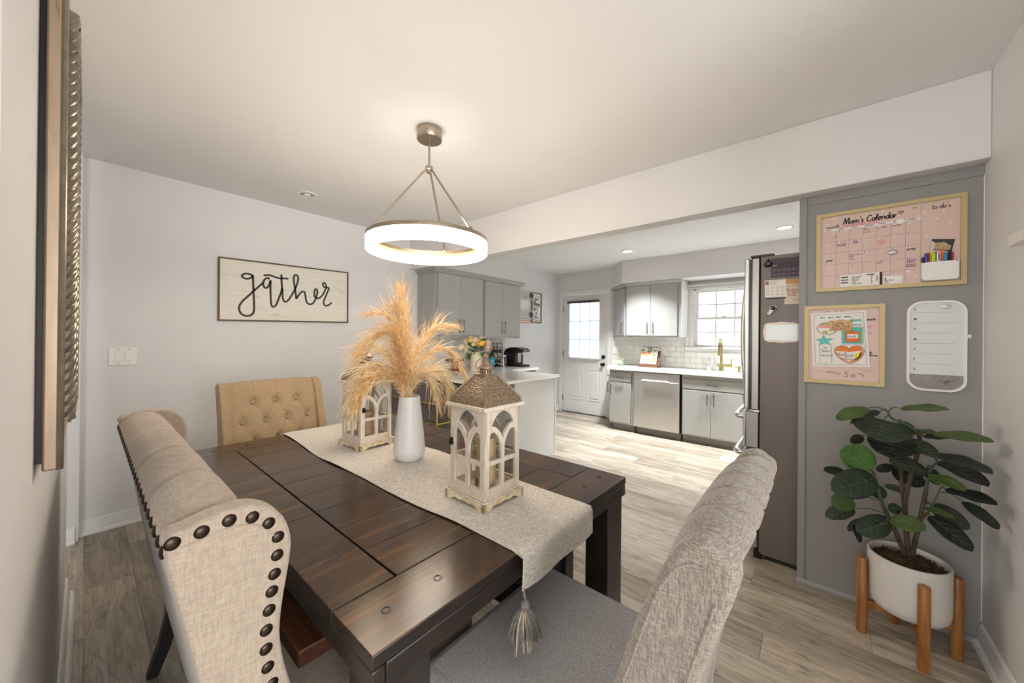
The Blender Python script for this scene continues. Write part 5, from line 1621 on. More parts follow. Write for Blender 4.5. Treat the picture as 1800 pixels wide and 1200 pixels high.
# square gold-framed board with the child's drawing
sq = framed('blush_board', 'square gold framed blush memo board below the planner', -0.058, 0.246, 1.082, 1.487, 0.0185, 'memo board')
ts_ = lambda a, b, h=0.0: (a - 0.094, -0.0071 - h, b - 1.2845)
m = MB()
stroke(m, [(-0.026, 1.142), (0.02, 1.141), (0.06, 1.141)], 0.0008, ts_, 0.0003, 1)
stroke(m, [(0.155, 1.163), (0.207, 1.152)], 0.0008, ts_, 0.0003, 1)
for a, b in ((0.022, 1.4535), (0.034, 1.4545), (0.063, 1.4565), (0.088, 1.457)):
    stroke(m, [(a, b), (a + 0.006, b + 0.001)], 0.003, ts_, 0.0003, 1)
stroke(m, [(0.036, 1.137), (0.045, 1.145), (0.055, 1.137), (0.066, 1.143), (0.075, 1.131), (0.088, 1.139)], 0.0022, ts_, 0.0003, 3)
stroke(m, [(0.118, 1.140), (0.108, 1.146), (0.104, 1.138), (0.116, 1.131), (0.112, 1.122), (0.102, 1.124)], 0.0024, ts_, 0.0003, 4)
stroke(m, [(0.132, 1.136), (0.128, 1.125), (0.136, 1.12), (0.142, 1.129), (0.132, 1.136)], 0.0022, ts_, 0.0003, 4)
stroke(m, [(0.153, 1.142), (0.165, 1.138), (0.174, 1.126)], 0.0024, ts_, 0.0003, 4)
write(m, 'work', 0.182, 1.406, 0.015, ts_, 0.18, 0.2)
write(m, 'tk', 0.192, 1.242, 0.012, ts_, 0.18, 0.1)
write(m, 'throw', 0.192, 1.229, 0.012, ts_, 0.18, 0.1)
stroke(m, [(0.185, 1.344), (0.196, 1.343), (0.2, 1.338)], 0.0018, ts_, 0.0003, 3)
obj('handwriting', m, INK, sq, smooth=False)['kind'] = 'stuff'
m = MB()
flat(m, [(0.188, 1.372), (0.199, 1.37), (0.199, 1.381), (0.189, 1.384)], ts_, 0.0003)
obj('pink_mark', m, plain('hot_pink', (236, 140, 170), 0.6), sq, smooth=False)
c, f_ = paper('childs_drawing', "child's coloured drawing sheet with a heart and a star pinned on the blush board", 'drawing', [(-0.021, 1.166), (0.195, 1.177), (0.180, 1.457), (-0.032, 1.447)], PY - 0.0092)
def scal(m, pts, w, closed=False):
    stroke(m, pts, w, f_, 0.0003, 1 if not closed else 3, closed)
m = MB()
bz = []
def zig(a, b, n):
    out = []
    for i in range(n + 1):
        u = i / n
        x = a[0] + (b[0] - a[0]) * u
        z = a[1] + (b[1] - a[1]) * u
        dx, dz = b[0] - a[0], b[1] - a[1]
        L = math.hypot(dx, dz)
        s = 0.0013 * (1 if i % 2 else -1)
        out.append((x - dz / L * s, z + dx / L * s))
    return out
c4 = [(-0.010, 1.177), (0.184, 1.187), (0.170, 1.446), (-0.020, 1.437)]
for i in range(4):
    stroke(m, zig(c4[i], c4[(i + 1) % 4], 46), 0.0011, f_, 0.0003, 1)
star = [(0.0205, 1.331), (0.028, 1.314), (0.061, 1.316), (0.039, 1.300), (0.052, 1.280), (0.026, 1.292), (0.003, 1.279), (0.008, 1.298), (-0.009, 1.310), (0.012, 1.313)]
heart = [(0.118, 1.264), (0.108, 1.276), (0.090, 1.279), (0.070, 1.270), (0.063, 1.254), (0.070, 1.230), (0.090, 1.208), (0.121, 1.188), (0.150, 1.205), (0.168, 1.228), (0.175, 1.256), (0.166, 1.274), (0.150, 1.281), (0.130, 1.276)]
stroke(m, star, 0.0016, f_, 0.0006, 1, True)
stroke(m, heart, 0.0016, f_, 0.0006, 3, True)
for i in range(44):
    k = i / 44 * len(heart)
    j = int(k)
    u = k - j
    a, b = heart[j], heart[(j + 1) % len(heart)]
    x, z = a[0] + (b[0] - a[0]) * u, a[1] + (b[1] - a[1]) * u
    stroke(m, [(x - 0.0012, z), (x + 0.0012, z)], 0.0022, f_, 0.0008, 1)
oval = [(0.034 + 0.037 * math.cos(a), 1.367 + 0.030 * math.sin(a)) for a in [k * math.pi / 10 for k in range(20)]]
stroke(m, oval, 0.0014, f_, 0.0006, 2, True)
for k in range(36):
    a = k * math.pi / 18
    x, z = 0.034 + 0.040 * math.cos(a), 1.367 + 0.033 * math.sin(a)
    stroke(m, [(x - 0.0014, z), (x + 0.0014, z)], 0.0026, f_, 0.0005, 1)
stroke(m, [(0.004, 1.279), (0.008, 1.186), (0.03, 1.190), (0.054, 1.187), (0.052, 1.280)], 0.0012, f_, 0.0003, 1)
stroke(m, [(0.124, 1.412), (0.163, 1.412), (0.163, 1.383), (0.126, 1.383)], 0.0013, f_, 0.0006, 1, True)
stroke(m, [(0.126, 1.412), (0.142, 1.440), (0.161, 1.412)], 0.001, f_, 0.0003, 1)
stroke(m, [(0.105, 1.352), (0.156, 1.352), (0.156, 1.299), (0.105, 1.298)], 0.0013, f_, 0.0006, 1, True)
for i in range(4):
    q4 = [(0.092, 1.287), (0.170, 1.288), (0.170, 1.375), (0.092, 1.374)]
    stroke(m, zig(q4[i], q4[(i + 1) % 4], 18), 0.0016, f_, 0.0006, 1)
obj('black_outlines', m, INK, c, smooth=False)['kind'] = 'stuff'
m = MB()
for tx, a, b, s in (('to', 0.020, 1.262, 0.016), ('learn', 0.013, 1.244, 0.016), ('beyond', 0.010, 1.222, 0.015), ('the', 0.074, 1.226, 0.018), ('love', 0.100, 1.224, 0.021), ('always', 0.098, 1.208, 0.014), ('reach', 0.112, 1.322, 0.014)):
    write(m, tx, a, b, s, lambda a, b, h: f_(a, b, h + 0.0004), 0.09, 0.1)
obj('pencil_writing', m, INKG, c, smooth=False)['kind'] = 'stuff'
def fill(name, polys, col):
    m = MB()
    for p in polys:
        flat(m, p, f_, 0.0002)
    obj(name, m, plain('crayon_' + name, col, 0.8, var=0.14, vs=260), c, smooth=False)
fill('teal_star', [[star[k], star[(k + 1) % 10], star[(k + 2) % 10]] for k in (9, 1, 3, 5, 7)] + [[star[1], star[3], star[5], star[7], star[9]]], (104, 200, 196))
fill('orange_heart', [[(0.118, 1.262), (0.108, 1.275), (0.09, 1.278), (0.072, 1.269), (0.065, 1.252), (0.12, 1.248), (0.17, 1.256), (0.165, 1.273), (0.15, 1.28), (0.13, 1.275)], [(0.065, 1.25), (0.072, 1.248), (0.08, 1.225), (0.12, 1.197), (0.121, 1.190), (0.09, 1.21), (0.072, 1.23)], [(0.121, 1.19), (0.149, 1.206), (0.167, 1.229), (0.173, 1.254), (0.162, 1.252), (0.155, 1.225), (0.121, 1.198)]], (240, 132, 66))
fill('yellow_patch', [[(0.140, 1.208), (0.160, 1.222), (0.164, 1.246), (0.142, 1.243)]], (246, 214, 60))
fill('teal_frame', [[(0.095, 1.29), (0.105, 1.298), (0.105, 1.352), (0.095, 1.372)], [(0.095, 1.29), (0.167, 1.291), (0.156, 1.299), (0.105, 1.298)], [(0.095, 1.372), (0.105, 1.352), (0.156, 1.352), (0.167, 1.372)]], (86, 190, 176))
fill('green_frame', [[(0.156, 1.299), (0.167, 1.291), (0.167, 1.372), (0.156, 1.352)]], (110, 176, 130))
fill('orange_square', [[(0.106, 1.299), (0.155, 1.300), (0.152, 1.318), (0.112, 1.316), (0.112, 1.338), (0.106, 1.351)], [(0.106, 1.351), (0.112, 1.338), (0.152, 1.340), (0.155, 1.351)], [(0.155, 1.351), (0.152, 1.340), (0.152, 1.318), (0.155, 1.3)]], (240, 112, 50))
fill('teal_sign', [[(0.125, 1.402), (0.162, 1.402), (0.162, 1.411), (0.125, 1.411)], [(0.126, 1.384), (0.162, 1.384), (0.162, 1.389), (0.126, 1.389)]], (110, 196, 196))
fill('pink_oval', [[(0.002, 1.371), (0.066, 1.371), (0.064, 1.383), (0.004, 1.383)]], (236, 150, 138))
fill('olive_oval', [[(0.006, 1.385), (0.062, 1.385), (0.048, 1.394), (0.018, 1.394)], [(0.012, 1.346), (0.034, 1.340), (0.04, 1.35), (0.024, 1.356)]], (176, 170, 90))
m = MB()
for k, (tx, cl) in enumerate((('learn', 0), ('about', 0), ('what', 0), ('matters', 0))):
    write(m, tx, 0.008 + 0.030 * k, 1.4205 + 0.0012 * k, 0.0085, f_, 0.22, 0)
obj('teal_heading', m, plain('teal_marker', (70, 160, 160), 0.7), c, smooth=False)['kind'] = 'stuff'
sc_ = thing('suitcase_magnet', 'wooden suitcase shaped save the date magnet holding up the drawing', 'magnet', (0.087, PY - 0.0106, 1.381))
obj('body', MB().prism(rrect(-0.043, 0.043, -0.027, 0.026, 0.005, 3), 'y', -0.004, 0), plain('magnet_wood', (214, 172, 122), 0.6, var=0.08, vs=60), sc_, bevel=0.0006)
obj('handle', MB().tube([(-0.012, -0.002, 0.026), (-0.010, -0.002, 0.0295), (0.012, -0.002, 0.0295), (0.014, -0.002, 0.026)], 0.0012, 6), plain('magnet_wood_dark', (120, 84, 52), 0.6), sc_)
m = MB()
fs_ = lambda a, b, h=0.0: (a, -0.0041 - h, b)
write(m, 'Save', -0.022, 0.008, 0.015, fs_, 0.09, 0.3)
write(m, 'the Date', -0.024, -0.008, 0.015, fs_, 0.09, 0.3)
write(m, 'BEACH WEDDING', -0.024, -0.020, 0.006, fs_, 0.14, 0)
for x in (-0.031, -0.027, 0.027, 0.031):
    stroke(m, [(x, -0.026), (x, 0.025)], 0.0008, fs_, 0.0003, 1)
for sx in (-1, 1):
    for sz in (-1, 1):
        flat(m, [(sx * 0.0425, sz * 0.025), (sx * 0.036, sz * 0.025), (sx * 0.0425, sz * 0.019)], fs_, 0.0003)
obj('print', m, plain('burnt_print', (92, 58, 36), 0.7), sc_, smooth=False)

# white weekly whiteboard with a linen foot
wb = thing('weekly_whiteboard', 'white rounded weekly whiteboard with a grey linen foot on the partition', 'whiteboard', (0.408, PY, 1.285))
def capsule(k):
    pts_ = []
    hx, hz = 0.0905 - k, 0.206 - k
    for q_ in rrect(-hx, hx, -hz, hz, 0.052 - k * 0.7, 8):
        pts_.append(q_)
    return pts_
holed('frame', [capsule(0), capsule(0.009)], 0.016, WHITEP, wb, T(0, -0.0085, 0) @ TOY, 0.003)
obj('writing_surface', MB().prism(capsule(0.007), 'y', -0.009, -0.001), plain('whiteboard_enamel', (218, 219, 221), 0.2), wb, smooth=False)
lo = [p for p in capsule(0.009) if p[1] < -0.131]
lo = sorted([p for p in lo if p[0] > 0], key=lambda p: -p[1])[::1]
foot = [(-0.0815, -0.131), (-0.0815, -0.152)] + [(-p[0], p[1]) for p in capsule(0.009)[:9][::-1]] + [(p[0], p[1]) for p in capsule(0.009)[:9]][0:9] + [(0.0815, -0.152), (0.0815, -0.131)]
ft = [(-0.0815, -0.131)] + [(-p[0], p[1]) for p in capsule(0.009)[:9][::-1]] + capsule(0.009)[:9] + [(0.0815, -0.131)]
obj('linen_foot', MB().prism(ft, 'y', -0.0102, -0.0085), fabric('grey_linen_foot', (152, 148, 145), (110, 106, 104), (190, 186, 182), 500), wb, smooth=False)
fw_ = lambda a, b, h=0.0: (a - 0.408, -0.0091 - h, b - 1.285)
m = MB()
for i in range(6):
    z = 1.438 - i * 0.0472
    stroke(m, [(0.343, z), (0.469, z)], 0.0009, fw_, 0.0002, 1)
obj('ruled_lines', m, INKG, wb, smooth=False)
m = MB()
for i, ch in enumerate('SMTWTFS'):
    write(m, ch, 0.341, 1.4505 - i * 0.0465, 0.009, fw_, 0.2, 0)
stroke(m, [(0.421, 1.129), (0.428, 1.120), (0.438, 1.124), (0.446, 1.134)], 0.0016, lambda a, b, h=0.0: fw_(a, b, h + 0.0014), 0.0004, 3)
stroke(m, [(0.438, 1.128), (0.436, 1.112)], 0.0016, lambda a, b, h=0.0: fw_(a, b, h + 0.0014), 0.0004, 1)
stroke(m, [(0.447, 1.132), (0.443, 1.115)], 0.0016, lambda a, b, h=0.0: fw_(a, b, h + 0.0014), 0.0004, 1)
stroke(m, [(0.445, 1.124), (0.456, 1.129), (0.461, 1.130)], 0.0016, lambda a, b, h=0.0: fw_(a, b, h + 0.0014), 0.0004, 2)
obj('black_marks', m, INK, wb, smooth=False)
obj('pen_loop', B(0.09, 0.1025, -0.013, -0.003, 0.037, 0.053), WHITEP, wb, bevel=0.002)
magnet('clear oval magnet at the top of the weekly whiteboard', 0.4375, 1.463, 0.0155, 0.0115, plain('clear_magnet', (214, 214, 212), 0.15, coat=0.5), PY - 0.0092)

# ================================================================== REFRIGERATOR
FX, FYY = -0.265, 2.602
fr = thing('refrigerator', 'tall french door refrigerator with taupe side and stainless doors behind the partition', 'refrigerator', (0.12, 3.05, 0))
fl = lambda x0, x1, y0, y1, z0, z1: B(x0 - 0.12, x1 - 0.12, y0 - 3.05, y1 - 3.05, z0, z1)
obj('body', fl(FX, 0.5, FYY, 3.5, 0.03, 1.80), TAUPE, fr, bevel=0.004)
obj('base_grille', fl(FX + 0.03, 0.45, FYY + 0.02, 3.48, 0.0, 0.03), BLACKP, fr)
for y0, y1, hy in ((FYY, 3.046, 3.0), (3.056, 3.5, 3.10)):
    d = obj('door', fl(-0.308, FX - 0.006, y0 + 0.002, y1, 0.885, 1.795), STEELL, fr, bevel=0.004)
    obj('gasket', fl(-0.319, -0.308, y0 + 0.008, y1 - 0.006, 0.89, 1.79), BLACKP, d)
    obj('skin', fl(-0.347, -0.319, y0 + 0.002, y1, 0.885, 1.797), STEEL, d, bevel=0.008, seg=3)
    hp = [(-0.345, hy, 0.955), (-0.375, hy, 0.975), (-0.392, hy, 1.03), (-0.405, hy, 1.2), (-0.408, hy, 1.35), (-0.404, hy, 1.5), (-0.390, hy, 1.65), (-0.372, hy, 1.70), (-0.345, hy, 1.715)]
    obj('handle', MB().tube([(a - 0.12, b - 3.05, z) for a, b, z in spline(hp, 5)], 0.0125, 10), STEEL, d)
for z0, z1, hz in ((0.655, 0.868, 0.825), (0.06, 0.64, 0.60)):
    d = obj('drawer', fl(-0.335, FX - 0.006, FYY + 0.002, 3.5, z0, z1), STEELL, fr, bevel=0.004)
    obj('skin', fl(-0.347, -0.335, FYY + 0.002, 3.5, z0, z1), STEEL, d, bevel=0.004)
    hp = [(-0.345, 2.66, hz), (-0.375, 2.665, hz), (-0.395, 2.70, hz), (-0.403, 2.80, hz), (-0.406, 3.05, hz), (-0.403, 3.30, hz), (-0.395, 3.40, hz), (-0.375, 3.435, hz), (-0.345, 3.44, hz)]
    obj('handle', MB().tube([(a - 0.12, b - 3.05, z) for a, b, z in spline(hp, 5)], 0.017, 12), CHROME, d)
obj('hinge_cap', fl(-0.318, -0.20, FYY + 0.005, FYY + 0.12, 1.8005, 1.814), plain('hinge_cap_grey', (92, 84, 78), 0.5), fr, bevel=0.006)
obj('middle_hinge', fl(-0.335, FX - 0.002, FYY + 0.004, FYY + 0.05, 0.870, 0.883), CHROME, fr, bevel=0.002)
obj('foot', fl(-0.29, -0.25, FYY + 0.0, FYY + 0.06, 0.0, 0.045), DARKM, fr, bevel=0.004)

Yf = FYY - 0.0005
c, f_ = paper('year_calendar', 'dark purple glittery year calendar sheet on the refrigerator side', 'calendar', [(-0.214, 1.669), (-0.074, 1.666), (-0.074, 1.777), (-0.213, 1.781)], Yf, 0.001, plain('plum_sheet', (58, 46, 58), 0.5))
m = MB()
R_ = random.Random(5)
for k in range(120):
    a, b = R_.uniform(-0.208, -0.08), 1.776 - abs(R_.gauss(0, 0.016))
    if b > 1.735:
        flat(m, [(a, b), (a + 0.0014, b), (a + 0.0014, b + 0.0014), (a, b + 0.0014)], f_, 0.0001)
write(m, '2023', -0.207, 1.733, 0.010, f_, 0.14, 0)
for j in range(2):
    for i in range(6):
        x, z = -0.209 + i * 0.0225, 1.7145 - j * 0.026
        stroke(m, [(x, z), (x + 0.017, z)], 0.0016, f_, 0.0001, 1)
        for q_ in range(3):
            stroke(m, [(x, z - 0.005 - q_ * 0.004), (x + 0.017, z - 0.005 - q_ * 0.004)], 0.0006, f_, 0.0001, 1)
obj('print', m, plain('pale_plum_ink', (176, 156, 164), 0.6), c, smooth=False)
c, f_ = paper('desk_calendar', 'white business calendar card with small portrait on the refrigerator side', 'calendar', [(-0.243, 1.543), (-0.143, 1.543), (-0.145, 1.655), (-0.245, 1.655)], Yf, 0.001)
m = MB()
flat(m, [(-0.243, 1.5435), (-0.1435, 1.5435), (-0.1435, 1.553), (-0.243, 1.553)], f_, 0.0002)
obj('navy_band', m, plain('navy_print', (48, 52, 82), 0.6), c, smooth=False)
m = MB()
flat(m, [(-0.242, 1.628), (-0.224, 1.628), (-0.224, 1.651), (-0.242, 1.651)], f_, 0.0002)
obj('portrait_ground', m, plain('portrait_red', (206, 120, 110), 0.6), c, smooth=False)
m = MB()
flat(m, [(-0.241, 1.6285), (-0.225, 1.6285), (-0.227, 1.638), (-0.239, 1.638)], f_, 0.0004)
flat(m, [(-0.236 + 0.0035 * math.cos(k), 1.6425 + 0.0045 * math.sin(k)) for k in [i * math.pi / 4 for i in range(8)]], f_, 0.0004)
for b, x1 in ((1.648, -0.17), (1.641, -0.18), (1.635, -0.185), (1.629, -0.19)):
    stroke(m, [(-0.219, b), (x1, b)], 0.0012, f_, 0.0002, 1)
for j in range(3):
    for i in range(4):
        x, z = -0.238 + i * 0.0235, 1.615 - j * 0.0195
        stroke(m, [(x + 0.002, z), (x + 0.012, z)], 0.0014, f_, 0.0002, 1)
        for q_ in range(3):
            stroke(m, [(x, z - 0.004 - q_ * 0.0035), (x + 0.017, z - 0.004 - q_ * 0.0035)], 0.0006, f_, 0.0002, 1)
obj('print', m, INKG, c, smooth=False)
inv_pts = [(-0.151, 1.511), (-0.074, 1.510), (-0.074, 1.652), (-0.1435, 1.653)]
c, f_ = paper('wedding_invitation', 'cream invitation card with orange header beside the desk calendar', 'card', inv_pts, Yf + 0.0, 0.0006, plain('cream_card', (226, 208, 190), 0.7))
m = MB()
flat(m, [(-0.143, 1.628), (-0.0745, 1.626), (-0.0745, 1.6515), (-0.143, 1.6525)], f_, 0.0002)
obj('orange_header', m, plain('orange_header', (206, 148, 98), 0.6), c, smooth=False)
m = MB()
for tx, a, b, s in (('SAVE THE DATE', -0.142, 1.610, 0.008), ('Brittany', -0.142, 1.586, 0.017), ('& Brent', -0.136, 1.570, 0.016), ('WEDDING', -0.136, 1.557, 0.009)):
    write(m, tx, a, b, s, f_, 0.11, 0.2)
stroke(m, [(-0.125 + 0.016 * math.cos(k), 1.535 + 0.011 * math.sin(k)) for k in [i * math.pi / 6 for i in range(12)]], 0.0006, f_, 0.0002, 2, True)
stroke(m, [(-0.102, 1.535), (-0.085, 1.530), (-0.076, 1.536)], 0.0022, f_, 0.0002, 3)
obj('print', m, plain('rust_ink', (150, 92, 74), 0.6), c, smooth=False)
hx_ = thing('black_magnet', 'black faceted magnet clip at the top corner of the refrigerator side', 'magnet', (-0.229, Yf, 1.757))
obj('body', MB().add([(-0.023, 0, -0.005), (-0.012, 0, -0.024), (0.014, 0, -0.024), (0.023, 0, -0.004), (0.001, 0, 0.027), (-0.013, -0.014, -0.004), (-0.007, -0.014, -0.014), (0.008, -0.014, -0.014), (0.013, -0.014, -0.003), (0.001, -0.014, 0.010)],
    [(0, 1, 2, 3, 4), (5, 9, 8, 7, 6), (0, 5, 6, 1), (1, 6, 7, 2), (2, 7, 8, 3), (3, 8, 9, 4), (4, 9, 5, 0)]), BLACKP, hx_, smooth=False)
ck = thing('chip_clip', 'silver grey magnetic clip with black dome on the refrigerator side', 'clip', (-0.207, Yf, 1.48))
obj('body', MB().prism([(-0.030, -0.026), (-0.010, -0.034), (0.006, -0.012), (0.022, 0.004), (0.026, 0.018), (0.016, 0.028), (0.0, 0.027), (-0.012, 0.018), (-0.014, 0.004)], 'y', -0.012, 0), plain('clip_silver', (168, 164, 156), 0.35, 0.4), ck, bevel=0.004)
obj('dome', MB().sphere((0.005, -0.013, 0.010), 0.0125, 0.009, 0.0125), BLACKP, ck)
nb = thing('dry_erase_plaque', 'small white scalloped dry-erase plaque on the refrigerator side', 'memo board', (-0.163, Yf, 1.348))
o_ = []
for k in range(48):
    a = k * 2 * math.pi / 48
    ca, sa = math.cos(a), math.sin(a)
    e = 4.0
    r_ = (abs(ca) ** e + abs(sa) ** e) ** (-1 / e)
    o_.append((0.087 * ca * r_ * (1 + 0.018 * math.cos(8 * a)), 0.060 * sa * r_ * (1 + 0.03 * math.cos(8 * a))))
obj('plaque', MB().prism(o_, 'y', -0.008, 0), plain('plaque_cream', (238, 226, 214), 0.5), nb, bevel=0.003)
obj('writing_panel', B(-0.072, 0.073, -0.0092, -0.008, -0.046, 0.045), plain('whiteboard_face', (226, 228, 230), 0.2), nb, bevel=0.0005)
obj('mark', MB().tube([(-0.030, -0.0094, -0.043), (-0.026, -0.0094, -0.042)], 0.0012, 5), INK, nb)

# white ledge on the right wall
lg = thing('wall_ledge', 'white picture ledge on the right wall at the picture edge', 'shelf', (0.5225, 1.7, 1.655))
obj('ledge', B(-0.0225, 0.022, -0.4, 0.367, -0.019, 0.019), WHITEP, lg, bevel=0.002)

# ================================================================== PLANT CORNER
sd_ = thing('plant_stand', 'honey brown wooden four-leg plant stand in the corner by the partition', 'plant stand', (0.300, 2.300, 0))
HON = wood('honey_wood', (108, 66, 30), (152, 99, 47), (186, 134, 74), (40, 40, 4), 0.4, 0.1)
for x, y, h in ((0.157, 2.268, 0.335), (0.327, 2.160, 0.335), (0.444, 2.332, 0.335), (0.274, 2.440, 0.335)):
    r_ = MB().lathe([(0.0175, 0.0), (0.0185, 0.003), (0.0185, h - 0.004), (0.0165, h)], (x - 0.3, y - 2.3, 0), 20)
    obj('leg', r_, HON, sd_)
for a, b in (((0.157, 2.268), (0.444, 2.332)), ((0.327, 2.160), (0.274, 2.440))):
    A, B_ = Vector((a[0] - 0.3, a[1] - 2.3, 0)), Vector((b[0] - 0.3, b[1] - 2.3, 0))
    d = (B_ - A).normalized()
    n_ = Vector((-d.y, d.x, 0)) * 0.011
    A2, B2 = A + d * 0.014, B_ - d * 0.014
    z0, z1 = (0.115, 0.150) if a[0] < 0.2 else (0.1155, 0.1505)
    vs = [(p.x, p.y, z) for z in (z0, z1) for p in (A2 - n_, B2 - n_, B2 + n_, A2 + n_)]
    obj('cross_bar', MB().add(vs, [(0, 3, 2, 1), (4, 5, 6, 7), (0, 1, 5, 4), (1, 2, 6, 5), (2, 3, 7, 6), (3, 0, 4, 7)]), HON, sd_, bevel=0.002)
pt_ = thing('planter', 'matte white cylindrical planter on the wooden stand', 'planter', (0.300, 2.300, 0.151))
obj('pot', MB().lathe([(0.09, 0.0), (0.108, 0.003), (0.120, 0.016), (0.125, 0.04), (0.126, 0.10), (0.126, 0.222), (0.124, 0.227), (0.119, 0.228), (0.116, 0.224), (0.115, 0.195), (0.112, 0.17)], n=64, cap=False).lathe([(0.001, 0.0), (0.09, 0.0)], n=64, cap=False), POTW, pt_)
t = NT('moss_soil')
g_ = t.noise(t.coord(), 45, 5, 0.7)
t.base(t.ramp(g_, [(0.3, (38, 28, 20)), (0.5, (84, 62, 42)), (0.62, (112, 92, 62)), (0.75, (88, 92, 54))]))
t.bump(g_, 0.8, 0.01)
MOSS = t.set(0.95)
R_ = random.Random(9)
def soil(u, v):
    a, r = u * 2 * math.pi, 0.1155 * v
    return (r * math.cos(a), r * math.sin(a), 0.196 + 0.016 * (1 - v * v) + 0.007 * math.sin(a * 5 + v * 9) * v + 0.004 * math.sin(a * 13 + v * 31))
obj('moss', MB().grid(soil, 60, 18), MOSS, pt_)
tf_ = MB()
for k in range(420):
    a, r = R_.random() * 6.283, 0.108 * math.sqrt(R_.random())
    x, y, z = r * math.cos(a), r * math.sin(a), 0.205 + 0.012 * (1 - (r / 0.11) ** 2)
    d = Vector((R_.gauss(0, 1), R_.gauss(0, 1), abs(R_.gauss(0, 0.6)))).normalized() * 0.012
    tf_.tube([(x, y, z - 0.003), (x + d.x * 0.6, y + d.y * 0.6, z + d.z), (x + d.x, y + d.y, z + d.z * 0.7)], 0.0012, 3)
tfo = obj('moss_fibres', tf_, MOSS, pt_)
tfo['kind'] = 'stuff'

LEAVES = [((0.168, 2.22, 1.011), (0.063, 2.16, 0.957), 0.05, 2), ((0.21, 2.28, 0.992), (0.112, 2.3, 0.923), 0.036, 0), ((0.219, 2.24, 0.965), (0.186, 2.1, 0.905), 0.179, 1), ((0.249, 2.26, 0.892), (0.225, 2.14, 0.83), 0.148, 0), ((0.286, 2.24, 0.891), (0.361, 2.16, 0.855), 0.051, 1), ((0.178, 2.2, 0.747), (0.088, 2.14, 0.851), 0.109, 3), ((0.1, 2.24, 0.705), (0.022, 2.2, 0.711), 0.036, 0), ((0.176, 2.26, 0.73), (0.101, 2.28, 0.719), 0.03, 3), ((0.19, 2.18, 0.722), (0.049, 2.08, 0.663), 0.114, 1), ((0.122, 2.2, 0.605), (0.051, 2.16, 0.573), 0.077, 2), ((0.13, 2.26, 0.545), (0.03, 2.22, 0.491), 0.061, 1), ((0.221, 2.2, 0.566), (0.1, 2.12, 0.494), 0.04, 0), ((0.229, 2.16, 0.556), (0.128, 2.08, 0.514), 0.083, 1), ((0.12, 2.14, 0.516), (0.141, 2.12, 0.453), 0.023, 0), ((0.232, 2.16, 0.574), (0.312, 2.06, 0.595), 0.061, 2), ((0.266, 2.24, 1.02), (0.394, 2.2, 1.043), 0.028, 2), ((0.269, 2.3, 0.954), (0.319, 2.32, 0.924), 0.026, 2), ((0.277, 2.3, 0.903), (0.37, 2.26, 0.936), 0.021, 2), ((0.359, 2.24, 0.93), (0.5, 2.18, 0.941), 0.035, 2), ((0.343, 2.3, 0.901), (0.419, 2.3, 0.915), 0.025, 0), ((0.359, 2.28, 0.839), (0.498, 2.18, 0.823), 0.039, 1), ((0.384, 2.32, 0.804), (0.492, 2.2, 0.767), 0.048, 0), ((0.34, 2.2, 0.779), (0.225, 2.12, 0.819), 0.056, 1), ((0.254, 2.3, 0.75), (0.353, 2.36, 0.68), 0.075, 0), ((0.256, 2.28, 0.762), (0.197, 2.26, 0.735), 0.035, 0), ((0.333, 2.18, 0.772), (0.418, 2.1, 0.761), 0.038, 2), ((0.396, 2.26, 0.709), (0.508, 2.18, 0.709), 0.039, 0), ((0.433, 2.22, 0.683), (0.509, 2.16, 0.625), 0.038, 1), ((0.37, 2.32, 0.616), (0.459, 2.26, 0.567), 0.065, 0), ((0.325, 2.18, 0.642), (0.393, 2.12, 0.642), 0.025, 2), ((0.344, 2.2, 0.607), (0.44, 2.12, 0.536), 0.059, 0), ((0.232, 2.34, 0.65), (0.314, 2.36, 0.634), 0.028, 2), ((0.243, 2.34, 0.552), (0.286, 2.34, 0.565), 0.043, 0), ((0.158, 2.32, 0.868), (0.122, 2.34, 0.823), 0.04, 0), ((0.195, 2.3, 0.658), (0.222, 2.3, 0.601), 0.054, 0), ((0.357, 2.34, 0.764), (0.398, 2.36, 0.695), 0.045, 0)]
STEMS = [[(0.289, 2.28, 0.391), (0.25, 2.25, 0.512), (0.217, 2.24, 0.596), (0.199, 2.23, 0.687), (0.179, 2.22, 0.748)], [(0.3, 2.29, 0.391), (0.292, 2.3, 0.541), (0.281, 2.3, 0.687), (0.272, 2.3, 0.801), (0.251, 2.28, 0.894)], [(0.299, 2.29, 0.391), (0.288, 2.28, 0.604), (0.302, 2.27, 0.725), (0.323, 2.26, 0.855), (0.324, 2.27, 0.917), (0.288, 2.26, 0.95), (0.245, 2.26, 0.971), (0.233, 2.26, 0.998)], [(0.312, 2.29, 0.396), (0.329, 2.27, 0.554), (0.344, 2.26, 0.683), (0.354, 2.27, 0.76), (0.377, 2.28, 0.807)], [(0.329, 2.27, 0.548), (0.354, 2.24, 0.622), (0.378, 2.24, 0.705)]]
fg = thing('fiddle_leaf_plant', 'artificial large-leaved green plant growing from the white planter', 'plant', (0.300, 2.300, 0.352))
F0 = Vector((0.300, 2.300, 0.352))
def leaf_mat(name, c1, c2, vein):
    t = NT(name)
    t.base(t.ramp(t.noise(t.coord(), 18, 4, 0.6), [(0.3, c1), (0.7, c2)]))
    return t.set(0.45, 0, 0.0, 0.35)
LMATS = [leaf_mat('leaf_dark', (23, 31, 26), (35, 44, 35), 0), leaf_mat('leaf_green', (30, 43, 33), (46, 59, 44), 0), leaf_mat('leaf_olive', (56, 76, 36), (78, 97, 48), 0), leaf_mat('leaf_bright', (72, 112, 56), (90, 130, 68), 0)]
VEIN = plain('leaf_vein', (104, 112, 84), 0.6)
VEIND = plain('leaf_vein_dark', (36, 54, 34), 0.6)
STEMG = plain('stem_green', (62, 84, 58), 0.55)
t = NT('stem_brown')
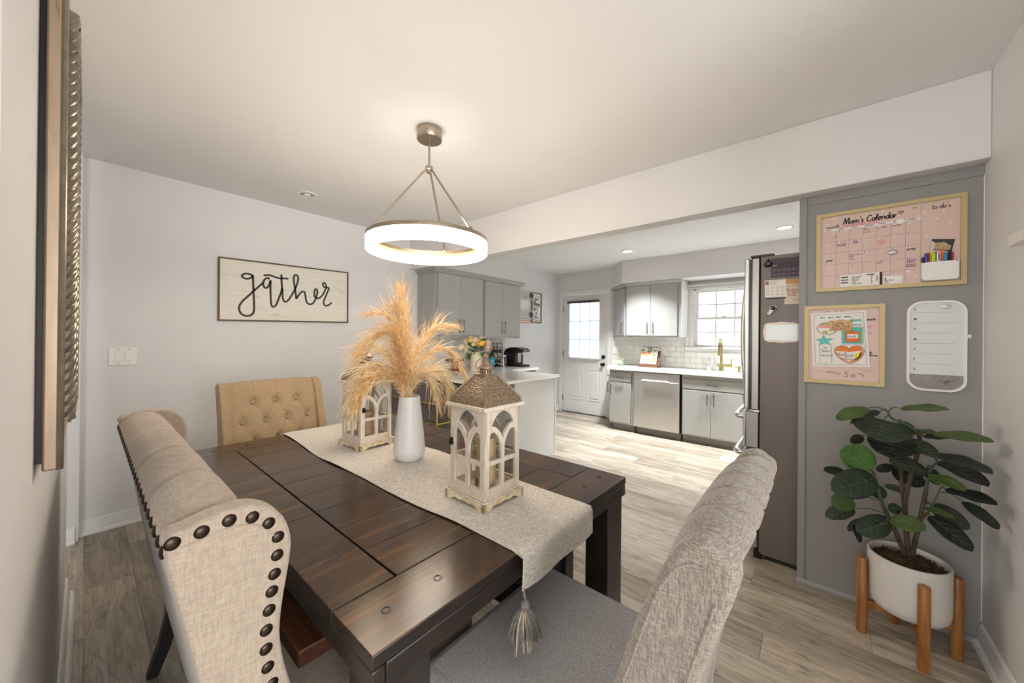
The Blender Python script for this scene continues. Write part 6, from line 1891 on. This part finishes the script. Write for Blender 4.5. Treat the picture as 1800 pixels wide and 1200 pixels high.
t.base(t.ramp(t.noise(t.coord((1, 1, 0.3)), 60, 3), [(0.3, (58, 48, 40)), (0.7, (92, 76, 62))]))
STEMB = t.set(0.7)
allst = []
for i, stp in enumerate(STEMS):
    pp = spline([Vector(p) - F0 for p in stp], 6)
    allst += pp[len(pp) // 4:]
    n = len(pp)
    brown = int(n * (0.62 if i in (1, 2) else 0.5))
    r0 = 0.0088 if i < 4 else 0.005
    obj('stem', MB().tube(pp[:brown + 1], [r0 * (1 - 0.3 * k / n) for k in range(brown + 1)], 10), STEMB, fg)
    obj('green_stem', MB().tube(pp[brown:], [r0 * 0.78 * (1 - 0.6 * k / (n - brown)) for k in range(n - brown)], 8), STEMG, fg)
CAMP = Vector((0, 0, 1.308))
R_ = random.Random(21)
for i, (b, tp, w_, cl) in enumerate(LEAVES):
    w_ *= 1.12
    Bp, Tp = Vector(b), Vector(tp)
    ax = Tp - Bp
    L = ax.length
    view = ((Bp + Tp) / 2 - CAMP).normalized()
    axn = ax.normalized()
    side = axn.cross(view).normalized()
    nrm0 = side.cross(axn).normalized()
    real = max(w_, 0.60 * L)
    ph = math.acos(max(0.12, min(1.0, w_ / real)))
    sgn = 1 if nrm0.z > 0 else -1
    sv = (side * math.cos(ph) + nrm0 * math.sin(ph) * (1 if (side.z * sgn) < 0 else -1)).normalized()
    nv2 = sv.cross(axn).normalized()
    if nv2.z < 0:
        nv2 = -nv2
    hw_ = real / 2
    fold = R_.uniform(0.10, 0.2)
    droop = 0.10 * L
    def shape(u):
        # blade half-width along its length: narrow shoulder, broad toward the tip
        return hw_ * (math.sin(math.pi * min(1, u ** 0.8)) ** 0.5) * (0.80 + 0.26 * u)
    wav = R_.uniform(0, 6)
    def fn(u, v):
        s = 2 * u - 1
        vv = max(0.0, min(1.0, v))
        wd = shape(min(vv, 0.9995)) if 0 < vv < 1 else 0.0004
        p = Bp + ax * vv + sv * (s * wd) - F0
        h = fold * abs(s) * wd + 0.06 * wd * math.sin(vv * 11 + wav + s * 2) * abs(s) - droop * (vv - 0.4) ** 2 * 1.2
        return tuple(p + nv2 * h)
    m = MB().grid(fn, 10, 14)
    lf = obj('leaf', m, LMATS[cl], fg, angle=80)
    so_ = lf.modifiers.new('thickness', 'SOLIDIFY')
    so_.thickness = 0.0008
    # veins
    if w_ > 0.045:
        vm = MB()
        off = nv2 * 0.0009
        toc = (CAMP - (Bp + Tp) / 2)
        if toc.dot(nv2) < 0:
            off = -nv2 * 0.0016
        mid_ = [Vector(fn(0.5, v / 8)) + off for v in range(9)]
        vm.tube(mid_, [0.0009 - 0.00008 * k for k in range(9)], 4)
        for v in (0.22, 0.4, 0.58, 0.74):
            for s in (-1, 1):
                vm.tube([Vector(fn(0.5 + s * 0.5 * q_ * 0.8, min(0.96, v + 0.16 * q_))) + off for q_ in (0, 0.33, 0.66, 1)], [0.0006, 0.0005, 0.0004, 0.0003], 4)
        obj('veins', vm, VEIND if cl == 3 else VEIN, lf)
    near = min(allst, key=lambda p: (p - (Bp - F0)).length + (0.25 if p.z > (Bp - F0).z + 0.02 else 0))
    if (near - (Bp - F0)).length > 0.004:
        mid = near.lerp(Bp - F0, 0.5) + Vector((0, 0, 0.012))
        obj('petiole', MB().tube(spline([near, mid, Bp - F0], 4), [0.0026] * 4 + [0.002] * 5, 6), STEMG, fg)

# ================================================================== THINGS ON THE PENINSULA AND COFFEE COUNTER
CT = 0.8855
CRV = Vector((0.763, 0.647, 0))
fv = thing('flower_vase', 'cream ribbed vase of flowers on the peninsula top', 'vase', (-3.12, 3.02, CT))
prf = [(0.055, 0), (0.062, 0.004), (0.066, 0.03), (0.067, 0.15), (0.064, 0.19), (0.052, 0.215), (0.050, 0.235), (0.047, 0.235), (0.047, 0.21), (0.058, 0.18), (0.06, 0.02), (0.001, 0.015)]
m = MB().lathe(prf, n=64)
vv = []
for (x, y, z) in m.v:
    a = math.atan2(y, x)
    k = 1 + 0.02 * math.cos(a * 16)
    vv.append((x * k, y * k, z))
m.v = vv
obj('body', m, CREAM, fv)
bq = thing('flower_bouquet', 'bouquet of peach and yellow roses with green leaves in the cream vase', 'bouquet', (-3.12, 3.02, CT + 0.215))
PEACH = plain('petal_peach', (250, 226, 204), 0.7, sheen=0.2)
YEL = plain('petal_yellow', (246, 200, 78), 0.7, sheen=0.2)
IVORY = plain('petal_ivory', (240, 222, 190), 0.7)
LGR = plain('bouquet_leaf', (74, 112, 58), 0.55, var=0.2, vs=30)
def rose(pos, r, mat, rnd):
    m = MB()
    m.sphere((0, 0, 0), r * 0.5, r * 0.5, r * 0.55, 10, 6)
    for ring, n, rr, hh in ((0, 4, 0.55, 0.25), (1, 5, 0.78, 0.12), (2, 6, 1.0, -0.05)):
        for k in range(n):
            a = (k + 0.5 * ring) / n * 2 * math.pi + rnd.random() * 0.3
            def pf(u, v):
                aa = a + (u - 0.5) * 2 * math.pi / n * 1.25
                rad = r * rr * (0.45 + 0.55 * math.sin(v * math.pi / 2 * 1.1))
                z = r * (-0.6 + v * (1.05 + hh) - 0.15 * (2 * u - 1) ** 2 * v)
                return (rad * math.cos(aa), rad * math.sin(aa), z)
            m.grid(pf, 4, 4)
    o = obj('rose', m, mat, bq, angle=80)
    o.location = pos
    o.rotation_euler = (rnd.uniform(-0.5, 0.5) + 0.6, rnd.uniform(-0.4, 0.4), rnd.uniform(0, 6))
R_ = random.Random(4)
FL = [(-0.17, 1.175, -0.02, 0.044, 'P'), (-0.125, 1.25, 0.0, 0.042, 'P'), (-0.01, 1.265, -0.04, 0.046, 'P'), (0.14, 1.24, 0.0, 0.044, 'P'), (0.14, 1.17, -0.05, 0.05, 'P'), (-0.07, 1.29, 0.03, 0.038, 'P'), (-0.06, 1.26, -0.05, 0.036, 'Y'), (0.075, 1.225, -0.07, 0.042, 'Y'), (0.02, 1.222, -0.06, 0.036, 'Y'), (0.035, 1.25, -0.02, 0.032, 'Y'), (-0.03, 1.215, -0.06, 0.028, 'I'), (0.055, 1.28, 0.05, 0.04, 'P')]
for a, z, dpt, r, c_ in FL:
    p = CRV * a + Vector((-0.647, 0.763, 0)) * dpt
    rose((p.x, p.y, z - CT - 0.22), r, {'P': PEACH, 'Y': YEL, 'I': IVORY}[c_], R_)
    obj('flower_stem', MB().tube([(0.01 * math.cos(a * 40), 0.01 * math.sin(a * 40), -0.08), (p.x * 0.4, p.y * 0.4, (z - CT - 0.22) * 0.55), (p.x, p.y, z - CT - 0.235)], 0.003, 5), LGR, bq)
m = MB()
for k in range(26):
    a, z, dpt = -0.11 + R_.gauss(0, 0.022), 1.165 + R_.gauss(0, 0.022), -0.05 + R_.gauss(0, 0.01)
    p = CRV * a + Vector((-0.647, 0.763, 0)) * dpt
    m.sphere((p.x, p.y, z - CT - 0.22), 0.009, None, None, 7, 5)
obj('filler_blossom', m, IVORY, bq)
for k in range(34):
    a = R_.uniform(-0.15, 0.15)
    z = 1.10 + R_.random() * 0.19 - 0.15 * abs(a) * (1 if k % 3 else -1)
    if k < 6:
        a, z = -0.155 + 0.02 * k, 1.085 + 0.012 * (k % 3)
    p0 = CRV * (a * 0.35) + Vector((0, 0, z - 0.06 - CT - 0.22))
    dpt = R_.uniform(-0.08, 0.04)
    p1 = CRV * a + Vector((-0.647, 0.763, 0)) * dpt + Vector((0, 0, z - CT - 0.22))
    d = (p1 - p0)
    s = d.cross(Vector((R_.gauss(0, 1), R_.gauss(0, 1), R_.gauss(0, 1)))).normalized()
    lm = MB().grid(lambda u, v: tuple(p0 + d * v + s * ((u - 0.5) * 0.052 * math.sin(math.pi * min(0.995, max(0.02, v)) ** 0.8) + 0.0) + Vector((0, 0, -0.02 * v * v + 0.008 * abs(u - 0.5)))), 4, 6)
    obj('leaf', lm, LGR, bq, angle=80)

# coffee maker
cm_ = thing('coffee_maker', 'black single-cup coffee maker on the counter end against the left wall', 'coffee maker', (-3.30, 4.0, CT))
prof = [(-0.17, 0.0), (0.05, 0.0), (0.05, 0.045), (0.05, 0.20), (0.165, 0.205), (0.175, 0.225), (0.165, 0.245), (0.12, 0.262), (0.04, 0.276), (-0.05, 0.272), (-0.12, 0.252), (-0.165, 0.21), (-0.17, 0.16)]
obj('body', MB().prism([(a, b) for a, b in prof], 'y', -0.095, 0.095), BLACKP, cm_, bevel=0.012, seg=3)
obj('drip_tray', B(0.05, 0.175, -0.085, 0.085, 0.0, 0.028), BLACKP, cm_, bevel=0.006)
obj('tray_grate', B(0.058, 0.17, -0.075, 0.075, 0.028, 0.032), DARKM, cm_)
obj('spout', MB().lathe([(0.016, 0.165), (0.022, 0.20), (0.022, 0.21)], (0.115, 0, 0), 14), CHROME, cm_)
obj('silver_trim', MB().box(0.05, 0.053, -0.035, 0.035, 0.06, 0.19), STEEL, cm_, bevel=0.001)
obj('lid_handle', MB().tube([(0.17, -0.06, 0.222), (0.188, -0.05, 0.226), (0.192, 0.0, 0.227), (0.188, 0.05, 0.226), (0.17, 0.06, 0.222)], 0.006, 8), CHROME, cm_)
obj('indicator', MB().sphere((0.172, -0.02, 0.236), 0.005), emit('red_led', (255, 40, 40), 3.0), cm_)

# pod carousel, bottle and jars in front of the tiles
pcar = thing('pod_carousel', 'black wire coffee pod carousel on the coffee counter behind the flowers', 'rack', (-3.46, 3.76, CT))
m = MB().lathe([(0.085, 0.0), (0.085, 0.012), (0.03, 0.03), (0.03, 0.034)], n=28)
obj('base', m, BLACKP, pcar)
m = MB()
for z in (0.06, 0.13, 0.20, 0.27, 0.33):
    m.tube([(0.075 * math.cos(k * math.pi / 10), 0.075 * math.sin(k * math.pi / 10), z) for k in range(20)], 0.0028, 5, closed=True)
for k in range(8):
    a = k * math.pi / 4
    m.tube([(0.075 * math.cos(a), 0.075 * math.sin(a), 0.012), (0.075 * math.cos(a), 0.075 * math.sin(a), 0.335)], 0.0025, 5)
obj('wire_cage', m, BLACKP, pcar)
for k, (z, cl) in enumerate([(0.075, (96, 66, 44)), (0.145, (214, 208, 198)), (0.215, (70, 54, 44)), (0.285, (196, 190, 180))]):
    for j in range(4):
        a = j * math.pi / 2 + k * 0.4
        obj('pod', MB().lathe([(0.018, -0.02), (0.023, 0.02), (0.025, 0.024)], (0.045 * math.cos(a), 0.045 * math.sin(a), z), 12), plain('pod_%d' % k, cl, 0.5), pcar)
bo = thing('syrup_bottle', 'dark bottle with a teal label beside the pod carousel', 'bottle', (-3.36, 3.55, CT))
obj('glass_body', MB().lathe([(0.034, 0), (0.037, 0.005), (0.037, 0.15), (0.03, 0.185), (0.015, 0.21), (0.014, 0.26), (0.016, 0.262), (0.016, 0.27), (0.001, 0.27)], n=24), plain('dark_glass', (34, 28, 24), 0.12, coat=0.4), bo)
obj('label', MB().lathe([(0.0375, 0.03), (0.0378, 0.03), (0.0378, 0.135), (0.0375, 0.135)], n=24, cap=False), plain('teal_label', (40, 168, 190), 0.5), bo)
m = MB()
write(m, 'VANILLA', -0.028, 0.09, 0.015, lambda a, b, h=0.0: ((0.0379 + h) * math.cos(a / 0.038 - 0.85), (0.0379 + h) * math.sin(a / 0.038 - 0.85), b), 0.14, 0)
write(m, 'SYRUP', -0.022, 0.065, 0.013, lambda a, b, h=0.0: ((0.0379 + h) * math.cos(a / 0.038 - 0.85), (0.0379 + h) * math.sin(a / 0.038 - 0.85), b), 0.14, 0)
obj('print', m, PAPER, bo, smooth=False)
bo = thing('storage_jar', 'clear glass storage jar with lid in front of the white tiles by the carousel', 'jar', (-3.30, 3.72, CT))
obj('jar_body', MB().lathe([(0.04, 0.0), (0.045, 0.005), (0.045, 0.12), (0.036, 0.14), (0.036, 0.15), (0.034, 0.15), (0.034, 0.138), (0.042, 0.118), (0.042, 0.006), (0.001, 0.005)], n=24), GLASS, bo)
obj('lid', MB().lathe([(0.037, 0.15), (0.037, 0.168), (0.001, 0.17)], n=24), STEEL, bo)
bo = thing('cake_stand', 'reddish brown wooden pedestal stand beside the cream vase', 'stand', (-3.40, 2.93, CT))
obj('pedestal', MB().lathe([(0.075, 0), (0.078, 0.006), (0.07, 0.014), (0.05, 0.03), (0.045, 0.10), (0.06, 0.115)], n=32), wood('redwood', (92, 42, 22), (142, 72, 40), (170, 94, 56), (30, 30, 4), 0.4), bo)
obj('plate', MB().lathe([(0.06, 0.115), (0.11, 0.118), (0.115, 0.126), (0.115, 0.14), (0.108, 0.14), (0.001, 0.136)], n=36), wood('redwood_plate', (98, 46, 24), (148, 78, 44), (176, 98, 58), (4, 30, 30), 0.4), bo)
bo = thing('glass_bowl', 'clear glass bowl on the peninsula left of the cream vase', 'bowl', (-3.34, 2.72, CT))
obj('bowl', MB().lathe([(0.04, 0.0), (0.05, 0.004), (0.085, 0.04), (0.098, 0.08), (0.094, 0.08), (0.08, 0.042), (0.045, 0.01), (0.001, 0.008)], n=36), GLASS, bo)

# ------------------------------------------------------------------ wall decor in the kitchen corner
mn = thing('menu_sign', 'framed white menu sign lettered EAT IT OR STARVE on the kitchen left wall', 'sign', (GX, 4.88, 1.795))
holed('frame', [rect(-0.14, 0.14, -0.255, 0.255), rect(-0.115, 0.115, -0.23, 0.23)], 0.022, wood('sign_wood', (110, 92, 76), (142, 122, 104), (166, 146, 126), (30, 30, 4), 0.7), mn, T(0.0125, 0, 0) @ TOX, 0.002)
obj('panel', B(0.001, 0.010, -0.118, 0.118, -0.233, 0.233), PAPER, mn, smooth=False)
m = MB()
fm = onX(0.0102)
write(m, "TODAY'S", -0.085, 0.115, 0.052, fm, 0.13, 0.0, wide=0.72)
write(m, 'Menu', -0.095, 0.03, 0.085, fm, 0.14, 0.15, wide=0.92)
write(m, 'EAT IT', -0.088, -0.055, 0.062, fm, 0.17, 0.0, wide=0.72)
write(m, 'OR', -0.035, -0.12, 0.05, fm, 0.15, 0.0, wide=0.8)
write(m, 'STARVE', -0.09, -0.182, 0.05, fm, 0.14, 0.0, wide=0.8)
stroke(m, [(-0.095, 0.19), (-0.06, 0.205), (-0.02, 0.19), (0.02, 0.205), (0.06, 0.19), (0.09, 0.2)], 0.008, fm, 0.001, 4)
stroke(m, [(-0.095, -0.212), (-0.05, -0.2), (0.0, -0.216), (0.05, -0.2), (0.09, -0.212)], 0.008, fm, 0.001, 4)
obj('lettering', m, INK, mn, smooth=False)
def wire_basket(label, y, z, tagcol):
    c = thing('wire_basket', label, 'basket', (GX, y, z))
    m = MB()
    W_, H_, D_ = 0.155, 0.13, 0.09
    for d in (0.003, D_):
        for k in range(6):
            zz = k * H_ / 5
            m.tube([(d, -W_, zz), (d, W_, zz)], 0.0016, 4)
        for k in range(9):
            yy = -W_ + 2 * W_ * k / 8
            m.tube([(d, yy, 0), (d, yy, H_)], 0.0016, 4)
    for k in range(9):
        yy = -W_ + 2 * W_ * k / 8
        m.tube([(0.003, yy, 0), (D_, yy, 0)], 0.0016, 4)
    for yy in (-W_, W_):
        for k in range(6):
            m.tube([(0.003, yy, k * H_ / 5), (D_, yy, k * H_ / 5)], 0.0016, 4)
    obj('wires', m, plain('white_wire', (222, 220, 214), 0.5), c)
    o_ = [(0.055 + 0.052 * math.cos(a), 0.065 + 0.05 * math.sin(a)) for a in [k * math.pi / 12 for k in range(24)]]
    obj('slate_tag', MB().prism(o_, 'x', D_ + 0.002, D_ + 0.006), plain('slate', (66, 68, 72), 0.7), c, smooth=False)
    holed('tag_rim', [[(0.055 + 0.062 * math.cos(a), 0.065 + 0.06 * math.sin(a)) for a in [k * math.pi / 12 for k in range(24)]], [(0.055 + 0.05 * math.cos(a), 0.065 + 0.048 * math.sin(a)) for a in [k * math.pi / 12 for k in range(24)]]], 0.004, plain('tag_rim', (176, 174, 168), 0.6), c, T(D_ + 0.006, 0, 0) @ TOX)
    return c
wire_basket('upper white wire wall basket with a slate tag left of the menu sign', 4.57, 1.91, 0)
wire_basket('lower white wire wall basket with a slate tag left of the menu sign', 4.57, 1.60, 0)
nt_ = thing('wall_note', 'plain white note sheet between the two wire wall baskets', 'note', (GX, 4.58, 1.82))
obj('sheet', B(0.001, 0.003, -0.1, 0.1, -0.075, 0.075), PAPER, nt_, smooth=False)
gl_ = thing('banner', 'small orange patterned banner under the lower wire basket', 'banner', (GX, 4.57, 1.555))
obj('backing', B(0.001, 0.004, -0.16, 0.16, -0.035, 0.035), PAPER, gl_, smooth=False)
m = MB()
R_ = random.Random(2)
for j in range(2):
    for i in range(9):
        a, b = -0.14 + i * 0.034, 0.016 - j * 0.034
        flat(m, [(a - 0.013, b - 0.012), (a + 0.012 * R_.random() + 0.002, b - 0.012), (a + 0.014, b + 0.010), (a - 0.006 * R_.random(), b + 0.013)], onX(0.0041), 0.0008)
obj('orange_print', m, plain('orange_print', (206, 92, 44), 0.6), gl_, smooth=False)

# ------------------------------------------------------------------ things on the back counter
c = thing('jar_candle', 'green glass jar candle on the back counter near the door', 'candle', (-2.30, 5.30, CT))
obj('jar', MB().lathe([(0.044, 0), (0.048, 0.004), (0.048, 0.098), (0.045, 0.102), (0.043, 0.098), (0.043, 0.012), (0.001, 0.010)], n=28), plain('sage_glass', (126, 142, 112), 0.15, coat=0.4), c)
obj('wax', MB().lathe([(0.0425, 0.011), (0.0425, 0.07), (0.001, 0.07)], n=24), CREAM, c)
obj('label', MB().lathe([(0.0485, 0.025), (0.0488, 0.025), (0.0488, 0.08), (0.0485, 0.08)], n=24, cap=False), PAPER, c) if False else obj('label', MB().box(-0.03, 0.03, -0.0495, -0.047, 0.028, 0.082), PAPER, c, smooth=False)
bs_ = thing('book_stand', 'brown wooden cookbook stand on the back counter under the wall cabinet', 'stand', (-1.872, 5.31, CT))
SW = wood('stand_wood', (74, 48, 30), (112, 74, 48), (140, 98, 64), (6, 40, 40), 0.5)
obj('base_block', B(-0.135, 0.135, -0.055, 0.075, 0.0, 0.028), SW, bs_, bevel=0.004)
obj('front_lip', B(-0.137, 0.133, -0.070, -0.055, 0.0, 0.052), SW, bs_, bevel=0.004)
obj('back_rest', MB().prism([(-0.03, 0.028), (-0.018, 0.028), (0.055, 0.235), (0.043, 0.235)], 'x', -0.08, 0.142), SW, bs_, bevel=0.003)
bk = thing('cookbook', 'colourful cookbook propped on the brown wooden stand', 'book', (-1.872, 5.31, CT + 0.0525))
sl_ = 0.36
bx = lambda a, b, h: (a, -0.056 + b * sl_ - h * 1.0, b + 0.0)
m = MB()
flat(m, [(-0.118, -0.022), (0.112, -0.022), (0.112, 0.242), (-0.118, 0.242)], lambda a, b, h: (a, -0.044 + b * sl_ - h, b), 0.018)
obj('book_block', m, PAPER, bk, smooth=False)
def cover(name, polys, col, h=0.0182):
    m = MB()
    for p in polys:
        flat(m, p, lambda a, b, hh: (a, -0.044 + b * sl_ - hh - h, b), 0.0006)
    obj(name, m, plain('cover_' + name, col, 0.5), bk, smooth=False)
cover('green_top', [[(-0.118, 0.233), (0.112, 0.233), (0.112, 0.242), (-0.118, 0.242)], [(-0.030, 0.165), (0.034, 0.165), (0.034, 0.231), (-0.030, 0.231)]], (92, 120, 88))
cover('salad_photo', [[(-0.098 + 0.026 * math.cos(k), 0.192 + 0.02 * math.sin(k)) for k in [i * 0.7 for i in range(9)]], [(0.075 + 0.028 * math.cos(k), 0.19 + 0.013 * math.sin(k)) for k in [i * 0.7 for i in range(9)]], [(0.072 + 0.03 * math.cos(k), 0.122 + 0.02 * math.sin(k)) for k in [i * 0.7 for i in range(9)]]], (140, 138, 72))
cover('yellow_block', [[(0.030, 0.025), (0.102, 0.025), (0.102, 0.088), (0.030, 0.088)]], (222, 186, 84))
cover('red_spot', [[(0.022, 0.012), (0.048, 0.012), (0.048, 0.02), (0.022, 0.02)]], (176, 40, 60))
cover('leaf_print', [[(-0.11, 0.05), (-0.10, 0.09), (-0.094, 0.05)], [(-0.07, 0.045), (-0.06, 0.092), (-0.052, 0.06)], [(-0.03, 0.05), (-0.014, 0.075), (0.004, 0.04), (0.014, 0.052), (-0.01, 0.085)], [(0.0, 0.075), (0.012, 0.09), (0.016, 0.078)]], (52, 58, 50))
m = MB()
fc = lambda a, b, h=0.0: (a, -0.044 + b * sl_ - 0.0184 - h, b)
write(m, 'MODERN', -0.112, 0.128, 0.034, fc, 0.22, 0, wide=0.92)
write(m, 'KITCHEN', -0.112, 0.098, 0.028, fc, 0.22, 0, wide=0.95)
obj('orange_title', m, plain('orange_title', (228, 134, 60), 0.5), bk, smooth=False)
m = MB()
write(m, 'FRESH', -0.024, 0.20, 0.017, fc, 0.15, 0)
write(m, 'FOOD', -0.022, 0.178, 0.017, fc, 0.15, 0)
write(m, '125', 0.040, 0.046, 0.03, lambda a, b, h=0.0: fc(a, b, h + 0.0008), 0.14, 0)
obj('white_print', m, PAPER, bk, smooth=False)

fa = thing('kitchen_faucet', 'champagne brass pull-down faucet behind the kitchen sink', 'faucet', (-0.967, 5.385, CT))
obj('base', MB().lathe([(0.034, 0), (0.034, 0.006), (0.026, 0.012), (0.025, 0.085), (0.022, 0.09)], n=24), BRASS, fa)
nk = [(0, 0, 0.085), (0, 0, 0.24), (0, 0.0, 0.33), (0, -0.012, 0.385), (0, -0.045, 0.412), (0, -0.085, 0.405), (0, -0.108, 0.37), (0, -0.115, 0.32)]
obj('spout', MB().tube(spline(nk, 6), 0.0155, 14), BRASS, fa)
obj('spray_head', MB().tube([(0, -0.115, 0.33), (0, -0.117, 0.29), (0, -0.118, 0.22), (0, -0.118, 0.205)], [0.017, 0.018, 0.023, 0.021], 16), BRASS, fa)
obj('collar', MB().tube([(0, -0.1145, 0.334), (0, -0.1152, 0.322)], 0.0178, 14), DARKM, fa)
obj('cross_body', MB().cyl((-0.05, 0, 0.075), (0.12, 0, 0.075), 0.021, 16), BRASS, fa)
obj('lever', MB().cyl((0.11, 0, 0.09), (0.114, 0.0, 0.16), 0.006, 10), BRASS, fa)
dp = thing('soap_pump', 'small champagne brass soap pump at the sink corner', 'soap dispenser', (-0.765, 5.39, CT))
obj('body', MB().lathe([(0.022, 0), (0.022, 0.005), (0.014, 0.01), (0.014, 0.04), (0.019, 0.045), (0.019, 0.075), (0.001, 0.078)], n=20), BRASS, dp)
obj('nozzle', MB().cyl((0, -0.01, 0.062), (-0.04, -0.035, 0.064), 0.006, 10), BRASS, dp)
so2 = thing('soap_bottle', 'clear glass soap bottle with pump left of the faucet', 'bottle', (-1.10, 5.40, CT))
obj('bottle', MB().lathe([(0.04, 0), (0.044, 0.005), (0.044, 0.085), (0.03, 0.104), (0.016, 0.112), (0.016, 0.122), (0.013, 0.122), (0.013, 0.112), (0.028, 0.10), (0.04, 0.084), (0.04, 0.006), (0.001, 0.005)], n=24), GLASS, so2)
obj('liquid', MB().lathe([(0.039, 0.007), (0.039, 0.05), (0.001, 0.05)], n=20), plain('clear_soap', (222, 222, 214), 0.2), so2)
obj('pump', MB().cyl((0, 0, 0.118), (0, 0, 0.15), 0.008, 10).cyl((0, 0, 0.148), (-0.04, -0.01, 0.150), 0.005, 8), STEEL, so2)
def wallplate(name, label, x, z, w_, kind, cat):
    c = thing(name, label, cat, (x, KY - 0.0112, z))
    obj('plate', B(-w_, w_, -0.005, 0, -0.058, 0.058), WHITEP, c, bevel=0.002)
    if kind == 'out':
        for dz in (-0.024, 0.024):
            o = obj('socket', B(-0.017, 0.017, -0.0075, -0.005, dz - 0.015, dz + 0.015), WHITEP, c, bevel=0.002)
            for dx in (-0.006, 0.006):
                obj('slot', B(dx - 0.001, dx + 0.001, -0.008, -0.0074, dz - 0.003, dz + 0.007), DARKM, o)
    else:
        for dx in ((0,) if w_ < 0.05 else (-0.023, 0.023)):
            obj('rocker', B(dx - 0.0165, dx + 0.0165, -0.008, -0.005, -0.033, 0.033), WHITEP, c, bevel=0.002)
wallplate('light_switch', 'white double switch plate on the back tiles above the jar candle', -2.463, 1.111, 0.062, 'sw', 'light switch')
wallplate('outlet', 'white electric outlet on the back tiles left of the cookbook', -2.13, 1.122, 0.038, 'out', 'outlet')
wallplate('light_switch', 'white single switch plate on the back tiles right of the cookbook', -1.724, 1.126, 0.038, 'sw', 'light switch')
for x, lb in ((-2.085, 'round puck light under the wall cabinet above the outlet'), (-1.50, 'round puck light under the wall cabinet near the window')):
    c = thing('puck_light', lb, 'light', (x, 5.30, 1.3215))
    obj('housing', MB().lathe([(0.034, 0), (0.034, -0.012), (0.028, -0.014)], n=24), WHITEP, c)
    obj('lens', MB().lathe([(0.027, -0.0142), (0.001, -0.0148)], n=24), plain('puck_lens', (235, 235, 230), 0.3), c)

bpy.context.view_layer.update()
